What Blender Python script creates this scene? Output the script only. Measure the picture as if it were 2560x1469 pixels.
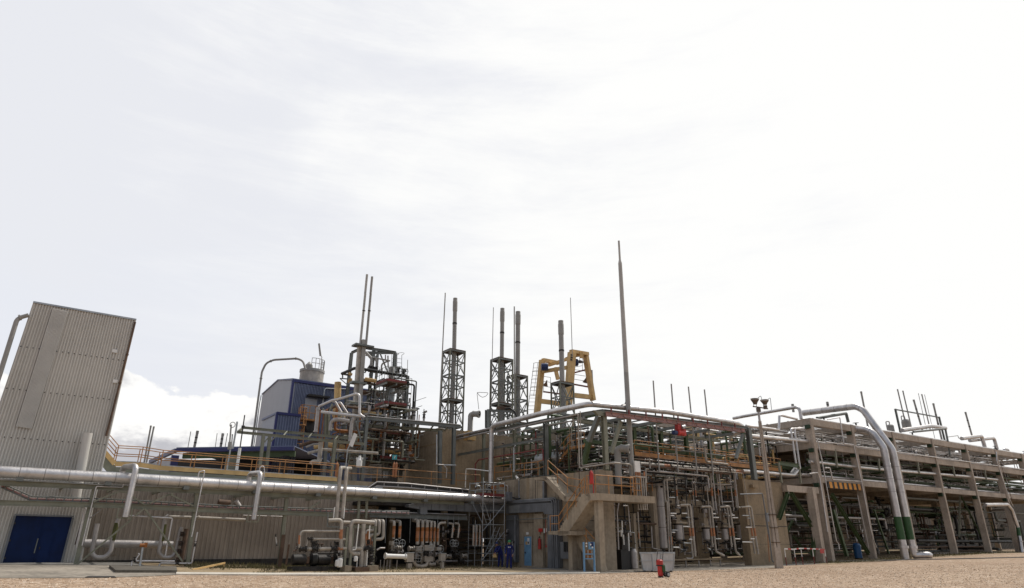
import bpy, math, random
from mathutils import Vector, Matrix, noise
for o in list(bpy.data.objects): bpy.data.objects.remove(o)
S = bpy.context.scene
R = math.radians
# ------------------------------------------------------------------ camera
FPX, CX, CY, TH, ROLL, CAMZ = 1610.0, 1280.0, 734.5, R(21.0), R(0.3), 1.7
cd = bpy.data.cameras.new('camera'); cam = bpy.data.objects.new('camera', cd); S.collection.objects.link(cam)
cd.sensor_width = 36; cd.lens = 36 * FPX / 2560; cd.clip_start = .1; cd.clip_end = 9000
MC = Matrix.Rotation(R(90) + TH, 4, 'X') @ Matrix.Rotation(ROLL, 4, 'Z')
cam.matrix_world = Matrix.Translation((0, 0, CAMZ)) @ MC
S.camera = cam
S.render.resolution_x = 1024; S.render.resolution_y = 587
S.view_settings.view_transform = 'Standard'; S.view_settings.look = 'None'
S.view_settings.gamma = 1; S.view_settings.exposure = 0.0; S.view_settings.use_curve_mapping = False
# ------------------------------------------------------------------ sun and sky
SUN_EL, SUN_AZ = R(56), R(48)          # azimuth measured from +Y towards +X
sl = bpy.data.lights.new('sun', 'SUN'); sl.energy = 3.0; sl.angle = R(1.2); sl.color = (1, .95, .88)
sun = bpy.data.objects.new('sun', sl); S.collection.objects.link(sun)
sdir = Vector((math.sin(SUN_AZ) * math.cos(SUN_EL), math.cos(SUN_AZ) * math.cos(SUN_EL), math.sin(SUN_EL)))
sun.rotation_euler = sdir.to_track_quat('Z', 'Y').to_euler()
wd = bpy.data.worlds.new('World'); S.world = wd; wd.use_nodes = True
def N(nt, t, **k):
    n = nt.nodes.new(t)
    for a, b in k.items():
        if a.startswith('i_'):
            key = a[2:]; key = int(key) if key.isdigit() else key.replace('_', ' ')
            n.inputs[key].default_value = b
        else: setattr(n, a, b)
    return n
def L(nt, a, b): nt.links.new(a, b)
def M(nt, op, a, b=None, c=None, clamp=False):
    n = nt.nodes.new('ShaderNodeMath'); n.operation = op; n.use_clamp = clamp
    for i, v in enumerate((a, b, c)):
        if v is None: continue
        if isinstance(v, (int, float)): n.inputs[i].default_value = v
        else: nt.links.new(v, n.inputs[i])
    return n.outputs[0]
def MIX(nt, f, a, b, mode='MIX'):
    n = nt.nodes.new('ShaderNodeMix'); n.data_type = 'RGBA'; n.blend_type = mode; n.clamp_factor = True
    for i, v in ((0, f), (6, a), (7, b)):
        if isinstance(v, (int, float)): n.inputs[i].default_value = v
        elif isinstance(v, tuple): n.inputs[i].default_value = v if len(v) == 4 else v + (1,)
        else: nt.links.new(v, n.inputs[i])
    return n.outputs[2]
def RAMP(nt, f, lo, hi, a=0., b=1.):
    n = nt.nodes.new('ShaderNodeMapRange'); n.interpolation_type = 'SMOOTHSTEP'
    nt.links.new(f, n.inputs[0])
    n.inputs[1].default_value = lo; n.inputs[2].default_value = hi; n.inputs[3].default_value = a; n.inputs[4].default_value = b
    return n.outputs[0]
nt = wd.node_tree; nt.nodes.clear()
tc = N(nt, 'ShaderNodeTexCoord'); sp = N(nt, 'ShaderNodeSeparateXYZ'); L(nt, tc.outputs['Generated'], sp.inputs[0])
X_, Y_, Z_ = sp.outputs
az = M(nt, 'ARCTAN2', X_, Y_); el = M(nt, 'ARCSINE', Z_)
cmb = N(nt, 'ShaderNodeCombineXYZ'); L(nt, az, cmb.inputs[0]); L(nt, M(nt, 'MULTIPLY', el, 2.2), cmb.inputs[1])
wn = N(nt, 'ShaderNodeTexNoise', i_Scale=1.6, i_Detail=5.0, i_Roughness=.55, i_Distortion=.6); L(nt, cmb.outputs[0], wn.inputs['Vector'])
rot = N(nt, 'ShaderNodeMapping'); rot.inputs['Rotation'].default_value = (0, 0, .25); rot.inputs['Scale'].default_value = (1, 2.6, 1)
L(nt, cmb.outputs[0], rot.inputs[0])
wn2 = N(nt, 'ShaderNodeTexNoise', i_Scale=2.2, i_Detail=6.0, i_Roughness=.68, i_Distortion=.25); L(nt, rot.outputs[0], wn2.inputs['Vector'])
# thin high cloud: grey-blue patches towards the left, dense white to the right
pat = M(nt, 'ADD', M(nt, 'MULTIPLY', wn.outputs[0], .5), M(nt, 'MULTIPLY', wn2.outputs[0], .5))
bias = M(nt, 'MULTIPLY', M(nt, 'ADD', az, -.02), .30)
dens = M(nt, 'MULTIPLY', RAMP(nt, M(nt, 'ADD', pat, bias), .28, .60), RAMP(nt, Y_, -.75, .25, .04, 1.))
nis = N(nt, 'ShaderNodeTexSky'); nis.sky_type = 'NISHITA'; nis.sun_disc = False
nis.sun_elevation = SUN_EL; nis.sun_rotation = SUN_AZ; nis.dust_density = 2.5; nis.air_density = 1.0
STR = .1
def g(v): return tuple(x / STR for x in v)
thin = MIX(nt, RAMP(nt, Y_, -.5, .2, .24, .93), nis.outputs[0], g((.865, .875, .915)))
high0 = MIX(nt, dens, thin, g((1.0, 1.0, .99)))
lowblue = M(nt, 'MULTIPLY', M(nt, 'MULTIPLY', RAMP(nt, el, .55, .25), RAMP(nt, az, .0, -.35)), RAMP(nt, wn.outputs[0], .35, .6))
high = MIX(nt, M(nt, 'MULTIPLY', lowblue, .6), high0, g((.80, .83, .90)))
# cumulus bank low over the horizon on the left
cv = N(nt, 'ShaderNodeCombineXYZ'); L(nt, az, cv.inputs[0]); L(nt, M(nt, 'MULTIPLY', el, 1.5), cv.inputs[1])
c1 = N(nt, 'ShaderNodeTexNoise', i_Scale=7.5, i_Detail=7.0, i_Roughness=.58, i_Distortion=.25); L(nt, cv.outputs[0], c1.inputs['Vector'])
cs = N(nt, 'ShaderNodeMapping'); cs.inputs['Location'].default_value = (.012, -.035, .3); L(nt, cv.outputs[0], cs.inputs[0])
c2 = N(nt, 'ShaderNodeTexNoise', i_Scale=5.5, i_Detail=6.0, i_Roughness=.6, i_Distortion=.3); L(nt, cs.outputs[0], c2.inputs['Vector'])
top = M(nt, 'ADD', M(nt, 'MULTIPLY', M(nt, 'MAXIMUM', M(nt, 'ADD', az, .06), -.36), -.12), .155)
edge = M(nt, 'ADD', M(nt, 'SUBTRACT', top, el), M(nt, 'MULTIPLY', M(nt, 'SUBTRACT', c1.outputs[0], .5), .16))
cm = RAMP(nt, edge, -.002, .006)
cm = M(nt, 'MULTIPLY', cm, RAMP(nt, az, -.07, -.2))
shade = RAMP(nt, M(nt, 'ADD', M(nt, 'MULTIPLY', c2.outputs[0], 1.15), M(nt, 'MULTIPLY', M(nt, 'SUBTRACT', edge, .07), -2.6)), .50, .66)
ccol = MIX(nt, shade, g((.55, .55, .585)), g((1.03, 1.02, 1.0)))
skyc = MIX(nt, cm, high, ccol)
bg = N(nt, 'ShaderNodeBackground', i_Strength=STR); wo = N(nt, 'ShaderNodeOutputWorld')
L(nt, skyc, bg.inputs[0]); L(nt, bg.outputs[0], wo.inputs[0])
# ------------------------------------------------------------------ measuring helpers (plant grid: U runs right and away, W left and away)
AG = R(54.0)
UV = Vector((math.sin(AG), math.cos(AG), 0)); WV = Vector((-math.cos(AG), math.sin(AG), 0)); ZV = Vector((0, 0, 1))
EYE = Vector((0, 0, CAMZ)); M3 = MC.to_3x3()
def ray(px, py): return (M3 @ Vector(((px - CX) / FPX, -(py - CY) / FPX, -1))).normalized()
def pw(w): return lambda px, py: EYE + ray(px, py) * (w / ray(px, py).dot(WV))
def pu(u): return lambda px, py: EYE + ray(px, py) * (u / ray(px, py).dot(UV))
def pf(F): return lambda px, py: EYE + ray(px, py) * (F / ray(px, py).y)
SLOPE = [0.]      # slight fall of the long rack, set while it is built
def G(u, w, z): return UV * u + WV * w + ZV * (z * (1 + SLOPE[0] * (u - 60)))
def gc(p): return p.dot(UV), p.dot(WV), p.z
def sst(t): t = max(0, min(1, t)); return t * t * (3 - 2 * t)
def hz(x, y): return .55 * sst((-x - 8) / 18) + .75 * sst((x - 15) / 45)
def gp(px, py):
    z = 0.
    for _ in range(12):
        r = ray(px, py); t = (z - CAMZ) / min(r.z, -.004); p = EYE + r * t; z = z * .4 + hz(p.x, p.y) * .6
    return Vector((p.x, p.y, hz(p.x, p.y)))
def gnd(p, dz=0.): return Vector((p.x, p.y, hz(p.x, p.y) + dz))
def atz(p, z): return Vector((p.x, p.y, z))
ZO = {0: (0, 0, 1), 1: (0, 700, 1.894), 2: (400, 1100, 3.946), 3: (550, 650, 2.913), 4: (700, 950, 4.16), 5: (700, 1200, 5.076), 6: (1050, 700, 3.64),
      7: (1100, 980, 5.076), 8: (1100, 1180, 5.038), 9: (1400, 980, 4.615), 10: (1500, 1130, 4.296), 11: (1850, 950, 5.393), 12: (1850, 1150, 4.564),
      13: (2150, 950, 5.393), 14: (2150, 1150, 4.563), 15: (840, 840, 7.28), 16: (740, 1000, 7.28), 17: (0, 1160, 5.2), 18: (190, 1180, 5.6),
      19: (1300, 840, 7.28), 20: (340, 1000, 6.679), 21: (1500, 1000, 6.345), 22: (1590, 1160, 5.2), 23: (940, 1240, 7.281), 24: (1860, 980, 5.6)}
def Q(k, x, y, pl):
    a, b, s = ZO[k]; return pl(a + x / s, b + y / s)
def PT(k, pl, pts, snap=True):
    out = []
    for i, p in enumerate(pts):
        if isinstance(p, Vector): out.append(p); continue
        v = Q(k, p[0], p[1], p[2] if len(p) > 2 else pl)
        if snap and out and len(p) < 3:
            d = v - out[-1]; h = math.hypot(d.x, d.y)
            if h < .16 * abs(d.z): v.x, v.y = out[-1].x, out[-1].y
            elif abs(d.z) < .012 * h: v.z = out[-1].z
        out.append(v)
    return out
# ------------------------------------------------------------------ mesh builder
class MB:
    def __init__(s): s.v = []; s.f = []; s.sm = []
    def add(s, vs, fs, smooth=False):
        b = len(s.v); s.v += [Vector(v) for v in vs]; s.f += [tuple(b + i for i in f) for f in fs]; s.sm += [smooth] * len(fs); return s
    def par(s, o, a, b, c):
        vs = [o + a * i + b * j + c * k for k in (0, 1) for j in (0, 1) for i in (0, 1)]
        return s.add(vs, [(0, 2, 3, 1), (4, 5, 7, 6), (0, 1, 5, 4), (1, 3, 7, 5), (3, 2, 6, 7), (2, 0, 4, 6)])
    def gbox(s, u0, u1, w0, w1, z0, z1):
        if SLOPE[0]: return s.add([G(u, w, z) for z in (z0, z1) for w in (w0, w1) for u in (u0, u1)], [(0, 2, 3, 1), (4, 5, 7, 6), (0, 1, 5, 4), (1, 3, 7, 5), (3, 2, 6, 7), (2, 0, 4, 6)])
        return s.par(G(u0, w0, z0), UV * (u1 - u0), WV * (w1 - w0), ZV * (z1 - z0))
    def frame(s, a, b):
        d = (b - a).normalized()
        ref = ZV if abs(d.z) < .9 else WV
        x = d.cross(ref).normalized(); y = x.cross(d).normalized(); return d, x, y
    def bar(s, a, b, wd, ht=None):
        ht = ht or wd; d, x, y = s.frame(a, b); o = a - x * wd / 2 - y * ht / 2
        return s.par(o, x * wd, y * ht, b - a)
    def hbeam(s, a, b, wd, ht, t=.025):
        d, x, y = s.frame(a, b)
        s.par(a - x * wd / 2 - y * ht / 2, x * wd, y * t, b - a); s.par(a - x * wd / 2 + y * (ht / 2 - t), x * wd, y * t, b - a)
        return s.par(a - x * t / 2 - y * (ht / 2 - t), x * t, y * (ht - 2 * t), b - a)
    def prism(s, pts, ex):
        n = len(pts); vs = [p.copy() for p in pts] + [p + ex for p in pts]
        fs = [tuple(range(n))[::-1], tuple(range(n, 2 * n))] + [(i, (i + 1) % n, n + (i + 1) % n, n + i) for i in range(n)]
        return s.add(vs, fs)
    def fillet(s, pts, rf):
        out = [pts[0]]
        for i in range(1, len(pts) - 1):
            a, b, c = pts[i - 1], pts[i], pts[i + 1]; d1 = a - b; d2 = c - b
            l1, l2 = d1.length, d2.length
            if l1 < 1e-4 or l2 < 1e-4: continue
            ang = d1.angle(d2)
            if ang > 3.0: out.append(b); continue
            t = min(rf / math.tan(ang / 2) if ang > .05 else rf, l1 * .45, l2 * .45)
            p0 = b + d1 * (t / l1); p2 = b + d2 * (t / l2)
            for k in range(6):
                q = k / 5; out.append(p0 * (1 - q) ** 2 + b * 2 * q * (1 - q) + p2 * q * q)
        out.append(pts[-1]); return out
    def tube(s, pts, r, n=10, rf=None, caps=True, r2=None):
        pts = [Vector(p) for p in pts]
        if len(pts) > 2 and rf != 0: pts = s.fillet(pts, (rf or 2.2 * r))
        d, x, y = s.frame(pts[0], pts[1]); vs = []; m = len(pts)
        for i, p in enumerate(pts):
            t = (pts[min(i + 1, m - 1)] - pts[max(i - 1, 0)])
            if t.length < 1e-6: t = d
            t.normalize(); x = (x - t * x.dot(t)).normalized(); y = t.cross(x)
            rr = r if r2 is None else r + (r2 - r) * i / (m - 1)
            vs += [p + (x * math.cos(2 * math.pi * k / n) + y * math.sin(2 * math.pi * k / n)) * rr for k in range(n)]
        fs = [(i * n + k, i * n + (k + 1) % n, (i + 1) * n + (k + 1) % n, (i + 1) * n + k) for i in range(m - 1) for k in range(n)]
        s.add(vs, fs, True)
        if caps: s.add(vs[:n], [tuple(range(n))[::-1]]); s.add(vs[-n:], [tuple(range(n))])
        return s
    def lathe(s, base, prof, axis=None, n=20):
        axis = (axis or ZV).normalized(); ref = ZV if abs(axis.z) < .9 else UV
        x = axis.cross(ref).normalized(); y = axis.cross(x); vs = []
        for r, z in prof: vs += [base + axis * z + (x * math.cos(2 * math.pi * k / n) + y * math.sin(2 * math.pi * k / n)) * max(r, .001) for k in range(n)]
        m = len(prof)
        for i in range(m - 1):   # split rings so hard profile corners stay crisp
            s.add(vs[i * n:(i + 2) * n], [(k, (k + 1) % n, n + (k + 1) % n, n + k) for k in range(n)], True)
        s.add(vs[:n], [tuple(range(n))[::-1]]); s.add(vs[-n:], [tuple(range(n))]); return s
    def ring(s, c, nrm, R_, r, n=14, spokes=4):
        nrm = nrm.normalized(); ref = ZV if abs(nrm.z) < .9 else UV; x = nrm.cross(ref).normalized(); y = nrm.cross(x)
        P = [c + (x * math.cos(2 * math.pi * k / n) + y * math.sin(2 * math.pi * k / n)) * R_ for k in range(n)]
        for k in range(n): s.tube([P[k], P[(k + 1) % n]], r, 5, caps=False)
        for k in range(spokes):
            a = math.pi * 2 * k / spokes; s.tube([c, c + (x * math.cos(a) + y * math.sin(a)) * R_], r * .8, 4, caps=False)
        return s
# ------------------------------------------------------------------ objects
COL = S.collection; WL = {}; FIN = []
def mkobj(name, mb, mat):
    me = bpy.data.meshes.new(name); c = Vector((0, 0, 0))
    lo = Vector([min(v[i] for v in mb.v) for i in range(3)]); hi = Vector([max(v[i] for v in mb.v) for i in range(3)])
    c = Vector(((lo.x + hi.x) / 2, (lo.y + hi.y) / 2, lo.z))
    me.from_pydata([v - c for v in mb.v], [], mb.f); me.polygons.foreach_set('use_smooth', mb.sm); me.update()
    me.materials.append(mat); o = bpy.data.objects.new(name, me); COL.objects.link(o); o.location = c; WL[o.name] = (c, lo, hi); return o
class T:
    def __init__(s, name, label, cat, group=None):
        s.o = bpy.data.objects.new(name, None); COL.objects.link(s.o); s.o.empty_display_size = .3
        s.o['label'] = label; s.o['category'] = cat
        if group: s.o['group'] = group
        s.kids = []; FIN.append(s)
    def p(s, name, mb, mat, label=None, parent=None):
        o = mkobj(name, mb, mat)
        if label: o['label'] = label
        s.kids.append((o, parent)); return o
    def bar(s, name, a, b, mat, wd=.1, ht=None, **k): return s.p(name, MB().bar(a, b, wd, ht), mat, **k)
    def hb(s, name, a, b, mat, wd=.2, ht=.3, **k): return s.p(name, MB().hbeam(a, b, wd, ht), mat, **k)
    def tube(s, name, pts, r, mat, n=10, rf=None, **k): return s.p(name, MB().tube(pts, r, n, rf), mat, **k)
    def box(s, name, u0, u1, w0, w1, z0, z1, mat, **k): return s.p(name, MB().gbox(u0, u1, w0, w1, z0, z1), mat, **k)
    def fin(s):
        if not s.kids: bpy.data.objects.remove(s.o); return
        lo = Vector([min(WL[o.name][1][i] for o, _ in s.kids) for i in range(3)]); hi = Vector([max(WL[o.name][2][i] for o, _ in s.kids) for i in range(3)])
        c = Vector(((lo.x + hi.x) / 2, (lo.y + hi.y) / 2, lo.z)); s.o.location = c
        for o, par in s.kids:
            if par is None: o.parent = s.o; o.location = WL[o.name][0] - c
            else: o.parent = par; o.location = WL[o.name][0] - WL[par.name][0]
def one(name, mb, mat, label, cat, group=None):
    o = mkobj(name, mb, mat); o['label'] = label; o['category'] = cat
    if group: o['group'] = group
    return o
def struct(name, mb, mat, kind='structure'):
    o = mkobj(name, mb, mat); o['kind'] = kind; return o
# ------------------------------------------------------------------ materials
def mat(name, col, rough=.6, metal=0., var=.25, scale=1.5, streak=0., rust=0., rustcol=(.16, .07, .03), bump=.15, fine=0., spec=.4):
    m = bpy.data.materials.new(name); m.use_nodes = True; t = m.node_tree; b = t.nodes['Principled BSDF']
    geo = N(t, 'ShaderNodeNewGeometry'); pos = geo.outputs['Position']
    n1 = N(t, 'ShaderNodeTexNoise', i_Scale=scale, i_Detail=6.0, i_Roughness=.6); L(t, pos, n1.inputs['Vector'])
    lo = tuple(c * (1 - var) for c in col); hi = tuple(min(1, c * (1 + var * .8)) for c in col)
    c = MIX(t, RAMP(t, n1.outputs[0], .3, .7), lo, hi)
    if fine:
        n3 = N(t, 'ShaderNodeTexNoise', i_Scale=scale * 14, i_Detail=4.0); L(t, pos, n3.inputs['Vector'])
        c = MIX(t, fine, c, MIX(t, RAMP(t, n3.outputs[0], .35, .65), tuple(x * .55 for x in col), tuple(min(1, x * 1.35) for x in col)))
    if streak:
        mp = N(t, 'ShaderNodeMapping'); mp.inputs['Scale'].default_value = (3.2, 3.2, .22); L(t, pos, mp.inputs[0])
        n2 = N(t, 'ShaderNodeTexNoise', i_Scale=1.0, i_Detail=5.0, i_Roughness=.65); L(t, mp.outputs[0], n2.inputs['Vector'])
        c = MIX(t, M(t, 'MULTIPLY', RAMP(t, n2.outputs[0], .48, .72), streak), c, tuple(x * .42 for x in col))
    if rust:
        n4 = N(t, 'ShaderNodeTexNoise', i_Scale=scale * 2.3, i_Detail=8.0, i_Roughness=.7); L(t, pos, n4.inputs['Vector'])
        k = RAMP(t, n4.outputs[0], .70 - .3 * rust, .78 - .22 * rust); c = MIX(t, M(t, 'MULTIPLY', k, .85), c, rustcol)
        if metal: L(t, M(t, 'MULTIPLY', M(t, 'SUBTRACT', 1., k), metal), b.inputs['Metallic'])
    L(t, c, b.inputs['Base Color'])
    if not (rust and metal): b.inputs['Metallic'].default_value = metal
    rr = M(t, 'ADD', M(t, 'MULTIPLY', n1.outputs[0], .25), rough - .12, clamp=True); L(t, rr, b.inputs['Roughness'])
    b.inputs['Specular IOR Level'].default_value = spec
    if bump:
        bp = N(t, 'ShaderNodeBump', i_Strength=bump, i_Distance=.03); n5 = N(t, 'ShaderNodeTexNoise', i_Scale=scale * 9, i_Detail=4.0)
        L(t, pos, n5.inputs['Vector']); L(t, n5.outputs[0], bp.inputs['Height']); L(t, bp.outputs[0], b.inputs['Normal'])
    return m
m_clad = mat('corrugated cladding', (.56, .54, .50), .6, .0, .08, .35, streak=.16)
m_clad2 = mat('weathered shaded low cladding', (.31, .265, .22), .65, 0, .2, .4, streak=.5, rust=.14, rustcol=(.13, .085, .055))  # wear marks over a base colour darkened for the pipe's shadow
m_skyl = mat('translucent roof sheet', (.60, .585, .55), .4, 0, .08, .8)
m_alu = mat('aluminium jacket', (.56, .54, .53), .42, .85, .2, 1.1, streak=.22, bump=.45)
m_alud = mat('dull aluminium jacket', (.40, .375, .36), .5, .6, .16, 1.5, rust=.08, bump=.3)
m_cream = mat('cream lagging', (.37, .335, .29), .55, .2, .24, 2., streak=.35, rust=.2)
m_green = mat('grey green steel', (.205, .205, .155), .55, .1, .2, 1.6, rust=.16)
m_greend = mat('dark green steel', (.055, .085, .035), .5, .1, .25, 1.6, rust=.1)
m_band = mat('green pipe band', (.03, .085, .03), .5, 0, .2, 1.6)
m_olive = mat('olive pipe band', (.08, .085, .02), .6, 0, .2, 1.6)
m_steel = mat('painted steel', (.16, .17, .16), .5, .3, .2, 1.4, rust=.12)
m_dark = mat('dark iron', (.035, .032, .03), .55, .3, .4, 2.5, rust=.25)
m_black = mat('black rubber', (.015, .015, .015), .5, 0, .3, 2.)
m_galv = mat('galvanised steel', (.40, .42, .43), .45, .7, .18, 2.2)
m_duct = mat('grey duct sheet', (.19, .20, .215), .5, .35, .2, 1.1, streak=.3)
m_orange = mat('orange paint', (.40, .19, .065), .55, 0, .25, 2.2, rust=.12)
m_yellow = mat('ochre yellow paint', (.58, .39, .17), .6, 0, .18, 1.2, streak=.2, rust=.08)
m_oband = mat('orange band', (.38, .16, .075), .6, 0, .2, 2.5, rust=.08)
m_oband2 = mat('rust orange band', (.27, .10, .025), .6, 0, .2, 2.5)
m_red = mat('red paint', (.42, .03, .025), .45, 0, .2, 2.)
m_redd = mat('dark red toeboard', (.17, .035, .032), .6, 0, .3, 2., rust=.15)
m_pink = mat('faded red oxide', (.34, .19, .17), .6, 0, .25, 2., rust=.15)
m_conc = mat('raw concrete', (.33, .272, .20), .85, 0, .32, .3, streak=.55, fine=.2, bump=.4)
m_concs = mat('stained concrete', (.28, .215, .14), .85, 0, .28, .5, streak=.35, rust=.18, rustcol=(.24, .13, .04), fine=.2, bump=.4)
m_conr = mat('rack concrete', (.40, .34, .28), .85, 0, .25, .4, streak=.4, fine=.2, bump=.4)
m_pave = mat('concrete strip', (.52, .48, .41), .85, 0, .2, .7, fine=.3, bump=.3)
m_paved = mat('dark pavement', (.20, .19, .17), .8, 0, .35, .5, fine=.3, bump=.3)  # dark base colour also carries the shadow lying on the bay pavement
m_white = mat('white paint', (.72, .71, .68), .45, 0, .08, 2.)
m_blue = mat('blue door paint', (.003, .014, .065), .6, 0, .3, .8, streak=.35, spec=.2)
m_btrim = mat('blue trim', (.03, .035, .13), .45, 0, .12, 1.)
m_bclad = mat('blue grey cladding', (.155, .18, .265), .55, .1, .14, .7, streak=.15)
m_bcladl = mat('pale blue grey cladding', (.30, .32, .36), .55, .1, .08, .5, streak=.1)
m_sblue = mat('sky blue paint', (.17, .33, .50), .5, 0, .15, 2.)
m_haz = mat('hazard orange', (.60, .26, .03), .5, 0, .15, 2.)
m_bin = mat('dull white plastic', (.50, .49, .47), .5, 0, .14, 1.5, streak=.3)
m_cloth = mat('blue coverall cloth', (.012, .018, .115), .85, 0, .3, 4.)
m_skin = mat('skin', (.35, .19, .13), .6, 0, .1, 4.)
m_hel = mat('green helmet', (.03, .22, .08), .35, 0, .05, 3.)
m_teal = mat('teal sign', (.08, .42, .45), .5, 0, .05, 3.)
m_rusty = mat('rusty steel', (.12, .075, .05), .75, .1, .35, 2.5, rust=.2, rustcol=(.11, .05, .025))
m_blueb = mat('blue plastic', (.02, .09, .22), .35, 0, .1, 2.)
m_navy = mat('navy motor', (.015, .03, .10), .5, 0, .2, 2.)
m_dstk = mat('stack grey', (.31, .30, .28), .6, .2, .12, .8, streak=.3)
m_pole = mat('pole concrete', (.42, .41, .385), .8, 0, .12, .8, streak=.2)
m_lampb = mat('weathered lamp metal', (.13, .105, .085), .6, .2, .25, 3.)
m_corb = mat('dark corbel paint', (.02, .045, .022), .6, 0, .3, 2.)
def mat_stone():
    m = bpy.data.materials.new('gravel stones'); m.use_nodes = True; t = m.node_tree; b = t.nodes['Principled BSDF']
    g_ = N(t, 'ShaderNodeNewGeometry'); r = N(t, 'ShaderNodeValToRGB'); L(t, g_.outputs['Random Per Island'], r.inputs[0]); e = r.color_ramp.elements
    e[0].position = 0; e[0].color = (.23, .158, .095, 1); e[1].position = 1; e[1].color = (.80, .70, .56, 1)
    for p, c in ((.3, (.38, .27, .178, 1)), (.55, (.50, .37, .252, 1)), (.85, (.60, .46, .335, 1))): q = e.new(p); q.color = c
    L(t, r.outputs[0], b.inputs['Base Color']); b.inputs['Roughness'].default_value = .85; return m
m_stone = mat_stone()
def mat_gravel():
    m = bpy.data.materials.new('gravel'); m.use_nodes = True; t = m.node_tree; b = t.nodes['Principled BSDF']
    pos = N(t, 'ShaderNodeNewGeometry').outputs['Position']
    v = N(t, 'ShaderNodeTexVoronoi', i_Scale=9.0); L(t, pos, v.inputs['Vector'])
    v2 = N(t, 'ShaderNodeTexVoronoi', i_Scale=3.6); L(t, pos, v2.inputs['Vector'])
    n = N(t, 'ShaderNodeTexNoise', i_Scale=.18, i_Detail=6.0); L(t, pos, n.inputs['Vector'])
    hs = N(t, 'ShaderNodeSeparateColor'); L(t, v.outputs['Color'], hs.inputs[0])
    hs2 = N(t, 'ShaderNodeSeparateColor'); L(t, v2.outputs['Color'], hs2.inputs[0])
    a = MIX(t, hs.outputs[0], (.235, .162, .098), (.52, .385, .275))
    a = MIX(t, RAMP(t, hs.outputs[1], .82, .9), a, (.62, .52, .42))
    a = MIX(t, M(t, 'MULTIPLY', hs2.outputs[0], .55), a, (.24, .15, .09))
    a = MIX(t, RAMP(t, hs2.outputs[1], .7, .9, 0, .6), a, (.55, .43, .32))
    a = MIX(t, RAMP(t, n.outputs[0], .35, .65, 0., .4), a, (.27, .18, .12))
    L(t, a, b.inputs['Base Color']); b.inputs['Roughness'].default_value = .9; b.inputs['Specular IOR Level'].default_value = .2
    bp = N(t, 'ShaderNodeBump', i_Strength=.9, i_Distance=.05); L(t, M(t, 'ADD', v.outputs['Distance'], v2.outputs['Distance']), bp.inputs['Height'])
    bp.invert = True; L(t, bp.outputs[0], b.inputs['Normal']); return m
m_gravel = mat_gravel()
m_seam = mat('jacket seam', (.27, .255, .25), .5, .6, .2, 1.5)
m_darkc = mat('dark backdrop cladding', (.085, .075, .06), .7, 0, .3, .5, streak=.3)  # dark colour stands in for the shaded background behind the plant
m_slab = mat('oily dark slab', (.10, .088, .07), .8, 0, .4, .8, fine=.3)
m_apron = mat('stained apron concrete', (.27, .235, .19), .85, 0, .5, .3, fine=.45, rust=.45, rustcol=(.09, .075, .06), bump=.4)
m_soil = mat('dry weedy ground', (.30, .225, .135), .95, 0, .4, .9, fine=.5, bump=.6)
m_grass = mat('grass blades', (.13, .115, .05), .9, 0, .4, .8, bump=0)
# ------------------------------------------------------------------ shared builders
def rail(t, pts, h=1.1, step=1.5, r=.025, mats=None, mids=1, m=None, toe=None):
    m = m or m_orange
    for a, b in zip(pts[:-1], pts[1:]):
        n = max(1, round((b - a).length / step))
        for i in range(n + 1):
            if i == n and b is not pts[-1]: continue
            q = a.lerp(b, i / n); t.tube('post', [q, q + ZV * h], r, m, 6)
    for k in range(mids + 1):
        t.tube('rail', [p + ZV * h * (k + 1) / (mids + 1) for p in pts], r, m, 6, rf=.08)
    if toe:
        for a, b in zip(pts[:-1], pts[1:]): t.bar('toeboard', a + ZV * .08, b + ZV * .08, m, .03, toe)
def railing(label, pts, name='guard_railing', group=None, **k):
    t = T(name, label, 'railing', group); rail(t, pts, **k); return t
def ladder(t, a, b, side, m, wd=.45, step=.3, r=.02, cage=False, name='ladder'):
    mb = MB(); s = side.normalized() * wd / 2
    mb.tube([a - s, b - s], r, 6); mb.tube([a + s, b + s], r, 6)
    n = int((b - a).length / step)
    for i in range(1, n): q = a.lerp(b, i / n); mb.tube([q - s, q + s], r * .7, 5, caps=False)
    if cage:
        out = s.cross(b - a).normalized() * -.7
        if out.dot(EYE - a) < 0: out = -out
        k = int((b - a).length / .9)
        for i in range(2, k + 1):
            q = a.lerp(b, i / k); mb.tube([q - s, q - s * 1.1 + out * .6, q - s * .5 + out, q + s * .5 + out, q + s * 1.1 + out * .6, q + s], r * .8, 5, rf=.05)
        for f in (-1, 0, 1):
            o2 = s * f * 1.0 + out * (1 if f == 0 else .65); lo = a.lerp(b, 2 / max(k, 1)); mb.tube([lo + o2, b + o2], r * .8, 5)
    return t.p(name, mb, m)
def wheel(t, c, nrm, R_=.16, m=None, name='handwheel', parent=None):
    return t.p(name, MB().ring(c, nrm, R_, .014).tube([c, c - nrm.normalized() * .25], .02, 5), m or m_dark, parent=parent)
def valve(t, c, axis, r=.1, m=None, up=None, hw=True):
    mb = MB(); up = up or ZV; ax = axis.normalized()
    mb.lathe(c - ax * r * 1.6, [(r * 1.5, 0), (r * 1.5, r * .35), (r * .9, r * .5), (r * 1.1, r * 1.6), (r * .9, r * 2.7), (r * 1.5, r * 2.85), (r * 1.5, r * 3.2)], ax, 12)
    mb.tube([c, c + up * r * 3.2], r * .45, 8)
    v = t.p('valve', mb, m or m_dark)
    if hw: t.p('handwheel', MB().ring(c + up * r * 3.2, up, r * 1.5, .015), m_dark, parent=v)
    return v
def flange(mb, c, ax, r, t=.04): return mb.lathe(c - ax.normalized() * t, [(r, 0), (r, 2 * t)], ax, 14)
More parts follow.
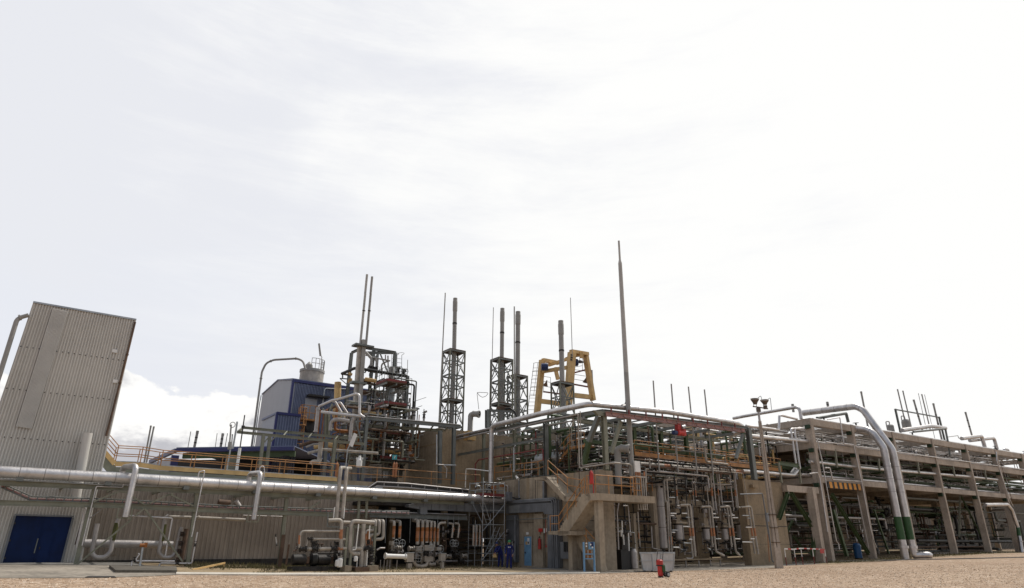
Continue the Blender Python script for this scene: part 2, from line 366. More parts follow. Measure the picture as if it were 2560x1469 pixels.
def along(pts, t):
    Ls = [(b - a).length for a, b in zip(pts, pts[1:])]; d = t * sum(Ls)
    for a, b, l in zip(pts, pts[1:], Ls):
        if d <= l: return a.lerp(b, d / max(l, 1e-6)), (b - a).normalized()
        d -= l
    return pts[-1], (pts[-1] - pts[-2]).normalized()
def pipe(label, pts, r, m, name='pipe', cat='pipe', group=None, bands=(), fl=(), n=14, rf=None, seams=0, bm=None, vl=()):
    """one pipe: > run, band, flange, seam, valve"""
    t = T(name, label, cat, group); run = t.tube('run', pts, r, m, n, rf)
    for b in bands:
        a, c = b[0], b[1]; mb = MB().tube([a, c], r * 1.035, n); t.p('band', mb, b[2] if len(b) > 2 else (bm or m_oband))
    for f in fl:
        c, ax = along(pts, f); t.p('flange', flange(MB(), c, ax, r * 1.4), m)
    for k in range(seams):
        c, ax = along(pts, (k + .5) / seams); t.p('seam', MB().lathe(c - ax * .02, [(r * 1.02, 0), (r * 1.02, .04)], ax, n), m_alud)
    for f in vl:
        c, ax = along(pts, f); valve(t, c, ax, r * 1.1)
    return t
def clutter(t, u0, u1, w0, w1, z0, z1, n, seed, mats, rr=(.03, .11), vz=.3):
    rnd = random.Random(seed); ax = [UV, WV, ZV]; lim = (u0, u1, w0, w1, z0, z1)
    for i in range(n):
        c = [rnd.uniform(u0, u1), rnd.uniform(w0, w1), rnd.uniform(z0, z1)]; pts = [G(*c)]; la = -1
        for k in range(rnd.randint(2, 4)):
            a = rnd.choice([x for x in (0, 1, 2) if x != la] + ([2] if la != 2 else [])); la = a
            c[a] = rnd.uniform(lim[2 * a], lim[2 * a + 1]) if rnd.random() < .6 else c[a] + rnd.uniform(-1.2, 1.2)
            c[a] = max(lim[2 * a], min(lim[2 * a + 1], c[a])); p = G(*c)
            if (p - pts[-1]).length > .15: pts.append(p)
        if len(pts) < 2: continue
        r = rnd.uniform(*rr) * (1 if rnd.random() < .7 else .5); t.tube('pipe', pts, r, rnd.choice(mats), 8)
        if rnd.random() < vz:
            q, d = along(pts, rnd.uniform(.2, .8)); valve(t, q, d, r * 1.2, rnd.choice([m_dark, m_rusty, m_alud]), up=-WV if abs(d.dot(WV)) < .5 else ZV, hw=rnd.random() < .6)
def corr(mb, pos, n, out, dep):
    """ribbed sheet: pos(s) -> (bottom, top)"""
    prof = [(0, 0), (.30, 0), (.42, 1), (.80, 1), (.92, 0)]; vs = []
    for i in range(n):
        for a, d in prof:
            b, t_ = pos((i + a) / n); vs += [b + out * dep * d, t_ + out * dep * d]
    b, t_ = pos(1.); vs += [b, t_]; k = len(vs) // 2
    return mb.add(vs, [(2 * i, 2 * i + 2, 2 * i + 3, 2 * i + 1) for i in range(k - 1)])
# ================================================================== GROUND
def axis(lim, fine, step):
    a = [-lim, -lim / 2, -lim / 4, -400, -250, -170]; x = -120.
    while x <= 120.01: a.append(x); x += step
    return a + [170, 250, 400, lim / 4, lim / 2, lim]
xs = axis(6000, 120, 2.); mb = MB()
vs = [Vector((x, y, hz(x, y))) for y in xs for x in xs]; k = len(xs)
mb.add(vs, [(j * k + i, j * k + i + 1, (j + 1) * k + i + 1, (j + 1) * k + i) for j in range(k - 1) for i in range(k - 1)], True)
struct('ground', mb, m_gravel)
def ribbon(front, back, dz, sub=6):
    """sheet on the ground between two rows of pixels, both read left to right"""
    def res(pts, n):
        P = [gp(*p) for p in pts]; out = []
        for i in range(n + 1): out.append(along(P, i / n)[0])
        return out
    n = 40; A, B = res(front, n), res(back, n); mb = MB(); vs = []
    for i in range(n + 1):
        for j in range(sub + 1):
            q = A[i].lerp(B[i], j / sub); vs.append(Vector((q.x, q.y, hz(q.x, q.y) + dz)))
    m_ = sub + 1
    mb.add(vs, [(i * m_ + j, (i + 1) * m_ + j, (i + 1) * m_ + j + 1, i * m_ + j + 1) for i in range(n) for j in range(sub)], True)
    return mb
def gridsheet(c, dz, nu=24, nw=16):
    (a, b, c_, d) = c; vs = []
    for i in range(nu + 1):
        for j in range(nw + 1):
            q = a.lerp(b, i / nu).lerp(d.lerp(c_, i / nu), j / nw); vs.append(Vector((q.x, q.y, hz(q.x, q.y) + dz)))
    return MB().add(vs, [(i * (nw + 1) + j, (i + 1) * (nw + 1) + j, (i + 1) * (nw + 1) + j + 1, i * (nw + 1) + j + 1) for i in range(nu) for j in range(nw)], True)
# soil and weeds under and before the plant, then the paved bits, then the pale strip
struct('soil', gridsheet([G(-2, 38.6, 0), G(31.5, 38.6, 0), G(31.5, 62, 0), G(-2, 62, 0)], .004), m_soil)
struct('rack_soil', gridsheet([G(54, 30.6, 0), G(130, 30.6, 0), G(130, 60, 0), G(54, 60, 0)], .006), m_soil)
struct('yard_pavement', gridsheet([G(-14, 38.2, 0), G(6.2, 38.9, 0), G(6.2, 46, 0), G(-14, 46, 0)], .012), m_paved)
struct('bay_pavement', gridsheet([G(29.0, 31.6, 0), G(55, 31.6, 0), G(55, 39, 0), G(29.0, 39, 0)], .010), m_paved)
cp = [(440, 1435.5), (700, 1437), (1000, 1436), (1300, 1435), (1450, 1433.5), (1500, 1432.5)]
cb = [(440, 1431), (700, 1432.5), (1000, 1431.5), (1300, 1431), (1450, 1430), (1500, 1429.5)]
af = [(-60, 1444), (120, 1444), (250, 1443), (360, 1440), (440, 1436)]; bf = [(1400, 1434), (1500, 1432.5), (1600, 1429), (1700, 1425.5), (1950, 1417)]
struct('front_soil', ribbon(cb, [(440, 1412), (700, 1413), (1000, 1412), (1300, 1412), (1500, 1412)], .008), m_soil)
struct('yard_apron', ribbon(af, [(-60, 1409), (120, 1410), (250, 1411), (360, 1412), (440, 1414)], .016), m_apron)
struct('bay_apron', ribbon(bf, [(1400, 1411), (1500, 1410), (1600, 1408), (1700, 1406), (1950, 1402)], .014), m_apron)
EDGE = [gp(*p) for p in af + cp + bf[2:] + [(2050, 1410), (2200, 1405), (2400, 1400), (2700, 1392)]]
def edgeF(x, y):
    t_ = x / y
    if t_ < EDGE[0].x / EDGE[0].y: return EDGE[0].y
    for a, b in zip(EDGE, EDGE[1:]):
        ta, tb = a.x / a.y, b.x / b.y
        if ta <= t_ <= tb: return a.y + (b.y - a.y) * (t_ - ta) / (tb - ta + 1e-9)
    return EDGE[-1].y
rnd = random.Random(8); mb = MB()
for _ in range(60000):
    F = 19 + 33 * rnd.random() ** .8; x = rnd.uniform(-.80, .80) * F
    u_, w_ = x * math.sin(AG) + F * math.cos(AG), -x * math.cos(AG) + F * math.sin(AG)
    if F > edgeF(x, F) - .15: continue
    s_ = rnd.uniform(.016, .042); a = rnd.uniform(0, 6.28); c = Vector((x, F, hz(x, F) - .01)); e1 = Vector((math.cos(a), math.sin(a), 0)) * s_; e2 = Vector((-e1.y, e1.x, 0)) * rnd.uniform(.6, .95); h = ZV * s_ * rnd.uniform(.6, 1.1)
    mb.add([c - e1, c - e2, c + e1, c + e2, c + h + e1 * .4, c + h - e1 * .3 + e2 * .3], [(0, 1, 5), (1, 4, 5), (1, 2, 4), (2, 3, 4), (3, 5, 4), (3, 0, 5)])
struct('gravel_stones', mb, m_stone, 'stuff')
P = [gp(*p) for p in cp]; B_ = [gp(*p) for p in cb]; mb = MB()
for i in range(len(P) - 1):
    mb.prism([P[i] - ZV * .1, P[i + 1] - ZV * .1, B_[i + 1] - ZV * .1, B_[i] - ZV * .1], ZV * .15)
struct('kerb_strip', mb, m_pave)
mb = MB(); ks = [(1950, 1407), (2050, 1403.5), (2150, 1401), (2300, 1398), (2450, 1395), (2620, 1391)]
P = [gp(*p) for p in ks]
for a, b in zip(P[:-1], P[1:]): mb.bar(a + ZV * .02, b + ZV * .02, .25, .12)
struct('rack_kerb', mb, m_paved)
def grass(areas, n, seed):
    rnd = random.Random(seed); mb = MB()
    for _ in range(n):
        A = rnd.choice(areas); u, w = rnd.uniform(A[0], A[1]), rnd.uniform(A[2], A[3])
        if noise.noise(Vector((u * .6, w * .6, seed))) < A[4]: continue
        p = G(u, w, 0); p.z = hz(p.x, p.y); h = rnd.uniform(.05, .22) * A[5]; a = rnd.uniform(0, 6.28); d = Vector((math.cos(a), math.sin(a), 0))
        mb.add([p - d * .02, p + d * .02, p + ZV * h + d * rnd.uniform(-.1, .1) + Vector((rnd.uniform(-.06, .06), 0, 0))], [(0, 1, 2)])
    return mb
struct('weeds', grass([(8, 30, 39.4, 43, -.1, 1), (8, 18, 41, 44.5, -.3, 1.4), (10, 28, 37.0, 40, .12, .8), (55, 100, 31, 36, -.15, 1.3), (56, 90, 30.7, 33, -.3, .9)], 11000, 3), m_grass, 'stuff')
# a long drain hatch lying in the yard
one('drain_cover', MB().prism([gp(212, 1443), gp(290, 1443), gp(285, 1440), gp(220, 1440)], ZV * .03), m_dark, 'small dark drain cover lying in the yard before the blue door', 'drain cover')
# ================================================================== TALL CLAD TOWER ON THE LEFT
wT = pw(44.5)
tw = T('corrugated_tower', 'tall windowless tower clad in beige corrugated sheets with a blue door', 'building')
tr, br = wT(340, 800), wT(254, 1180); tl = wT(82, 757); ZT = tr.z
bu = gc(br)[0]; tu = gc(tr)[0]; lu = gc(tl)[0]; lean = (tu - bu) / (ZT - br.z)
ll = wT(0, 1001); leanl = (gc(tl)[0] - gc(ll)[0]) / (tl.z - ll.z)
gz0 = hz(G(bu - 2, 44.5, 0).x, G(bu - 2, 44.5, 0).y)
def tow(s):
    ub = (lu - leanl * (ZT - gz0)) * (1 - s) + (tu - lean * (ZT - gz0)) * s; ut = lu * (1 - s) + tu * s
    return G(ub, 44.5, gz0 - .2), G(ut, 44.5, ZT)
tower_w = tow(1)[0] - tow(0)[0]
mb = MB(); corr(mb, tow, 38, -WV, .065)
b0, t0 = tow(0); b1, t1 = tow(1)
for q in (b0, t0, b1, t1): q += WV * .01
mb.add([b0, b1, t1, t0, b0 + WV * 9, b1 + WV * 9, t1 + WV * 9, t0 + WV * 9], [(0, 4, 7, 3), (1, 2, 6, 5), (3, 7, 6, 2), (4, 5, 6, 7)])
tw.p('wall', mb, m_clad)
# the part of the same wall that runs on to the left, out of the picture
mb = MB(); corr(mb, lambda s: (G(-14 + (gc(tow(0)[0])[0] + 14) * s, 44.52, gz0 - .2), G(-14 + (gc(tow(0)[0])[0] + 14) * s, 44.52, 4.6)), 22, -WV, .055)
tw.p('annex_wall', mb, m_clad2)
tw.p('roof_trim', MB().bar(t0 + ZV * .05 - WV * .06, t1 + ZV * .05 - WV * .06, .12, .1), m_galv)
mb = MB()
ql = [(250, 130), (322, 145), (150, 702), (75, 690)]
P = PT(1, pw(44.38), ql, False)
corr(mb, lambda s: (P[3].lerp(P[2], s), P[0].lerp(P[1], s)), 13, -WV, .05); tw.p('translucent_strip', mb, m_skyl)
for x, y in ((543, 333), (546, 476)): 
    c = Q(1, x, y, pw(44.4)); tw.p('patch_plate', MB().par(c - UV * .13 - ZV * .1, UV * .26, ZV * .2, -WV * .03), m_white)
rnd = random.Random(5)
for z in (ZT - 2.6, ZT - 5.0, ZT - 7.6, ZT - 9.6):
    for s in [x / 19 + .02 for x in range(19)]:
        a, b = tow(s); q = a.lerp(b, (z - a.z) / (b.z - a.z)) - WV * .06; tw.p('bolt', MB().lathe(q, [(.035, 0), (.03, .03)], -WV, 6), m_dark)
D = PT(17, pw(44.4), [(208, 665), (935, 687), (775, 1312), (22, 1312)], False)
door = tw.p('blue_door', MB().prism(D, -WV * .06), m_blue)
mb = MB()
E = lambda s, t_: D[0].lerp(D[1], s).lerp(D[3].lerp(D[2], s), t_) - WV * .07
for a, b in (((0, 0), (1, 0)), ((0, 0), (0, 1)), ((1, 0), (1, 1)), ((.5, 0), (.5, 1))): mb.bar(E(*a), E(*b), .05, .03)
tw.p('door_frame', mb, m_btrim if False else m_blue, parent=door)
mb = MB()
for a, b in (((.53, .26), (.76, .26)), ((.53, .26), (.53, .97)), ((.76, .26), (.76, .97))): mb.bar(E(*a), E(*b), .04, .03)
tw.p('wicket_door', mb, m_blue, parent=door)
tw.p('threshold', MB().bar(D[3] - UV * .1 - WV * .05, D[2] + UV * .1 - WV * .05, .2, .1), m_slab, parent=door)
for a_, b_ in (((-.02, 0), (-.02, 1)), ((1.02, 0), (1.02, 1)), ((-.03, -.02), (1.03, -.02))): tw.p('door_surround', MB().bar(E(*a_), E(*b_), .1, .07), m_duct, parent=door)
for q in (.15, .5, .85): tw.p('hinge', MB().bar(E(.01, q - .02), E(.01, q + .02), .1, .05), m_dark, parent=door)
tw.p('lock_bar', MB().bar(E(.49, .45), E(.49, .75), .05, .05), m_steel, parent=door)
tw.p('handle', MB().bar(E(.56, .62), E(.56, .67), .05, .06), m_dark, parent=door)
pipe('slim drainpipe down the right edge of the corrugated tower', PT(1, pw(44.3), [(640, 195), (606, 335), (503, 735)], False), .06, m_rusty, 'drainpipe', fl=(.3, .55))
pipe('grey gooseneck vent pipe entering the top left of the corrugated tower', PT(1, pw(44.3), [(-60, 620), (0, 440), (82, 178), (135, 163)], False), .12, m_dstk, 'vent_pipe', rf=.6, fl=(.93,))
pipe('fat pale duct standing against the corrugated tower above the main pipe', PT(1, pw(43.9), [(416, 722), (380, 905), (358, 1035)], False), .24, m_clad, 'wall_duct', 'duct', rf=.1)
# ================================================================== LOW CLAD BUILDING
wL = 45.6; uA = gc(Q(17, 1000, 1300, pw(wL)))[0]; uB = gc(pw(wL)(930, 1400))[0]
lb = T('low_shed', 'long low shed with brownish corrugated wall behind the main pipe', 'building')
def gzl(u, w=wL): p = G(u, w, 0); return hz(p.x, p.y)
mb = MB(); corr(mb, lambda s: (G(uA + (uB - uA) * s, wL, gzl(uA + (uB - uA) * s) - .1), G(uA + (uB - uA) * s, wL, 5.2)), 66, -WV, .05)
lb.p('wall', mb, m_clad2)
lb.box('roof', uA - 1, uB + .3, wL - .25, 60, 5.22, 5.42, m_galv)
lb.box('end_wall', uB, uB + .2, wL + .02, 60, -.2, 5.2, m_concs)
lb.box('base_plinth', uA, uB, wL - .12, wL - .07, -.1, gzl(10) + .25, m_dark)
# ---- elevated equipment under the eave
eq = T('eave_unit', 'brown ventilation unit hanging under the shed eave', 'equipment')
P = PT(2, pw(44.2), [(575, 610), (690, 620)], False); eq.tube('drum', P, .2, m_rusty, 14); P = PT(2, pw(44.2), [(745, 595), (780, 650)], False); eq.tube('drum', P, .16, m_alud, 14)
eq.bar('shelf', *PT(2, pw(44.2), [(540, 660), (800, 672)], False), m_steel, .3, .05)
# ================================================================== MAIN PIPE AND ITS GREEN RACK
mp = [pw(42)(-420, 1150), pw(42)(0, 1177.5), pw(42)(300, 1193.5), pw(42)(650, 1214.5), pw(42)(900, 1228), pw(42)(1170, 1243), pw(42)(1232, 1247.5)]
t = T('main_pipe', 'very long fat silver pipe crossing the whole left half', 'pipe')
t.tube('run', mp + [mp[-1] + UV * 1.2 + WV * 0, mp[-1] + UV * 1.5 + WV * 2.5], .285, m_alu, 24, .7)
for i in range(34):
    c, ax = along(mp, (i + .5) / 34); t.p('seam', MB().lathe(c - ax * .015, [(.291, 0), (.291, .035)], ax, 24), m_seam)
for i in range(9):
    c, ax = along(mp, (i + .8) / 9.3); t.p('saddle', MB().par(c - ax * .15 - WV * .2 - ZV * .42, ax * .3, WV * .4, ZV * .2), m_steel)
rk = T('green_pipe_support', 'grey green steel frame of beams and posts carrying the fat silver pipe', 'pipe support')
ub = PT(0, pw(42.25), [(-380, 1180), (0, 1205.5), (300, 1218), (492, 1226), (899, 1245), (1160, 1256)], False)
lbm = PT(0, pw(42.25), [(-380, 1242), (0, 1255), (300, 1262.5), (501, 1273), (831, 1285)], False)
for pl_, nm in ((ub, 'upper_beam'), (lbm, 'lower_beam')):
    for a, b in zip(pl_[:-1], pl_[1:]): rk.hb(nm, a, b, m_green, .16, .26)
posts = [(17, (1246, 240), (975, 1335)), (18, (1700, 232), (1560, 1290)), (2, (1252, 545), (1172, 1262))]
for k_, a, b in posts:
    A = Q(k_, *a, pw(42.4)); B = Q(k_, *b, pw(42.4)); B = gnd(B); rk.hb('post', B, A, m_green, .2, .2)
    if k_ == 2: rk.hb('post_foot', B, B + ZV * 1.9, m_rusty, .23, .23)
for k_, a, b in ((18, (10, 1290), (780, 650)), (18, (965, 505), (1490, 1245)), (18, (790, 335), (945, 440)), (18, (1030, 430), (1310, 300)), (18, (1310, 300), (1640, 465)), (18, (240, 410), (600, 262)), (18, (600, 262), (720, 275)), (18, (830, 600), (950, 505)), (2, (60, 545), (130, 520)), (4, (300, 1330), (420, 1260))):
    rk.bar('brace', Q(k_, *a, pw(42.1)), Q(k_, *b, pw(42.1)), m_green, .15, .08)
for a in ((1005, 1105)):
    rk.bar('hanger', Q(5, a, 235, pw(42.4)), Q(5, a - 15, 480, pw(42.4)), m_green, .14)
for i in range(14):
    a, _ = along(ub, (i + .5) / 14); rk.box('crossbeam', gc(a)[0] - .06, gc(a)[0] + .06, 42.35, 45.5, a.z - .1, a.z + .08, m_green)
rk.p('gusset', MB().prism(PT(18, pw(42.36), [(920, 430), (1030, 430), (1000, 470), (950, 470)], False), -WV * .03), m_green)
P = PT(0, pw(42.1), [(-300, 1178), (0, 1196.5), (240, 1209), (500, 1218), (900, 1238)], False)
pipe('thin white conduit lying along the top beam under the fat silver pipe', P, .03, m_galv, 'conduit', rf=0)
# cable ladder above the lower beam
ct = T('cable_tray', 'dark cable ladder stepping down onto the lower green beam', 'cable tray')
P = PT(17, pw(42.5), [(20, 270), (60, 285), (400, 437), (1560, 478)], False) + PT(2, pw(42.5), [(600, 655), (1700, 692)], False) + PT(5, pw(42.5), [(1640, 408)], False)
for dz in (-.1, .1): ct.tube('side_rail', [p + ZV * dz for p in P], .035, m_steel, 6, rf=0)
for i in range(60):
    c, ax = along(P, (i + .5) / 60); ct.bar('rung', c - ZV * .1, c + ZV * .1, m_steel, .05)
ct.tube('cable', [p + WV * .06 - ZV * .02 for p in P], .05, m_pink, 6, rf=0)
# inverted U pipes over the main pipe
pipe('big white inverted U pipe looping over the fat pipe, left of two', [Q(0, 303, 1206, pw(42.9)), Q(0, 307, 1166, pw(42.9)), Q(0, 341, 1163, pw(41.4)), Q(0, 313, 1291, pw(41.4))], .155, m_alu, 'loop_pipe', group=None, n=18, rf=.32)
pipe('big white inverted U pipe looping over the fat pipe, right of two', [Q(0, 621, 1212, pw(42.8)), Q(0, 624, 1183, pw(42.8)), Q(0, 652, 1180, pw(41.4)), Q(0, 634, 1297, pw(41.4))], .15, m_alu, 'loop_pipe', n=18, rf=.32)
for a, lab in (((18, 570, 770, 490, 635), 'first'), ((2, 850, 965, 720, 800), 'second')):
    t = T('pipe_bracket', 'small green hanging bracket under the %s inverted U pipe from the left' % lab, 'bracket'); k_, x0, x1, y0, y1 = a
    P = PT(k_, pw(41.5), [(x0 + 30, y0), (x0, y1), (x1, y1), (x1 + 20, y0)], False)
    for q, w_ in zip(P[:-1], P[1:]): t.bar('bracket_bar', q, w_, m_green, .06)
# slim vents
pipe('slim white inverted U tube standing before the second post', PT(0, pw(41.5), [(495, 1192), (498, 1178), (512, 1174), (482, 1327), (479, 1340)], False), .035, m_alu, 'vent_tube')
pipe('slim white inverted U tube behind the right big loop', PT(2, pw(43), [(975, 400), (985, 270), (1000, 250), (1025, 255), (1030, 300), (1020, 400)], False), .03, m_alu, 'vent_tube')
pipe('thin conduit climbing the first post and bending right under the beam', PT(18, pw(42.1), [(85, 1020), (285, 190), (650, 205), (692, 70)], False), .035, m_alu)
pipe('thin conduit stepping off the first post towards the wall', PT(18, pw(42.6), [(190, 640), (345, 525), (395, 360)], False), .03, m_alud)
pipe('pale drainpipe hanging between the blue door and the first post', PT(17, pw(43.8), [(1050, 548), (1115, 555), (1090, 650), (990, 1080)], False), .06, m_alu, 'drainpipe')
pipe('thin rusty drainpipe beside the pale one next to the blue door', PT(17, pw(43.9), [(1052, 765), (975, 1040)], False), .03, m_rusty, 'drainpipe')
pipe('long thin light pipe under the main pipe ending above the third post', PT(2, pw(42.6), [(1000, 541), (1265, 548), (1215, 1060)], False), .035, m_cream)
pipe('thin pipe dropping beside the third post from the brown rusty one', PT(2, pw(42.9), [(820, 738), (1212, 750), (1178, 1050)], False), .04, m_alud)
t = pipe('short white tube with a round gauge left of the third post', PT(2, pw(43), [(1140, 935), (1152, 1030)], False), .03, m_white, 'gauge_tube', vl=(.05, .98))
# ================================================================== U-BEND MANIFOLD BY THE WALL
ves = pipe('fat horizontal grey header pipe low along the shed wall', PT(18, pw(44.3), [(110, 985), (1350, 1012)], False), .21, m_alud, 'header_pipe', n=20, seams=5)
P = PT(18, pw(43.5), [(300, 712), (222, 1120), (270, 1185), (400, 1185), (485, 1110), (510, 950), (575, 700), (600, 640)], False)
pipe('pale U bend pipe with an olive band at the left end of the header', P, .115, m_alud, 'u_bend_pipe', bands=[(Q(18, 572, 702, pw(43.5)), Q(18, 513, 950, pw(43.5)), m_olive)], rf=.4, n=16)
P = PT(18, pw(43.5), [(1300, 600), (1245, 640), (1185, 1000), (1155, 1120), (1215, 1190), (1340, 1190), (1400, 1100), (1455, 830), (1475, 760)], False)
pipe('pale U bend pipe with an olive band at the right end of the header', P, .115, m_alud, 'u_bend_pipe', bands=[(Q(18, 1240, 722, pw(43.5)), Q(18, 1200, 960, pw(43.5)), m_olive)], rf=.4, n=16)
pipe('long horizontal lagged pipe below the lower beam running to the right loop', PT(18, pw(43.6), [(1230, 760), (1290, 618), (1736, 632)], False) + PT(2, pw(43.6), [(840, 782)], False), .095, m_cream, fl=(.45,), n=14)
pipe('thin white pipe turning down in front of the right U bend', PT(18, pw(42.2), [(750, 602), (1350, 637), (1250, 1160)], False), .045, m_alu)
pipe('low white pipe rising from the slab behind the valve post', PT(18, pw(41.6), [(765, 1350), (790, 1235), (1380, 1240)], False), .05, m_alu, vl=(.2,))
pipe('low white pipe running right then up along the second post', PT(18, pw(41.8), [(1155, 1320), (1180, 1268), (1620, 1272), (1700, 830)], False), .05, m_alu, vl=(.3, .8))
vs_ = T('valve_post', 'thin post with an orange brown valve head on the low slab', 'valve')
P = PT(18, pw(41.5), [(932, 1045), (882, 1370)], False); vs_.bar('post', gnd(P[1]), P[0], m_galv, .09)
c = Q(18, 928, 1015, pw(41.5)); vs_.tube('valve_body', [c - UV * .12, c + UV * .12], .09, m_oband2, 12); c2_ = Q(18, 980, 1012, pw(41.5)); vs_.p('valve_body', MB().par(c2_ - UV * .08 - ZV * .12, UV * .15, WV * .15, ZV * .24), m_oband2)
for dx in (-.05, .06): vs_.tube('prong', [c + ZV * .08, c + ZV * .26 + UV * dx], .012, m_dark, 5)
vs_.tube('drain_arm', PT(18, pw(41.5), [(870, 1130), (890, 1140), (840, 1210), (850, 1240)], False), .035, m_alu)
P = [gp(288, 1431), gp(442, 1431), gp(440, 1423), gp(272, 1418)]; one('pump_slab', MB().prism(P, ZV * .13), m_slab, 'low dark slab under the small valve post', 'slab')
t = T('rusty_standpipe', 'rusty brown vertical standpipe with valves between the U bend and second post', 'pipe')
P = PT(18, pw(43.2), [(1548, 785), (1500, 1190)], False); t.tube('run', [P[0], gnd(P[0])], .13, m_rusty, 12)
for q in (.15, .4, .62, .85): valve(t, P[0].lerp(gnd(P[0]), q) - UV * .2, ZV, .08, m_rusty, up=-WV)
t = T('trestle_bar', 'mustard yellow bar sloping down into the weeds', 'bar')
P = [gnd(gp(480, 1423)), Q(2, 640, 1206, pw(41.2))]; t.bar('bar', P[0], P[1], m_yellow, .07, .09); q = Q(2, 632, 1215, pw(41.2)); t.bar('leg', q, gnd(q), m_yellow, .05)
# ================================================================== WALKWAY WITH ORANGE RAILS ON THE SHED ROOF
wk = T('roof_walkway', 'raised walkway with mustard toe board and orange rails along the shed roof', 'walkway')
wp = pw(45.9); tb = [wp(256, 1124), wp(287, 1158), wp(349, 1160), wp(720, 1189), wp(846, 1197)]
fr = PT(0, wp, [(256, 1122), (287, 1158), (349, 1160.5), (400, 1168), (843, 1197)], False)
for a, b in zip(fr[:-1], fr[1:]):
    wk.bar('toeboard', a, b, m_yellow, .06, .26); wk.bar('channel', a - ZV * .42 + WV * .05, b - ZV * .42 + WV * .05, m_green, .12, .5)
    wk.p('grating', MB().prism([a + ZV * .14 + WV * .05, b + ZV * .14 + WV * .05, b + ZV * .14 + WV * 1.2, a + ZV * .14 + WV * 1.2], ZV * .05), m_galv)
rail(wk, [p + ZV * .12 for p in fr], h=.95, step=1.8, r=.028)
rail(wk, [p + ZV * .12 + WV * 1.2 for p in fr], h=.95, step=1.8, r=.028)
for i in range(7): c, _ = along(fr[1:], (i + .3) / 7); wk.bar('leg', c - ZV * .2 + WV * .3, atz(c, 5.4) + WV * .3, m_dark, .08)
# ================================================================== CONCRETE DECK BEHIND, DARK PIPE BAY BELOW IT
dk = T('concrete_deck', 'raised concrete deck on columns above the dark pipe bay', 'building')
uD0 = gc(pw(46.5)(858, 1200))[0]
zt = pw(46.5)(1000, 1207).z
dk.box('slab', uD0, 31.0, 46.5, 62, zt - .55, zt, m_concs)
dk.box('bay_shade_slab', uD0 + .5, 30.9, 43.6, 46.4, 4.05, 4.3, m_dark)  # dark roof added to keep the pipe bay below in shade
dk.box('back_wall', uD0, 31.0, 50.5, 50.8, -.2, zt - .56, m_dark)  # back wall coloured dark to deepen the shade of the bay
dk.box('end_wall', 30.62, 30.98, 46.45, 62, -.2, zt - .56, m_concs)
for u_ in (uD0 + .3, uD0 + 4.2, 27.5, 30.5): dk.box('column', u_, u_ + .4, 47.0, 47.4, -.2, zt - .56, m_concs)
P = [pw(46.5)(868, 1203), pw(46.5)(1200, 1221)]
zr = atz(P[0], zt); zr2 = atz(P[1], zt)
railing('orange guard rail on the concrete deck left of the corner block', [zr, zr2], h=1.05, step=2.4, r=.028)
# tray and duct in front
t = T('tray_hood', 'dark trapezoid cable hood lying on the fat pipe right of the two tall pipes', 'cable tray')
P = PT(4, pw(43.3), [(895, 1128), (1010, 1052), (1330, 1070), (1960, 1135)], False)
for q in (0, -.28): t.tube('edge_rail', [p + ZV * q for p in P], .05, m_alud, 6, rf=0)
t.p('tray', MB().prism(P + [P[3] - ZV * .28, P[2] - ZV * .28, P[1] - ZV * .28], WV * .5), m_dark)
for i in range(7): c, _ = along(P[1:], (i + .5) / 7); t.bar('rib', c, c - ZV * .28, m_alud, .04)
t = T('sheet_metal_duct', 'galvanised box duct hanging over the orange banded pipes', 'duct')
P = PT(23, pw(42.9), [(600, 145), (830, 98), (1700, 122), (2330, 150), (2330, 300), (1640, 268), (830, 235), (600, 190)], False)
t.p('duct_body', MB().prism(P, WV * .6), m_duct)
t.p('branch_box', MB().prism(PT(23, pw(42.8), [(810, 180), (935, 185), (935, 322), (810, 318)], False), WV * .5), m_duct)
for i in range(9): x = 870 + i * 150; a = Q(23, x, 100 + i * 5, pw(42.87)); t.bar('seam', a, Q(23, x, 240 + i * 6, pw(42.87)), m_duct, .05, .03)
t = T('bay_channel', 'dark steel channel under the box duct over the pipe bay', 'beam')
t.hb('beam', Q(23, -120, 335, pw(42.7)), Q(23, 1660, 392, pw(42.7)), m_steel, .2, .28)
for x in (630, 1125, 1310, 1415, 1505, 185): t.tube('hanger', [Q(23, x, 340, pw(42.7)), Q(23, x - (18 if x < 800 else 2), 840 if x < 800 else 545, pw(42.7))], .018, m_galv, 5)
pipe('long bright pipe lying above the dark channel of the pipe bay', PT(23, pw(43.2), [(-300, 262), (560, 290), (1640, 330)], False), .06, m_alu, rf=0)
# orange banded pipes
def banded(label, pts, r, b, lo=None, group='orange banded pipes'):
    P = PT(23, pw(41.8), pts, False); x, y0, y1 = b[:3]; xb = x + (b[3] if len(b) > 3 else -14)
    A, B = Q(23, x, y0, pw(41.8)), Q(23, xb, y1, pw(41.8)); B = Vector((A.x, A.y, B.z)) if abs(xb - x) < 30 else B
    bands = [(A, A.lerp(B, .27), m_oband2), (A.lerp(B, .27), A.lerp(B, .75), m_oband), (A.lerp(B, .75), B, m_oband2)]
    return pipe(label, P, r, m_cream, 'banded_pipe', group=group, bands=bands, rf=.3, n=14)
nm = ['first', 'second', 'third', 'fourth', 'fifth', 'sixth']
for i, (x, r) in enumerate(((332, .10), (441, .10))):
    banded('orange banded pipe of the left pair in the dark bay, %s' % ('left one' if i == 0 else 'right one'), [(x - 70, 445, pw(43.3)), (x, 455), (x - 4, 560), (x - 14, 765)], r, (x - 2, 528, 742))
for i, (x, r, yb) in enumerate(((768, .125, 870), (853, .115, 1235), (935, .12, 840), (1008, .09, 880), (1072, .08, 1205))):
    P = [(x - 90, 430 + 6 * i, pw(43.3)), (x, 440 + 6 * i), (x - 4, 560), (x - 14, yb)]
    if yb > 1000: P = P[:-1] + [(x - 18, yb), (x + 70, yb + 20)]
    banded('%s orange banded pipe from the left in the row of six' % nm[i], P, r, (x - 3, 555, 815))
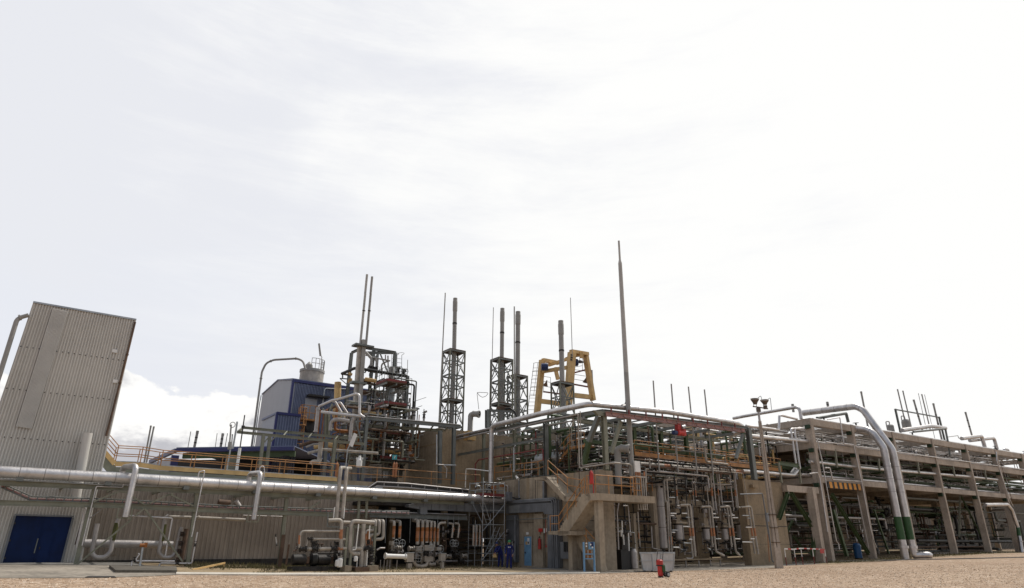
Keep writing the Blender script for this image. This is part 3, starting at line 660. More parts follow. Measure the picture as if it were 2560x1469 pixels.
banded('sixth orange banded pipe of the row, elbow turned to the right', [(1265, 475), (1135, 480), (1128, 880)], .09, (1130, 575, 815, -12))
for i, x in enumerate((1405, 1515)):
    banded('small orange banded elbow in the darkest part of the bay, %s' % ('left' if i == 0 else 'right'), [(x - 80, 485), (x, 492), (x - 6, 600), (x - 25, 750)], .07, (x, 552, 640, x - 12 - x))
for i, x in enumerate((1778, 1835, 1895)):
    banded('%s of the three banded pipes seen through the scaffold' % nm[i], [(x, 515), (x - 8, 900)], .07, (x, 650, 875, -6))
for i, (x, r) in enumerate(((1215, .10), (1262, .10), (1312, .10))):
    yy = 560 + i * 55; xx = 1095 + i * 40
    P = PT(5, pw(40.8), [(x - 60, 505, pw(41.8)), (x, 508), (x - 4, yy + 70), (xx, yy + 75), (xx, 880)], False)
    t = pipe('nested lagged elbow pipe right of the pump frame, %s from the left' % nm[i], P, r, m_cream, 'elbow_pipe', bands=[(P[3].lerp(P[4], .15), P[4] + ZV * .1, m_oband)], rf=.22, fl=(.95,))
va = T('valve_manifold', 'crowded row of valves, handwheels and boxes at the foot of the banded pipes', 'valves')
for x, y in ((370, 842), (480, 845), (815, 960), (1010, 925), (1180, 950), (775, 1125), (1395, 845), (1455, 850)): wheel(va, Q(23, x, y, pw(41.0)), -WV, .22, m_galv)
for x0, x1, y0, y1 in ((725, 830, 900, 1000), (890, 1060, 880, 980), (1110, 1190, 920, 980), (890, 1045, 1078, 1180), (290, 330, 805, 880)):
    a, b = Q(23, x0, y0, pw(41.3)), Q(23, x1, y1, pw(41.3)); va.p('valve_box', MB().par(atz(a, b.z), UV * (gc(b)[0] - gc(a)[0]), WV * .4, ZV * (a.z - b.z)), m_cream)
for x, y in ((305, 930), (420, 930), (290, 1010), (430, 1010), (905, 1035), (985, 1035), (735, 1070), (1110, 1050), (1130, 1190), (1310, 1085), (1395, 930), (1470, 1060), (1600, 1080), (1550, 1165), (640, 945)):
    q = Q(23, x, y, pw(41.5)); valve(va, q, ZV if x % 2 else UV, .12, random.Random(x).choice([m_cream, m_alud, m_dark]), up=-WV)
va.tube('u_bend', PT(23, pw(41.4), [(690, 1175), (720, 1250), (820, 1275), (920, 1245), (935, 1180)], False), .12, m_cream, 12, .4)
va.tube('u_bend', PT(23, pw(41.4), [(960, 1210), (1000, 1235), (1080, 1225)], False), .11, m_cream, 12, .3)
va.tube('u_bend', PT(23, pw(41.4), [(1100, 1160), (1140, 1215), (1210, 1200)], False), .11, m_cream, 12, .3)
clutter(va, 24.5, 30.5, 43.4, 46, .3, 3.6, 26, 11, [m_dark, m_rusty, m_alud, m_dark], (.03, .09), .6)
clutter(va, 30.0, 30.6, 40.8, 43.0, .3, 2.6, 5, 19, [m_alud, m_dark], (.03, .06), .9)
for x0, y0, x1, y1, lab in ((570, 1030, 686, 1190, 'left'), (1182, 1040, 1266, 1168, 'right')):
    t = T('control_box', 'grey control box on a low stand, %s of the valve row' % lab, 'cabinet'); a, b = Q(23, x0, y0, pw(40.7)), Q(23, x1, y1, pw(40.7)); w_ = gc(b)[0] - gc(a)[0]
    t.p('box', MB().par(atz(a, b.z), UV * w_, WV * .3, ZV * (a.z - b.z)), m_cream); t.p('stand', MB().par(gnd(atz(a, 0)) + UV * .1, UV * (w_ - .2), WV * .25, ZV * (b.z - .08 - hz(a.x, a.y))), m_cream)
    t.p('lid', MB().par(a - UV * .03 - WV * .03 + ZV * .01, UV * (w_ + .06), WV * .36, ZV * .04), m_galv)
t = pipe('short bright white horizontal pipe on thin legs in the bay', PT(23, pw(40.8), [(165, 1078), (540, 1092)], False), .14, m_white, 'short_pipe', n=16, fl=(.02, .98))
for x in (85, 152, 205, 258, 385): q = Q(23, x, 1150, pw(40.8)); t.tube('leg', [q, gnd(q)], .025, m_alud, 6)
# ================================================================== PUMP SKID IN FRONT OF THE SHED
wS = pw(38.9)
pipe('tall cream round topped pipe crossing the fat pipe, left of two', [Q(4, 672, 905, pw(42.8)), Q(4, 632, 905, pw(39.5)), Q(4, 586, 1440, pw(39.5))], .11, m_cream, 'tall_pipe', n=16, rf=.2)
pipe('tall cream round topped pipe crossing the fat pipe, right of two', [Q(4, 735, 912, pw(42.8)), Q(4, 694, 912, pw(39.5)), Q(4, 648, 1430, pw(39.5))], .11, m_cream, 'tall_pipe', n=16, rf=.2)
for i, (a, b) in enumerate((((692, 335), (685, 475)), ((820, 340), (808, 480)))):
    pipe('thin white rod standing %s the two tall cream pipes' % ('left of' if i == 0 else 'right of'), PT(5, pw(39.3), [a, b]), .03, m_white, 'rod')
ps = T('pump_frame', 'steel frame and lagged pipes of the pump skid before the shed', 'pump skid')
for a, b in (((858, 585), (838, 1085)), ((1212, 592), (1190, 1085)), ((925, 600), (905, 1085))): A, B = Q(5, *a, wS), Q(5, *b, wS); ps.hb('post', gnd(A), A, m_green, .14, .14)
ps.hb('beam', Q(5, 600, 582, wS), Q(5, 870, 592, wS), m_steel, .07, .07); ps.bar('beam', Q(5, 612, 405, wS), Q(5, 600, 582, wS), m_steel, .06)
ps.hb('beam', Q(5, 905, 580, wS), Q(5, 1230, 592, wS), m_green, .12, .14)
def sk(name, pts, r, m=None, bands=(), w=38.9, rf=None, vl=()):
    P = PT(5, pw(w), pts, False); run = ps.tube(name, P, r, m or m_cream, 14, rf)
    for x0, y0, x1, y1 in bands: ps.p('band', MB().tube([Q(5, x0, y0, pw(w)), Q(5, x1, y1, pw(w))], r * 1.04, 14), m_oband, parent=run)
    for f in vl: c, ax = along(P, f); valve(ps, c, ax, r * 1.2, m_dark, up=-WV)
sk('pipe', [(610, 505), (782, 498), (770, 860)], .115, bands=((777, 618, 772, 740),), rf=.25)
sk('pipe', [(800, 525), (890, 528)], .085)
sk('thick_pipe', [(1195, 532), (905, 510), (880, 880), (930, 925), (1010, 930)], .125, rf=.28)
sk('thick_pipe', [(1062, 545), (1030, 1090)], .135); sk('thick_pipe', [(1092, 880), (1072, 1090)], .105)
sk('pipe', [(760, 640), (262, 640), (245, 850)], .062, bands=((248, 690, 246, 805),), rf=.22)
sk('pipe', [(370, 740), (840, 742)], .062, vl=(.02,)); sk('pipe', [(355, 745), (330, 850)], .04)
sk('pipe', [(262, 868), (400, 866), (840, 858)], .095, bands=((680, 862, 790, 860),), vl=(.05, .3, .72))
sk('pipe', [(900, 862), (1100, 862)], .11, vl=(.95,)); sk('thin_pipe', [(998, 550), (962, 875), (920, 878)], .035, m_white, w=38.7)
sk('thin_pipe', [(1140, 570), (1130, 740)], .03, m_white, w=38.7); sk('thin_pipe', [(1180, 500), (1150, 560), (1130, 600)], .05)
sk('thin_pipe', [(1110, 880), (1098, 1080)], .03, m_white, w=38.6); sk('thin_pipe', [(770, 880), (768, 1080)], .06); sk('thin_pipe', [(980, 1000), (972, 1110)], .03, m_white)
sk('pipe', [(1155, 850), (1160, 1050)], .10, m_alud, vl=(.2, .7)); sk('pipe', [(1120, 640), (1120, 870)], .07, m_oband2, vl=(.6, .9)); sk('pipe', [(745, 880), (740, 1060)], .05, m_alud, vl=(.3, .8))
sk('pipe', [(1230, 880), (1270, 855), (1330, 855)], .05, m_alud, w=39.8)
for x0, y0, x1, y1 in ((830, 1080, 905, 1162), (1118, 1078, 1246, 1165)):
    a, b = Q(5, x0, y0, pw(38.5)), Q(5, x1, y1, pw(38.5)); ps.p('plinth', MB().par(gnd(a), UV * (gc(b)[0] - gc(a)[0]), WV * .8, ZV * (a.z - hz(a.x, a.y))), m_conc)
a, b = Q(5, 960, 1118, pw(38.4)), Q(5, 1132, 1165, pw(38.4)); ps.p('base_plate', MB().par(gnd(a), UV * (gc(b)[0] - gc(a)[0]), WV * .9, ZV * .25), m_rusty)
for x, y, w_, h_ in ((760, 1000, .16, .5), (728, 1005, .14, .36), (962, 950, .12, .3)): q = Q(5, x, y + 40, pw(38.7)); ps.p('filter_bottle', MB().lathe(q - ZV * h_ / 2, [(w_ * .8, 0), (w_, .04), (w_, h_ - .06), (w_ * .5, h_)], n=12), m_white)
for i, (x, lab) in enumerate(((345, 'left, under the orange banded elbow'), (655, 'right, beside the white bottle'))):
    t = T('motor_pump', 'black motor pump on a plinth, %s' % lab, 'pump'); c = gnd(Q(5, x, 1140, pw(39.3)))
    t.p('plinth', MB().par(c - UV * .9, UV * 1.8, WV * .8, ZV * .25), m_dark); c = c + ZV * .62 + WV * .4
    t.p('motor', MB().lathe(c - UV * .85, [(.16, 0), (.3, .06), (.3, .75), (.2, .85)], UV, 16), m_dark); t.p('pump_body', MB().lathe(c + UV * .1, [(.1, 0), (.1, .15), (.36, .2), (.36, .5), (.16, .55), (.16, .7)], UV, 16), m_black)
    t.p('upright', MB().lathe(c + UV * .35, [(.14, 0), (.12, .9), (.2, .92), (.2, 1.0)], ZV, 12), m_dark); t.p('coupling_guard', MB().par(c - UV * .05 - WV * .15 - ZV * .2, UV * .2, WV * .3, ZV * .35), m_rusty)
    clutter(t, gc(c)[0] - .9, gc(c)[0] + .9, 39.7, 40.7, .2, 1.7, 6, 20 + i, [m_dark, m_rusty], (.03, .07), .5)
mb = MB(); P = PT(5, pw(39.6), [(240, 1150), (500, 1150)], False); A, B = gnd(P[0]), gnd(P[1]); mb.prism([A, B, B + WV * .5, A + WV * .5], ZV * .05)
for i in range(13): q = A.lerp(B, (i + .5) / 13); mb.bar(q, q + ZV * .14, .05)
one('grating_step', mb, m_cream, 'low pale grating with teeth at the foot of the left pump', 'grating')
# ================================================================== SCAFFOLD
sc = T('scaffold_tower', 'galvanised tube scaffold tower with red toe boards beside the doorway', 'scaffold')
A0 = gnd(Q(8, 525, 1190, pu(27.6))); fa, fb = gc(A0)[:2]
cor = {}
for du in (0, 1.95):
    for dw in (0, 1.85): p = G(fa + du, fb + dw, 0); cor[(du, dw)] = gnd(p)
ztop = Q(8, 530, 62, pu(fa)).z
for kk, p in cor.items(): sc.tube('standard', [p, atz(p, ztop - (.25 if kk != (0, 0) else 0))], .028, m_galv, 8)
mid = [gnd(G(fa + .95, fb, 0)), gnd(G(fa, fb + .95, 0)), gnd(G(fa + 1.95, fb + .9, 0))]
sc.tube('standard', [mid[0], atz(mid[0], ztop - .4)], .024, m_galv, 8); sc.tube('standard', [mid[1], atz(mid[1], ztop - 3.0)], .024, m_galv, 8)
ring_ = [(0, 0), (1.95, 0), (1.95, 1.85), (0, 1.85)]
zs = [Q(8, 530, y, pu(fa)).z for y in (120, 210, 470, 650, 828, 925, 1020, 1112)]
for i, z in enumerate(zs):
    for a, b in zip(ring_, ring_[1:] + ring_[:1]):
        if i in (2, 4, 5, 6, 7) and a == (0, 1.85): continue
        sc.tube('ledger', [atz(cor[a], z), atz(cor[b], z)], .024, m_galv, 8)
zp = Q(8, 530, 292, pu(fa)).z
for a, b in zip(ring_, ring_[1:] + ring_[:1]): sc.bar('toeboard', atz(cor[a], zp + .1), atz(cor[b], zp + .1), m_redd, .03, .2)
sc.box('deck', fa + .04, fa + 1.9, fb + .04, fb + 1.8, zp - .06, zp - .01, m_steel)
C_ = lambda a, z: atz(cor[a], z)
zz = lambda y: Q(8, 530, y, pu(fa)).z
sc.tube('diagonal', [C_((1.95, 0), zz(385)) - WV * .04, C_((0, 0), zz(735)) - WV * .04], .024, m_galv, 8)
sc.tube('diagonal', [C_((1.95, 0), zz(735)) - WV * .04, C_((0, 0), zz(1100)) - WV * .04], .024, m_galv, 8)
sc.tube('diagonal', [C_((0, 1.85), zz(300)), C_((0, 0), zz(640))], .02, m_galv, 8)
ladder(sc, G(fa + .75, fb + .3, zz(640)), G(fa + .1, fb + .5, zz(310)), UV, m_galv, .4, .3, .022)
ladder(sc, G(fa + .9, fb + .6, zz(1010)), G(fa + 1.7, fb + .5, zz(680)), UV, m_galv, .4, .3, .022)
t = T('deck_gear', 'small hoist and bent sheets lying on the scaffold deck', 'equipment')
t.tube('bent_sheet', [G(fa + .5, fb + .5, zp + .02), G(fa + .9, fb + .6, zp + .75), G(fa + 1.5, fb + .7, zp + .1)], .05, m_dark, 6); t.p('gear_box', MB().par(G(fa + 1.3, fb + .6, zp + .02), UV * .3, WV * .3, ZV * .8), m_oband2)
clutter(t, fa + .2, fa + 1.8, fb + .3, fb + 1.6, zp + .05, zp + 1.0, 7, 5, [m_dark, m_galv, m_steel], (.02, .05), .5)
# ================================================================== CORNER CONCRETE BLOCK
UF = 31.0; KW = gc(pu(UF)(1503, 1300))[1]; ZC = pu(UF)(1400, 1184).z
kb = T('concrete_block', 'raw concrete ground floor block with the pale blue door', 'building')
kb.box('wall', UF, UF + .35, KW, 46.4, -.2, ZC, m_conc)
ur = UF + 1.25; kb.box('return_wall', UF + .36, ur, KW, KW + .35, -.2, ZC, m_conc)
kb.box('panel_joint', UF - .015, UF, KW + .1, 45.8, 3.02, 3.05, m_dark)
for x in (970, 1205, 1330, 1775, 1975):
    q = Q(8, x, 640, pu(UF)); kb.box('vertical_joint', UF - .02, UF, gc(q)[1] - .015, gc(q)[1] + .015, 0, ZC, m_dark)
q0, q1 = gc(Q(8, 1205, 700, pu(UF)))[1], gc(Q(8, 1320, 700, pu(UF)))[1]; kb.box('pilaster', UF - .18, UF - .021, q1, q0, -.1, Q(8, 1205, 520, pu(UF)).z, m_conc)
kb.box('deck_slab', UF + .36, 49.5, 38.92, 46.4, ZC - .45, ZC - .02, m_concs)
kb.box('bay_back_wall', UF + 1.3, 49.4, 38.6, 38.9, -.2, ZC - .02, m_concs)
kb.box('step_base', UF - .5, UF - .02, 38.2, 41, -.05, .08, m_conc)
def onf(k, x0, y0, x1, y1, u): a, b = Q(k, x0, y0, pu(u)), Q(k, x1, y1, pu(u)); return gc(a)[1], gc(b)[1], b.z, a.z
dw0, dw1, dz0, dz1 = onf(8, 1066, 805, 1160, 1182, UF - .03)
door = kb.box('door', UF - .06, UF - .022, dw1, dw0, .05, dz1, m_sblue)
kb.box('door_frame', UF - .09, UF - .022, dw0 + .01, dw0 + .08, .05, dz1 + .07, m_conc, parent=door); kb.box('door_frame', UF - .09, UF - .022, dw1 - .08, dw1 - .01, .05, dz1 + .07, m_conc, parent=door)
kb.box('handle', UF - .11, UF - .061, dw0 - .18, dw0 - .1, dz1 - 1.15, dz1 - 1.05, m_dark, parent=door)
for x0, y0, x1, y1, m in ((1098, 822, 1126, 862, m_white), (1076, 868, 1098, 905, m_yellow), (1100, 868, 1130, 905, m_white), (1104, 874, 1124, 893, m_dark)):
    a, b, c, d = onf(8, x0, y0, x1, y1, UF - .07); e = .065 if m is not m_dark else .068; kb.box('door_notice', UF - e - .005, UF - e, b, a, c, d, m, parent=door)
def plate(name, k, x0, y0, x1, y1, m, lab, cat, u=UF, th=.03):
    a, b, c, d = onf(k, x0, y0, x1, y1, u - .03); return one(name, MB().gbox(u - .03 - th, u - .03, b, a, c, d), m, lab, cat)
plate('notice', 8, 1088, 748, 1118, 780, m_white, 'small white notice above the pale blue door', 'sign')
t = T('fire_point_sign', 'red square fire sign with a small arrow above the wall extinguisher', 'sign')
a, b, c, d = onf(8, 1244, 702, 1294, 744, UF - .2); t.box('plate', UF - .24, UF - .21, b, a, c, d, m_red)
t.p('arrow', MB().prism([G(UF - .23, a - .25, c - .01), G(UF - .23, b + .25, c - .01), G(UF - .23, (a + b) / 2, c - .22)], UV * .02), m_red)
plate('label_plate', 8, 1310, 702, 1322, 760, m_white, 'narrow white label plate right of the red fire sign', 'sign', UF - .2); plate('label_plate', 8, 1334, 702, 1348, 745, m_white, 'white and brown label plate next to the grey duct', 'sign', UF - .2)
t = T('pull_chain', 'thin red shower chain with a handle hanging beside the fire sign', 'chain'); P = [Q(8, 1330, 590, pu(UF - .3)), Q(8, 1326, 905, pu(UF - .3))]; t.tube('chain', [P[0], atz(P[0], P[1].z)], .014, m_red, 5); t.p('handle', MB().prism([atz(P[0], P[1].z), atz(P[0], P[1].z - .18) + WV * .1, atz(P[0], P[1].z - .18) - WV * .1], UV * .03), m_red)
def extinguisher(c, lab, r=.09, h=.62):
    t = T('fire_extinguisher', lab, 'extinguisher')
    t.p('cylinder', MB().lathe(c, [(r * .9, 0), (r, .04), (r, h * .78), (r * .6, h * .9), (r * .25, h * .93), (r * .25, h)], n=16), m_red)
    t.p('valve_head', MB().par(c + ZV * h - UV * .05 - WV * .02, UV * .12, WV * .04, ZV * .07), m_dark)
    t.tube('hose', [c + ZV * (h + .03) - UV * .05, c + ZV * (h - .05) - UV * .14, c + ZV * h * .3 - UV * .13], .015, m_black, 6); return t
q = Q(8, 1254, 965, pu(UF - .35)); extinguisher(q, 'red extinguisher hanging on the concrete wall right of the door', .11, .78)
# pieces of duct on the wall
t = T('wall_duct', 'grey box duct running along the block and turning down beside the stair', 'duct')
P = PT(8, pu(UF - .45), [(830, 402), (1420, 378), (1420, 525), (1312, 522), (1300, 490), (830, 515)], False); t.p('duct_body', MB().prism(P, UV * .4), m_duct)
t.p('flange_plate', MB().prism(PT(8, pu(UF - .47), [(870, 415), (995, 410), (995, 500), (870, 508)], False), UV * .02), m_galv)
t.p('riser', MB().prism(PT(8, pu(UF - .42), [(1355, 530), (1408, 530), (1408, 1205), (1355, 1205)], False), UV * .38), m_duct)
for x in (1415, 1440, 1462): 
    P = [Q(8, 560, 372 - (x - 1415) * .3, pu(UF - .5)), Q(8, 830, 388 - (x - 1415) * .5, pu(UF - .5)), Q(8, x, 350 - (x - 1415) * .7, pu(UF - .5))]; t.tube('conduit', P + [gnd(P[-1])], .055, m_duct, 8, .25)
t.p('upper_duct', MB().prism(PT(8, pu(UF - .3), [(830, 375), (1440, 330), (1500, 345), (1510, 1200), (1466, 1200), (1466, 380), (830, 398)], False), UV * .28), m_duct)
t.p('tall_riser', MB().prism(PT(8, pu(UF - .28), [(1290, 105), (1312, 104), (1312, 326), (1290, 328)], False), UV * .25), m_duct)
t = T('grey_cable_riser', 'tall blue grey panel and pipes standing between scaffold and doorway', 'duct')
t.p('panel', MB().prism(PT(8, pu(UF - .25), [(832, 535), (968, 530), (968, 1130), (880, 1130), (880, 1120), (832, 900)], False), UV * .2), m_duct)
t.tube('conduit', PT(8, pu(UF - .6), [(945, 540), (945, 1120)]), .06, m_duct, 8); t.tube('conduit', PT(8, pu(UF - .5), [(820, 602), (1350, 572), (1350, 590)], False), .03, m_steel, 6)
t.p('grey_hatch', MB().prism(PT(8, pu(UF - .9), [(826, 238), (872, 245), (872, 358), (826, 350)], False), UV * .3), m_duct)
t.tube('hose', PT(8, pu(UF - .5), [(870, 240), (900, 305), (960, 330), (1010, 325)], False), .06, m_black, 8); t.tube('conduit', PT(8, pu(UF - .3), [(995, 100), (995, 300), (1012, 325)], False), .05, m_duct, 8)
t.tube('gooseneck', PT(8, pu(UF - .3), [(805, 160), (840, 160), (855, 180), (855, 240)], False), .05, m_cream, 8); t.p('box', MB().prism(PT(8, pu(UF - .5), [(750, 148), (785, 148), (785, 180), (750, 180)], False), UV * .3), m_oband2)
t = T('work_lamp', 'small white shell lamp leaning on the edge of the concrete block', 'lamp'); P = PT(8, pu(UF - .3), [(955, 42), (985, 80), (992, 95)], False); t.tube('head', P[:2], .02, m_white, 10, r2=.0) if False else t.p('head', MB().tube(P[:2], .05, 10, r2=.12), m_white); t.tube('stem', [P[1], P[2]], .02, m_white, 6)
t = T('switch_cabinet', 'grey switch cabinet with dark openings on the wall under the stair', 'cabinet')
a, b, c, d = onf(8, 1520, 870, 1625, 1085, UF - .3); t.box('cabinet', UF - .35, UF - .03, b, a, c, d, m_duct)
for x0, x1 in ((1555, 1580), (1588, 1620)): a, b, c, d = onf(8, x0, 872, x1, 995, UF - .4); t.box('switch_panel', UF - .4, UF - .36, b, a, c, d, m_black)
# ================================================================== STAIRS AND PLATFORM
US = 28.9; st = T('concrete_stair', 'folded raw concrete outside stair with its landing platform', 'stairs')
def slabprism(k, pts, u, thick): return MB().prism(PT(k, pu(u), pts, False), UV * thick)
# flight 1: from the block top down to the upper landing
st.p('top_landing', slabprism(7, [(1195, 1080), (1350, 1068), (1365, 1105), (1210, 1110)], UF - 1.25, 1.2), m_conc)
st.p('upper_flight', slabprism(7, [(1270, 1060), (1350, 1065), (1600, 1325), (1600, 1371), (1560, 1371), (1320, 1105)], UF - 1.25, 1.1), m_conc)
st.p('middle_landing', slabprism(8, [(1560, 300), (1790, 305), (1790, 350), (1565, 362)], UF - 1.25, 1.2), m_conc)
zpl = Q(8, 1600, 290, pu(28.9)).z
# flight 2: from the platform down to the left
st.p('lower_flight', slabprism(8, [(1800, 262), (1885, 262), (1900, 330), (1590, 790), (1490, 790), (1480, 750)], US, 1.15), m_conc)
st.p('low_landing', slabprism(8, [(1362, 735), (1640, 735), (1640, 785), (1362, 778)], US, 2.0), m_conc)
st.p('bottom_flight', slabprism(8, [(1700, 690), (1760, 690), (1840, 860), (1985, 1235), (1935, 1240), (1700, 840)], US + 1.2, .9), m_conc)
P0, P1 = Q(8, 1970, 255, pu(US)), Q(8, 1810, 262, pu(US)); zq = P0.z; wq = gc(P0)[1]; wl = gc(P1)[1]
ue = gc(pw(wq)(1637, 1236))[0]
st.box('platform', US, UF - .05, wq, wl, zq - .42, zq, m_conc)
st.box('platform', UF - .04, ue, wq, wq + 1.3, zq - .42, zq, m_conc)
q = Q(8, 2030, 1235, pu(US + .4)); qa = gc(q)[1]
for (u_, w_, zt_) in ((US + .35, wq + .25, zq - .42), (gc(Q(8, 1672, 1200, pu(US + .8)))[0], gc(Q(8, 1672, 1200, pu(US + .8)))[1], Q(8, 1672, 790, pu(US + .8)).z)):
    g_ = gnd(G(u_, w_, 0)); st.box('column', u_, u_ + .42, w_, w_ + .4, g_.z - .1, zt_, m_conc)
# steps on the lower flight (stepped upper edge)
mb = MB(); a, b = Q(8, 1800, 262, pu(US)), Q(8, 1480, 750, pu(US)); n = 15
for i in range(n):
    q = a.lerp(b, (i + .5) / n); mb.par(q + UV * .03 - WV * .14 - ZV * .2, UV * 1.05, WV * .28, ZV * .24)
st.p('steps', mb, m_conc)
# railings
zt0 = Q(7, 700, 1065, pu(UF)).z
railing('orange rail along the top edge of the concrete block', PT(7, pu(UF + .1), [(690, 1095), (905, 1075), (1245, 1050), (1350, 1010)], False), h=1.0, step=1.7, r=.03)
railing('orange rail going down the upper flight of the concrete stair', [Q(7, 1370, 1040, pu(UF - 1.2)), Q(7, 1620, 1270, pu(UF - 1.2)), Q(8, 1790, 290, pu(UF - 1.2))], h=1.0, step=1.1, r=.03)
railing('orange rail going down the lower flight of the concrete stair', [G(US, wl - .1, zq), Q(8, 1500, 745, pu(US)), Q(8, 1390, 745, pu(US))], h=1.0, step=1.1, r=.03)
railing('short orange rail on the bottom flight behind the blue stand', [Q(8, 1720, 770, pu(US + 1.2)), Q(8, 1975, 1060, pu(US + 1.2))], h=.95, step=1.4, r=.03)
rp = [G(US, wl - .3, zq), G(US, wq + .05, zq), G(ue - 1.9, wq + .05, zq)]
t = railing('orange rail round the corner platform with the red extinguisher', rp, h=1.1, step=1.0, r=.03)
t.tube('kick_strut', [G(US, wl - .5, zq), G(US, wq + .8, zq + 1.0)], .03, m_orange, 6); t.tube('red_post', [G(US, wq + .25, zq), G(US, wq + .25, zq + 1.15)], .035, m_red, 6)
extinguisher(G(US - .15, wq + .25, zq + .55), 'red extinguisher hung on the rail of the corner platform', .13, .85)
railing('short orange rail at the far right end of the platform', [G(ue - 1.0, wq + 1.2, zq + .02), G(ue, wq + 1.2, zq + .02)], h=1.3, step=.5, r=.03, mids=2)
# blue stand
bs = T('blue_stand', 'sky blue steel instrument stand with gauges beside the stair column', 'stand'); B0 = pf(42.0)
P = [gnd(Q(8, x, 1240, B0)) for x in (1823, 1952)]; tz = Q(8, 1900, 875, B0).z; dpt = Vector((0, .35, 0))
for p in P: bs.bar('leg', p, atz(p, tz), m_sblue, .06); bs.bar('leg', p + dpt, atz(p + dpt, tz), m_sblue, .06)
for y in (1030, 1090): z = Q(8, 1900, y, B0).z; bs.p('shelf', MB().prism([atz(P[0], z), atz(P[1], z), atz(P[1] + dpt, z), atz(P[0] + dpt, z)], ZV * .05), m_sblue)
a, b = Q(8, 1872, 872, B0), Q(8, 1945, 965, B0); bs.p('panel_box', MB().par(atz(a, b.z), Vector((b.x - a.x, 0, 0)), dpt, ZV * (a.z - b.z)), m_sblue)
bs.p('panel_window', MB().par(atz(a, b.z) + Vector((.1, -.02, .15)), Vector(((b.x - a.x) * .6, 0, 0)), Vector((0, .015, 0)), ZV * (a.z - b.z) * .6), m_navy)
for x, y in ((1895, 905), (1918, 940), (1842, 890), (1842, 925)): q = Q(8, x, y, B0) + Vector((0, -.05, 0)); bs.p('gauge', MB().lathe(q, [(.05, 0), (.05, .04)], Vector((0, -1, 0)), 12), m_white)
for x in range(1850, 1930, 16):
    for y in (1008, 1065): q = Q(8, x, y, B0) + Vector((0, .1, 0)); bs.p('bottle', MB().lathe(q - ZV * .05, [(.05, 0), (.05, .14), (.02, .2)], n=8), m_oband2 if x % 3 else m_cream)
# ================================================================== GREEN STEEL ON TOP OF THE BLOCK
gs = T('green_steel_frame', 'open grey green steel frame standing on the concrete corner block', 'steel frame')
u1 = UF
TopW = [Q(7, *p, pu(u1)) for p in ((170, 575), (555, 500), (945, 435), (1340, 355), (1900, 262), (2075, 235))]
for a, b in zip(TopW[:-1], TopW[1:]): gs.hb('top_beam', a, b, m_steel, .2, .28)
for x, yt, xb, m in ((2075, 235, 2090, m_green), (1340, 385, 1335, m_steel), (945, 470, 940, m_green), (557, 500, 553, m_green), (170, 560, 150, m_steel)):
    A = Q(7, x, yt, pu(u1 + .1)); gs.hb('column', atz(A, ZC - .02), A, m, .3 if x > 1300 else .22, .3 if x > 1300 else .22)
for x, yt in ((1385, 400), (215, 560)): A = Q(7, x, yt, pu(u1 + .7)); gs.hb('column', atz(A, ZC - .02), A, m_greend, .2, .2)
gs.hb('mid_beam', Q(7, 225, 790, pu(u1)), Q(7, 1320, 580, pu(u1)), m_steel, .12, .2)
gs.bar('brace', Q(7, 2015, 290, pu(u1 + .2)), Q(7, 1890, 620, pu(u1 + .2)), m_steel, .3, .3); gs.bar('brace', Q(7, 1890, 620, pu(u1 + .2)), Q(7, 1825, 910, pu(u1 + .2)), m_greend, .3, .3)
wr = gc(TopW[-1])[1]
def W9(x, y, w=None): return Q(9, x, y, pw(w or wr))
RC = W9(2170, 410); gs.hb('top_beam', TopW[-1], RC, m_steel, .25, .25)
RB = Q(9, 2230, 1000, pw(wr)); gs.hb('column', Vector((RC.x, RC.y, Q(9, 2230, 1000, pw(wr)).z)) - UV * 0, RC, m_steel, .4, .35)
gs.bar('brace', W9(2110, 480, wr + .2), W9(2030, 760, wr + .2), m_steel, .22, .2)
gs.bar('brace', W9(700, 330, wr + .4), W9(590, 700, wr + .4), m_green, .25, .2); gs.bar('brace', W9(345, 500, wr + 3), W9(280, 800, wr + 3), m_greend, .2)
zbeam = TopW[-1].z
for uu in (33.5, 36.5, 39.5, 42.5, 45.5):
    gs.box('rafter', uu, uu + .16, wr + .2, wr + 12, zbeam - .2, zbeam, m_steel)
    for w_ in (wr + 2.6, wr + 7.2):
        gs.hb('inner_column', G(uu + .1, w_, ZC), G(uu + .1, w_, zbeam - .2), m_greend, .28, .28)
for w_ in (wr + 2.6, wr + 7.2, wr + 11): gs.box('purlin', UF, 47, w_ - .1, w_ + .1, zbeam - .42, zbeam - .21, m_green)
for w_, z_ in ((wr + 2.6, ZC + 2.3), (wr + 7.2, ZC + 2.4)): gs.box('floor_beam', UF + .5, 47, w_ - .1, w_ + .1, z_ - .25, z_, m_greend)
for i, uu in enumerate((33.6, 36.6, 39.6, 42.6)):
    gs.bar('inner_brace', G(uu, wr + 7.2, ZC), G(uu + 3, wr + 7.2, ZC + 2.3), m_greend, .14); gs.bar('inner_brace', G(uu + 3, wr + 7.1, ZC), G(uu, wr + 7.1, ZC + 2.3), m_greend, .14)
for i in range(4):
    x, y = ((950, 262), (1300, 300), (1770, 370), (480, 215))[i]; q = W9(x, y, wr - .1); gs.p('pipe_bracket', MB().prism([q - UV * .7, q + UV * .5, q + UV * .5 - ZV * .28, q - UV * .3 - ZV * .3], WV * .2), m_green)
# concrete wall panels behind the frame
bw = T('upper_concrete_wall', 'beige concrete parapet wall behind the green steel frame', 'wall')
bw.box('panel', 34.8, 35.1, 39.5, 58, ZC + 2.9, ZC + 4.2, m_conc); bw.box('panel', 34.8, 35.1, 46.5, 57, ZC - .4, ZC + 2.6, m_concs)
for w_ in (39.7, 44, 48, 52): bw.box('pier', 34.75, 35.15, w_, w_ + .4, ZC - .3, ZC + 2.9, m_concs)
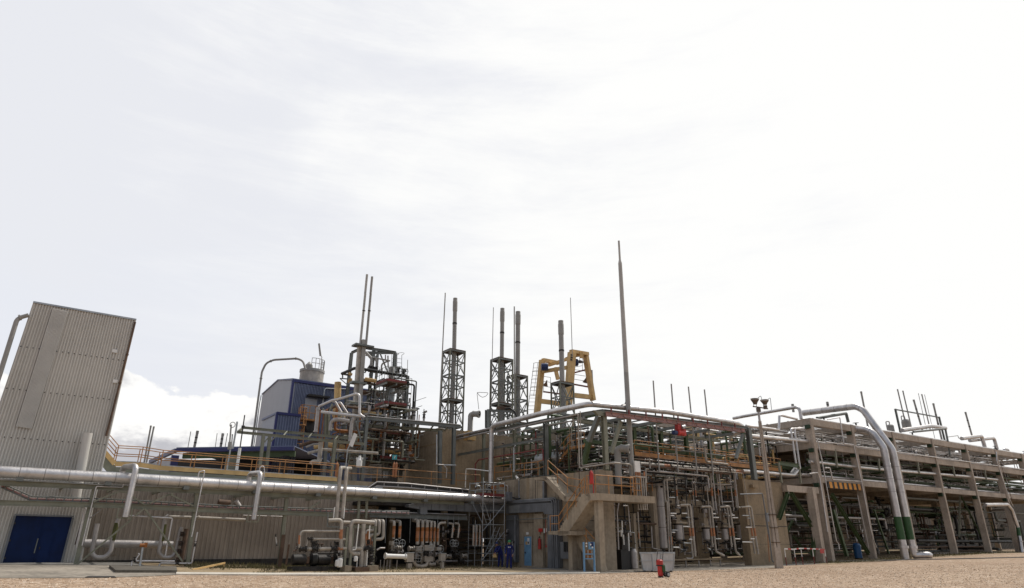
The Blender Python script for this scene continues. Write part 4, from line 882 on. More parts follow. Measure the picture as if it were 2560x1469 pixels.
# top insulated pipe round the corner
ca = pu(30.6)(1474, 1008); cw = gc(ca)[1]
P = [Q(7, 655, 1150, pu(30.6)), Q(7, 655, 422, pu(30.6)), Q(7, 1280, 268, pu(30.6)), ca, W9(1250, 222, cw), W9(2040, 352, cw), W9(2130, 405, cw), W9(2130, 405, cw) + WV * 1.5 - ZV * .5]
P[0].x, P[0].y = P[1].x, P[1].y
t = pipe('big aluminium clad pipe along the top of the green steel frame', P, .2, m_alu, 'corner_pipe', n=20, rf=.55, seams=16)
P = PT(7, pu(30.7), [(640, 452), (440, 498), (200, 555), (190, 600)], False); pipe('smaller pipe continuing left from the big corner pipe', P, .09, m_alud); pipe('second smaller pipe just below it left of the corner riser', [p - ZV * .28 for p in P[:3]], .08, m_alud)
P = PT(7, pu(30.9), [(1760, 275), (1300, 365), (880, 468), (690, 500)], False); pipe('slim pipe slung under the big corner pipe', P, .07, m_alud)
pipe('second slim pipe slung under the big corner pipe', [p - ZV * .3 + UV * .3 for p in P], .05, m_alud)
pipe('slim white pipe from the roof down and round the platform', [Q(7, 1640, 300, pu(30.7)), Q(7, 1752, 270, pu(30.7)), Q(7, 1772, 955, pu(30.7)), Q(7, 2215, 888, pu(30.7)), Q(9, 800, 825, pw(32.3)), Q(9, 828, 850, pw(32.3)), Q(9, 842, 1150, pw(32.3))], .055, m_cream)
pipe('thin pale pipe beside it with the same bend', [Q(7, 1778, 235, pu(30.8)), Q(7, 1803, 925, pu(30.8)), Q(7, 2000, 895, pu(30.8))], .035, m_cream)
pipe('thin white pipe rising from the fat pipe end to the block top', PT(7, pu(30.2), [(318, 1290), (330, 968), (400, 968), (620, 995)], False), .045, m_white, rf=.12)
pipe('dark red fire water pipe sloping up across the frame', PT(7, pu(30.8), [(450, 1170), (450, 905), (490, 852), (1305, 715), (1310, 860)], False), .05, m_redd)
pipe('white vent tube with curled top standing at the frame', PT(7, pu(30.8), [(940, 1010), (940, 700), (962, 672)], False), .07, m_galv); 
pipe('cream bent tube at the left of the deck', PT(4, pw(46), [(1620, 870), (1700, 875), (1735, 920), (1730, 1010)], False), .04, m_alud)
for i, (x, y) in enumerate(((320, 620), (1100, 900), (1215, 560), (1160, 900))): pipe('thin service drop inside the green frame, number %s from the left' % nm[i], PT(7, pu(32), [(x, y - 60), (x, y + 260)]), .05, [m_alud, m_cream, m_redd, m_galv][i], 'service_pipe')
t = T('horizontal_vessel', 'white domed horizontal vessel end seen through the green frame', 'vessel'); c = Q(7, 1490, 815, pu(32.2)); t.p('shell', MB().lathe(c + WV * 2.4, [(.3, 0), (.45, .12), (.45, 2.2), (.36, 2.4), (.15, 2.5)], -WV, 20), m_galv)
for q in (.5, 1.8): t.p('saddle', MB().par(c + WV * q - UV * .3 - ZV * 1.3, UV * .6, WV * .15, ZV * .95), m_green)
clutter(T('header_branch_pipework', 'web of small branch pipes just behind the lagged header over the heater bay', 'pipework'), 33, 46.6, wr + 1.2, wr + 4.5, ZC - .6, ZC + 1.6, 95, 33, [m_cream, m_dark, m_alud, m_black, m_steel, m_rusty], (.03, .09), .5)
clutter(T('frame_pipework', 'tangle of small pipes and valves inside the green steel frame', 'pipework'), 31.8, 46.5, wr + 1.5, wr + 9, ZC + .05, ZC + 4.6, 98, 31, [m_alud, m_dark, m_greend, m_cream, m_steel, m_rusty], (.03, .1), .5)
clutter(T('frame_back_pipework', 'dense dark steelwork and pipes at the rear of the green frame', 'pipework'), 32.5, 50, wr + 5, wr + 16, ZC + .3, ZC + 5.2, 98, 36, [m_greend, m_dark, m_steel, m_greend, m_alud, m_conc], (.05, .16), .3)
clutter(T('left_deck_pipework', 'tangle of small pipes under the left part of the green frame', 'pipework'), 31.5, 34.5, wr + 4, 46, ZC + .05, ZC + 3.2, 70, 32, [m_alud, m_dark, m_greend, m_steel, m_rusty], (.03, .08), .4)
# orange walkway inside, stair
uw0, uw1 = gc(pw(wr + 2.2)(1587, 1131))[0], gc(pw(wr + 2.2)(1870, 1160))[0]; zw = pw(wr + 2.2)(1600, 1136).z
wk2 = T('inner_walkway', 'orange railed walkway inside the green frame behind the hoist beam', 'walkway')
wk2.box('floor', uw0, uw1 + 5, wr + 2.2, wr + 3.2, zw - .05, zw, m_steel); rail(wk2, [G(uw0, wr + 2.2, zw), G(uw1 + 5, wr + 2.2, zw)], h=1.05, step=1.6, r=.03, mids=2, toe=.3); rail(wk2, [G(uw0, wr + 3.2, zw), G(uw1, wr + 3.2, zw)], h=1.05, step=1.6, r=.03)
st2 = T('orange_stair', 'steep orange steel stair inside the left bay of the green frame', 'stairs')
a, b = Q(7, 1500, 880, pu(32.4)), Q(7, 1650, 700, pu(32.4))
for d in (0, .7): st2.bar('stringer', a + UV * d, b + UV * d, m_orange, .05, .2)
for i in range(8): q = a.lerp(b, (i + .5) / 8); st2.p('tread', MB().par(q, UV * .7, WV * .2, ZV * .03), m_orange)
rail(st2, [a, b, b - WV * 1.6], h=1.0, step=.9, r=.03); st2.p('landing', MB().par(b - ZV * .1 - WV * 1.8, UV * .8, WV * 1.8, ZV * .18), m_orange)
# blower outlets
def blower(c, lab, s=1., d=None):
    t = T('blower_outlet', lab, 'blower'); d = (d or (UV * .55 - WV * .8 - ZV * .1)).normalized()
    if 'roof' in lab: t.p('mount', MB().par(c - d * 1.3 * s - ZV * 3.3 * s - UV * .6 * s - WV * .5 * s, UV * 1.2 * s, WV * 1.0 * s, ZV * 1.1 * s), m_yellow if 'roof' in lab else m_steel)
    t.p('casing', MB().lathe(c - d * .95 * s, [(.40 * s, 0), (.36 * s, .3 * s), (.40 * s, .7 * s), (.46 * s, .72 * s), (.46 * s, .9 * s), (.34 * s, .9 * s), (.32 * s, .5 * s)], d, 20), m_dstk)
    t.p('hub', MB().lathe(c - d * .5 * s, [(.3 * s, 0), (.14 * s, .05), (.14 * s, .4 * s), (.06 * s, .5 * s)], d, 14), m_dark)
    t.tube('elbow', [c - d * .9 * s, c - d * 1.25 * s - ZV * .15 * s, c - d * 1.3 * s - ZV * 3.4 * s], .33 * s, m_dstk, 16, .3 * s); return t
blower(Q(21, 480, 765, pw(wr + .2)), 'round grey blower outlet facing right beside the pole', .72)
blower(Q(6, 545, 1215, pf(58)), 'round grey blower outlet on the roof left of the lattice stacks', .72)
# hoist beam and hoist
hb_ = T('hoist_beam', 'faded red runway beam hung under the corner pipe', 'beam')
A, B = Q(9, 530, 245, pw(wr - .25)), Q(9, 2130, 440, pw(wr - .25)); hb_.hb('beam', A, B, m_pink, .2, .3)
for i in range(14): c = A.lerp(B, (i + .4) / 14); hb_.tube('cable_loop', [c + ZV * .12 - WV * .1, c - WV * .14 - ZV * .1, c + UV * .45 - WV * .14 - ZV * .16, c + UV * .9 + ZV * .12 - WV * .1], .015, m_dark, 5, .1)
for i in range(9): c = A.lerp(B, (i + .3) / 9); hb_.bar('hanger', c + ZV * .15, c + ZV * .5, m_redd, .08)
ho = T('chain_hoist', 'bright red electric hoist trolley under the runway beam', 'hoist'); c = Q(9, 1400, 420, pw(wr - .35))
ho.p('trolley', MB().par(c - UV * .35 - ZV * .05, UV * .35, WV * .3, ZV * .45).par(c + UV * .1 + ZV * .0, UV * .3, WV * .3, ZV * .3), m_red)
ho.p('drum', MB().lathe(c - UV * .35 - ZV * .25 + WV * .15, [(.15, 0), (.22, .04), (.22, .62), (.15, .68)], UV, 16), m_red); ho.p('drum_flange', MB().par(c + UV * .4 - ZV * .42 + WV * .1, UV * .25, WV * .25, ZV * .5), m_red)
ho.p('motor', MB().lathe(c - UV * .78 - ZV * .3 + WV * .15, [(.1, 0), (.17, .03), (.17, .36)], UV, 14), m_navy); ho.p('motor', MB().lathe(c + UV * .05 + ZV * .12 - WV * .02, [(.14, 0), (.14, .35), (.08, .4)], (UV + ZV * .3), 14), m_galv)
ho.tube('chain', [c - ZV * .4, c - ZV * 1.1], .02, m_dark, 5); ho.p('hook', MB().ring(c - ZV * 1.15, WV, .08, .02, 10, 0), m_dark)
t = T('junction_box', 'white panel box with red fittings above five white pipes', 'cabinet')
a, b = Q(10, 373, 86, pw(32.0)), Q(10, 437, 210, pw(32.0)); t.p('panel', MB().par(atz(a, b.z), UV * (gc(b)[0] - gc(a)[0]), WV * .12, ZV * (a.z - b.z)), m_white)
for x in (385, 405, 425, 475): q = Q(10, x, 232, pw(32.05)); t.tube('red_fitting', [q + ZV * .18, q - ZV * .12], .055, m_oband, 8)
q = Q(10, 380, 245, pw(31.95)); q2 = Q(10, 498, 272, pw(31.95)); t.p('clamp', MB().par(atz(q, q2.z), UV * (gc(q2)[0] - gc(q)[0]), WV * .2, ZV * (q.z - q2.z)), m_cream)
for i, x in enumerate((392, 416, 441, 463, 486)): pipe('white vertical pipe, %s of five under the panel box' % nm[i], [Q(10, x, 262, pw(32)), Q(10, x + 22, 615, pw(32))], .05, m_cream, 'bundle_pipe', group='five white pipes under the panel box', n=10, fl=(.98,))
# ================================================================== PUMP BAY WITH FOUR HEATER UNITS
wb = 34.2
def B22(x, y, w=wb): return Q(22, x, y, pw(w))
P = [Q(10, 430, 118, pw(33.6)), Q(10, 1560, 207, pw(33.6)), Q(10, 1935, 228, pw(33.6))]
t = pipe('long lagged header pipe crossing above the heater units', P, .12, m_cream, 'header_pipe', n=16, rf=.2, seams=9, bands=[(Q(10, 680, 138, pw(33.6)), Q(10, 745, 143, pw(33.6))), (Q(10, 1450, 198, pw(33.6)), Q(10, 1550, 206, pw(33.6)))])
hs_ = [((455, -2), (490, 50), (520, 520)), ((590, -8), (630, 50), (662, 505)), ((705, -4), (745, 55), (772, 530)), ((800, 0), (838, 55), (872, 525)), ((268, -60), (300, 0), (305, 60))]
for i, (a, b, c) in enumerate(hs_): pipe('black rubber hose curving down from the header, %s from the left' % ['second', 'third', 'fourth', 'fifth', 'first'][i], [B22(a[0] - 40, a[1] - 8, 34.4), B22(*a, 33.4), B22(*b, 33.4), B22(*c, 33.5)], .036, m_black, 'hose', 'hose', rf=.3)
for i, (a, b, c) in enumerate((((940, 5), (990, 45), (1046, 590)), ((1015, 12), (1070, 62), (1125, 520)), ((1155, 18), (1210, 82), (1270, 600)), ((1225, 30), (1280, 82), (1332, 560)))):
    pipe('slim grey tube bending down over the header, %s from the left' % nm[i], [B22(a[0] - 40, a[1] - 2, 34.2), B22(*a, 33.4), B22(*b, 33.4), B22(*c, 33.5)], .04, m_alud, 'tube', rf=.3)
pipe('very thin wire straight pipe at the right end of the bay', [B22(540, 40, 33.2), B22(1310, 104, 33.2), B22(1390, 112, 33.2), B22(1462, 545, 33.2)], .028, m_cream)
pipe('lagged cross pipe halfway up the heater bay', [B22(745, 215), B22(800, 240), B22(1355, 270)], .085, m_cream, n=12, seams=4)
for i, (x0, y0, x1, y1, b0, b1, r) in enumerate(((510, 60, 540, 505, 330, 410, .075), (748, 65, 782, 425, 330, 410, .07), (965, 95, 1005, 600, 300, 410, .1), (1045, 95, 1092, 600, 320, 400, .065), (1272, 115, 1310, 560, 330, 410, .11), (480, 55, 520, 500, 350, 420, .05), (722, 60, 750, 500, 340, 400, .05), (915, 240, 948, 560, 999, 999, .06))):
    A, B = B22(x0, y0, 34.0), B22(x1, y1, 34.0); r *= .75; P = [A, B] ; bd = [(A.lerp(B, (b0 - y0) / (y1 - y0)), A.lerp(B, (b1 - y0) / (y1 - y0)))] if b0 < 900 else []
    pipe('%s pale drop pipe from the header into the heater units, counted from the left' % ['first', 'third', 'fifth', 'sixth', 'eighth', 'second rear', 'fourth rear', 'seventh rear'][i], P, r, m_cream, 'drop_pipe', group='drop pipes between header and heaters', bands=bd, fl=(.3, .97))
un = [((665, 530, 738, 1190), (705, 518, 772, 1190), 0), ((945, 545, 998, 1070), (978, 540, 1040, 1130), (1040, 1170, 1145, 1182)), ((1185, 550, 1245, 1070), (1218, 540, 1298, 1130), (1298, 1172, 1355, 1184)), ((1462, 550, 1545, 1160), (1495, 545, 1590, 1162), 0)]
for i, (a, b, c) in enumerate(un):
    for j, (x0, y0, x1, y1) in enumerate((a, b)):
        A = B22(x0, y0, 32.3 + .5 * (1 - j)); B = B22(x1, y1, 32.3 + .5 * (1 - j)); st_ = B22(x0 - 130, y0 + 8, 32.5 + .5 * (1 - j)) if j or i in (0, 3) else None
        pts = ([st_] if st_ else []) + [A, B] + ([B22(c[2], c[3], 32.3)] if (c and j) else [])
        bd0, bd1 = A.lerp(B, (825 - y0) / (y1 - y0)), A.lerp(B, (932 - y0) / (y1 - y0))
        pipe('%s pipe of the %s tall orange banded pair in front of the heaters' % ('front' if j else 'rear', nm[i]), pts, .075 if j else .065, m_cream, 'riser_pipe', bands=[(bd0, bd1, m_oband)], rf=.2, fl=(.93,))
for i, (x, y0, y1, r, lab) in enumerate(((562, 780, 972, .30, 'first'), (920, 830, 972, .27, 'second'), (1165, 830, 972, .27, 'third'), (1372, 780, 972, .33, 'fourth'))):
    t = T('hanging_vessel', 'pale cylindrical heater vessel hanging in the bay, %s from the left' % lab, 'vessel'); A, B = B22(x, y1, 35.0), B22(x, y0, 35.0); h = B.z - A.z
    t.p('shell', MB().lathe(A, [(r * .5, -.12), (r * .95, 0), (r, .05), (r, h)], n=24), m_alud); t.p('flange_ring', MB().lathe(A + ZV * (h - .02), [(r * 1.25, 0), (r * 1.25, .1)], n=24), m_dark)
    t.p('support_plate', MB().par(atz(B, B.z + .08) - UV * r * 2.2 - WV * r, UV * r * 4.4, WV * r * 2.4, ZV * .14), m_conc)
    t.p('motor_block', MB().par(atz(B, B.z + .22) - UV * r * .9, UV * r * 1.9, WV * .5, ZV * .95), m_conc); t.p('drive_head', MB().lathe(atz(B, B.z + 1.18), [(.22, 0), (.22, .25), (.12, .3), (.12, .55)], n=14), m_alud)
    t.p('bottom_flange', MB().lathe(A - ZV * .3, [(.2, 0), (.32, .04), (.32, .1), (.1, .14), (.1, .2)], n=16), m_dark)
    t.tube('drain', [A - ZV * .25, A - ZV * .7, A - ZV * .75 + UV * .5, A - ZV * 1.1 + UV * .5], .05, m_alud, 8); valve(t, A - ZV * .75 + UV * .25, UV, .07, m_galv, up=-WV)
    clutter(t, gc(A)[0] - .8, gc(A)[0] + .8, 34.3, 35.6, A.z + h + .1, A.z + h + 1.8, 7, 50 + i, [m_dark, m_alud, m_rusty], (.03, .07), .8)
    clutter(t, gc(A)[0] - .8, gc(A)[0] + .9, 34.3, 35.6, A.z - 1.0, A.z - .2, 4, 60 + i, [m_dark, m_alud], (.02, .05), .8)
stubs = [(450, 522, 632), (455, 490, 660), (600, 660, 632), (650, 716, 685), (1000, 1075, 685), (995, 1035, 636), (1240, 1278, 655), (1255, 1322, 688), (1380, 1470, 660), (1450, 1518, 695), (470, 542, 850), (470, 505, 878), (612, 692, 803), (1035, 1102, 963), (1288, 1352, 963), (1490, 1555, 963), (690, 752, 970), (485, 560, 1073), (430, 505, 425), (620, 715, 1018), (1430, 1500, 812), (1040, 1052, 805), (1385, 1510, 1005)]
t = T('sampling_stubs', 'short bright horizontal pipe stubs sticking off the banded risers', 'pipework')
for x0, x1, y in stubs: t.tube('stub', [B22(x0, y, 32.4), B22(x1, y + 2, 32.4)], .042, m_white if (x0 + y) % 3 else m_galv, 10)
t = T('tall_tank', 'tall slim grey tank standing left of the heater units', 'tank'); A = B22(355, 1080, 35.0); B = B22(350, 235, 35.0); h = B.z - A.z; g_ = gnd(A)
t.p('shell', MB().lathe(atz(A, A.z), [(.2, -.1), (.33, 0), (.33, h), (.28, h + .08)], n=24), m_alud); t.p('side_column', MB().par(atz(A, g_.z) - UV * .75, UV * .4, WV * .5, ZV * (B.z - g_.z)), m_conc)
t.p('skirt', MB().lathe(g_, [(.12, 0), (.12, A.z - g_.z - .08)], n=12), m_dark)
for q in (.3, .62): t.p('seam', MB().lathe(atz(A, A.z + h * q), [(.34, 0), (.34, .03)], n=24), m_dark)
for i, P in enumerate(([(380, 465), (362, 192), (530, 188)], [(465, 1142), (440, 700), (398, 195), (520, 190)], [(432, 1140), (405, 480), (375, 470)])):
    Pp = [B22(x, y, 33.9) for x, y in P]; bd = [(B22(462 if i == 1 else 424, 935, 33.9), B22(464 if i == 1 else 430, 1040, 33.9))] if i else []
    pipe('cream pipe looping up beside the slim grey tank, %s' % ['short left one', 'tall front one', 'lower middle one'][i], Pp, .07, m_cream, 'loop_pipe', bands=bd, rf=.2, n=12)
pipe('short vertical pipe with elbow behind the white container', [B22(200, 800, 35), B22(212, 1085, 35), B22(330, 1110, 35)], .05, m_alud); pipe('horizontal rusty pipe left of the slim grey tank', [B22(45, 765, 35), B22(260, 770, 35)], .07, m_rusty)
pipe('white pipe with orange tip hanging left of the tank', [Q(10, 405, 635, pw(33.4)), Q(10, 430, 1030, pw(33.4))], .05, m_cream, bands=[(Q(10, 415, 860, pw(33.4)), Q(10, 418, 925, pw(33.4)))], vl=(.98,))
railing('orange rail at the back of the heater bay', [B22(520, 415, 36.4), B22(1500, 455, 36.4)], h=1.1, step=1.6, r=.03); railing('small orange rail by the five white pipes', [B22(150, 340, 34.4), B22(215, 345, 34.4)], h=1.1, step=.6, r=.03)
pl = T('bay_platform', 'concrete mid platform behind the heater units', 'platform'); zf = B22(800, 470, 36.4).z
pl.box('slab', UF + 2.5, 46.8, 35.9, 37.15, zf - .5, zf, m_conc); zf2 = B22(800, 802, 35.5).z
bn = T('low_bench', 'long low pipe bench on thin legs at the back of the heater bay', 'bench'); z = B22(800, 1220, 35).z; bn.box('top', 36.5, 45.8, 34.6, 35.1, z - .1, z, m_concs)
for uu in (36.8, 38.2, 40, 41.5, 43, 44.4, 45.6): g_ = gnd(G(uu, 34.7, 0)); bn.box('leg', uu, uu + .06, 34.68, 34.74, g_.z, z - .11, m_alud)
clutter(T('bay_pipework', 'dark small piping against the back wall of the heater bay', 'pipework'), 33.5, 46.5, 35.2, 36.8, .4, ZC + 1.0, 80, 77, [m_dark, m_rusty, m_alud, m_black], (.03, .08), .5)
rb = T('right_concrete_block', 'stained concrete block closing the heater bay beside the light pole', 'building'); wq2 = 33.6; ua, ub_ = gc(pw(wq2)(1868, 1300))[0], gc(pw(wq2)(1966, 1300))[0]; zb = pw(wq2)(1880, 1198).z; print('wr KW', wr, KW)
rb.box('wall', ua, ub_, wq2, wq2 + .7, -.2, zb, m_concs); rb.box('joint', ua, ub_, wq2 - .02, wq2 - .002, 3.0, 3.05, m_dark); a, b = B22(1475, 300, wq2), B22(1545, 300, wq2); rb.box('bracket', gc(a)[0], gc(b)[0], wq2 - .35, wq2 - .003, a.z, a.z + .25, m_concs)
pipe('slim grey conduit bent across the right concrete block', [B22(1350, 385, 32.7), B22(1640, 375, 32.7), B22(1650, 420, 32.7), Q(10, 1820, 900, pw(32.7)), Q(10, 1850, 1160, pw(32.7)), Q(10, 1885, 1190, pw(32.7))], .05, m_duct, 'conduit'); pipe('thin orange conduit on the right concrete block', [Q(10, 1800, 880, pw(32.8)), Q(10, 1820, 1170, pw(32.8))], .03, m_oband, 'conduit')
t = T('wall_box', 'small grey box on the right concrete block beside the light pole', 'cabinet'); a, b = Q(10, 1790, 645, pw(32.8)), Q(10, 1840, 740, pw(32.8)); t.p('box', MB().par(atz(a, b.z), UV * .5, WV * .2, ZV * (a.z - b.z)), m_duct); t.tube('conduit', [Q(10, 1775, 655, pw(32.8)), Q(10, 1790, 780, pw(32.8)), Q(10, 1830, 1000, pw(32.8))], .03, m_galv)
# left corner machinery between the column and the bin
mc = T('dark_compressor', 'dark machine with bright vertical tubes between the stair column and bin', 'machine')
c = gnd(Q(10, 275, 1240, pw(33.0))); mc.p('body', MB().par(c - UV * .35, UV * .9, WV * .7, ZV * 1.25), m_black); mc.p('upper_block', MB().par(c - UV * .2 + ZV * 1.26, UV * .6, WV * .5, ZV * .8), m_dark)
for x, y0, x1, y1 in ((235, 730, 240, 860), (250, 880, 258, 990), (305, 860, 312, 1055), (225, 830, 230, 900)): mc.tube('white_tube', [Q(10, x, y0, pw(32.8)), Q(10, x1, y1, pw(32.8))], .045, m_white, 10)
mc.tube('loop', [Q(10, 250, 570, pw(32.8)), Q(10, 300, 570, pw(32.8)), Q(10, 330, 890, pw(32.8))], .04, m_alud, 8); mc.tube('riser', [Q(10, 360, 495, pw(32.6)), Q(10, 355, 522, pw(32.6)), Q(10, 205, 525, pw(32.6)), Q(10, 185, 640, pw(32.6)), Q(10, 200, 1040, pw(32.6))], .045, m_alud, 8)
mc.p('cylinder', MB().lathe(gnd(Q(10, 370, 1240, pw(33.0))), [(.2, 0), (.24, .1), (.24, 1.1), (.15, 1.3)], n=16), m_alud); clutter(mc, gc(c)[0] - .3, gc(c)[0] + 1.0, 32.8, 33.6, .5, 2.6, 12, 91, [m_dark, m_galv, m_black], (.02, .06), .7)
mc.p('door_post', MB().par(gnd(Q(10, 390, 1200, pw(33.6))), UV * .25, WV * .25, ZV * 3.6), m_conc)
# container and trolley
cn = T('white_container', 'white ribbed open waste container behind the red trolley', 'container'); F0 = pf(43.2)
P = [Q(22, x, y, F0) for x, y in ((55, 1150), (500, 1148), (482, 1362), (98, 1352))]; g_ = [gnd(P[3], .08), gnd(P[2], .08)]; P[3], P[2] = g_[0], g_[1]; dp = Vector((.25, 1.4, 0)); dp2 = Vector((.1, 1.1, 0)); 
cn.p('body', MB().add([P[0], P[1], P[2], P[3], P[0] + dp, P[1] + dp, P[2] + dp2, P[3] + dp2], [(0, 3, 2, 1), (1, 2, 6, 5), (4, 5, 6, 7), (0, 4, 7, 3), (2, 3, 7, 6)]), m_bin)
cn.p('rim', MB().bar(P[0], P[1], .08, .08).bar(P[1], P[1] + dp, .08, .08).bar(P[0], P[0] + dp, .08, .08).bar(P[0] + dp, P[1] + dp, .08, .08), m_galv)
for s in (0, .33, .6, 1): a, b = P[0].lerp(P[1], s), P[3].lerp(P[2], s); cn.bar('rib', a + Vector((0, -.02, 0)), b + Vector((0, -.02, 0)), m_galv, .06, .04)
cn.bar('rib', P[0].lerp(P[3], .45) + Vector((0, -.03, 0)), P[1].lerp(P[2], .45) + Vector((0, -.03, 0)), m_galv, .03)
for s in (.05, .3, .7, .95): q = P[3].lerp(P[2], s) + Vector((0, .2, 0)); cn.bar('foot', gnd(q), atz(q, P[3].z), m_dark, .1)
tr_ = T('trolley_extinguisher', 'red wheeled fire extinguisher trolley standing on the gravel', 'extinguisher'); F1 = pf(36.5); c = gnd(Q(22, 318, 1425, F1)); c.z += .06
hH = Q(22, 318, 1240, F1).z - c.z
tr_.p('cylinder', MB().lathe(c, [(.11, 0), (.135, .05), (.135, hH * .62), (.15, hH * .65), (.18, hH * .7), (.18, hH * .98), (.10, hH * 1.04)], n=20), m_red)
tr_.p('collar', MB().lathe(c + ZV * hH * .63, [(.19, 0), (.19, .06)], n=20), m_dark)
hx = Vector((.17, .08, 0)); tr_.tube('handle', [c + ZV * hH * .95 - hx, c + ZV * (hH + .42) - hx * .8 + Vector((.06, 0, 0)), c + ZV * (hH + .42) + hx * 1.1 + Vector((.06, 0, 0)), c + ZV * hH * .95 + hx], .016, m_dark, 6, .04)
tr_.p('hose_reel', MB().lathe(c + Vector((.17, -.08, hH * .25)), [(.06, 0), (.09, .05), (.09, .33), (.05, .38)], ZV, 14), m_band)
for d in (Vector((.33, -.15, .1)), Vector((.28, .22, .1))): w_ = tr_.p('wheel', MB().lathe(c + d, [(.13, 0), (.14, .02), (.14, .06), (.13, .08)], Vector((.35, -.93, 0)), 16), m_black); tr_.p('rim', MB().lathe(c + d + Vector((.035, -.09, 0)), [(.08, 0), (.08, .03)], Vector((.35, -.93, 0)), 12), m_galv, parent=w_)
tr_.bar('axle', c + Vector((.0, .1, .12)), c + Vector((.42, .05, .12)), m_dark, .04); tr_.p('foot', MB().par(c + Vector((-.12, -.15, -.06)), Vector((.24, 0, 0)), Vector((0, .25, 0)), ZV * .06), m_dark)
for z in (1.5, 4.4): kb.box('panel_joint', UF - .012, UF - .001, KW + .1, 45.8, z, z + .02, m_slab)
for i, w_ in enumerate((34.6, 36.9, 39.3, 42.1, 44.4)):
    kb.box('vertical_joint', UF - .012, UF - .001, w_, w_ + .02, 3.06, ZC, m_slab)
for z in (1.6, 3.9): rb.box('joint', ua, ub_, wq2 - .012, wq2 - .002, z, z + .02, m_slab)
for w_, z0, z1, ww in ((35.2, 3.3, ZC, .5), (40.3, 3.4, ZC, .35), (43.2, 2.2, ZC - .2, .4), (37.5, .1, 1.0, 1.3)): kb.box('patch_repair', UF - .008, UF - .0005, w_, w_ + ww, z0, z1, m_concs)
# ================================================================== LIGHT POLE
lp = T('light_pole', 'slotted concrete light pole with two funnel floodlights on top', 'light pole')
p0 = gp(1948, 1419); Fp = p0.y; pz = Q(24, 235, 250, pf(Fp)).z
A = p0 - ZV * .2; H = pz - A.z
ex = Vector((1, .1, 0)).normalized(); ey = Vector((-.1, 1, 0)).normalized()
def sec(z0, z1, w0, w1, off, tw): # one tapering flange of the pole
    a, b = A + ZV * z0, A + ZV * z1; d0, d1 = w0 * off, w1 * off; mb = MB()
    vs = []
    for q, d, ww in ((a, d0, w0), (b, d1, w1)):
        for sx in (-1, 1):
            for sy in (-1, 1): vs.append(q + ex * (d + sx * ww * tw) + ey * sy * ww * .35)
    return mb.add(vs, [(0, 1, 3, 2), (4, 6, 7, 5), (0, 4, 5, 1), (1, 5, 7, 3), (3, 7, 6, 2), (2, 6, 4, 0)])
lp.p('foot', sec(0, 1.6, .50, .46, 0, .5), m_conr)
lp.p('left_flange', sec(1.6, H * .93, .46, .20, -.32, .18), m_conr); lp.p('right_flange', sec(1.6, H * .93, .46, .20, .25, .25), m_conr)
mb = MB()
for i in range(26): z = 1.7 + (H * .93 - 1.7) * (i + .5) / 26; w = .46 + (.20 - .46) * (z / H); q = A + ZV * z; mb.par(q - ex * w * .2 - ey * w * .22, ex * w * .25, ey * w * .44, ZV * .16)
lp.p('web_rungs', mb, m_conr)
lp.tube('upper_tube', [A + ZV * (H * .93 - .1), A + ZV * (H + .1)], .085, m_alud, 12)
for z in (1.9, 3.8, 2.9): lp.p('strap', MB().par(A + ZV * z - ex * .26 - ey * .2, ex * .52, ey * .4, ZV * .05), m_rusty)
tp = A + ZV * H
lp.tube('crossarm', [Q(24, 125, 192, pf(Fp)), Q(24, 220, 205, pf(Fp)), Q(24, 335, 225, pf(Fp))], .05, m_lampb, 8); lp.p('top_bracket', MB().par(tp - ex * .12 - ey * .1 - ZV * .1, ex * .28, ey * .2, ZV * .32), m_lampb)
lp.p('lower_bracket', MB().par(Q(24, 290, 225, pf(Fp)), ex * .24, ey * .2, ZV * .28), m_lampb)
for (x0, y0, x1, y1, xb, yb) in ((92, 95, 205, 65, 150, 180), (232, 105, 338, 90, 288, 185)):
    a = Q(24, xb, yb - 14, pf(Fp)); b = Q(24, (x0 + x1) / 2 - 5, (y0 + y1) / 2 + 6, pf(Fp)) ; ax = (b - a).normalized()
    ax = (b + ex * -.06 - a).normalized(); h = (b - a).length
    L_ = lp.p('floodlight', MB().lathe(a + Vector((0, -.1, 0)), [(.14, 0), (.17, h * .25), (.30, h * .72), (.33, h), (.26, h), (.1, h * .4)], ax + Vector((0, -.35, .05)), 18), m_lampb)
    lp.tube('gland', [Q(24, x1 - 10, y1 + 8, pf(Fp)), Q(24, x1 + 30, y1 - 22, pf(Fp)), Q(24, x1 + 48, y1 + 45 if x1 < 300 else y1 + 150, pf(Fp))], .02, m_dark, 6, .05)
    lp.p('yoke', MB().tube([Q(24, xb - 15, yb - 30, pf(Fp)), Q(24, xb - 15, yb + 8, pf(Fp))], .02, 6).tube([Q(24, xb + 22, yb - 20, pf(Fp)), Q(24, xb + 25, yb + 12, pf(Fp))], .02, 6), m_lampb, parent=L_)
# ================================================================== CONCRETE PIPE RACK
wR = 33.0
rkc = T('concrete_pipe_rack', 'long three level precast concrete pipe rack running off to the right', 'pipe rack')
us = [gc(pw(wR)(x, 1385))[0] for x in (2083, 2190, 2295, 2396, 2482)]; print('rack us', us)
d = us[-1] - us[-2]; us += [us[-1] + d, us[-1] + 2 * d, us[-1] + 3 * d]
ztp = pw(wR)(2330, 1090).z; ztp0 = pw(wR)(2010, 1046).z; zm = pw(wR)(2340, 1147).z; zlo = pw(wR)(2355, 1220).z; print('rack z', ztp, ztp0, zm, zlo)
zT, zm, zlo = 12.87, 10.65, 7.45; SLOPE[0] = .0013
CWD = .18
wrow = [wR, wR + 8.6, wR + 17]
def gcol(u, w, zt_, s=CWD, nm_='column', m=None):
    g_ = gnd(G(u, w, 0)); return rkc.box(nm_, u - s, u + s, w, w + .68, 0, zt_, m or m_conr)
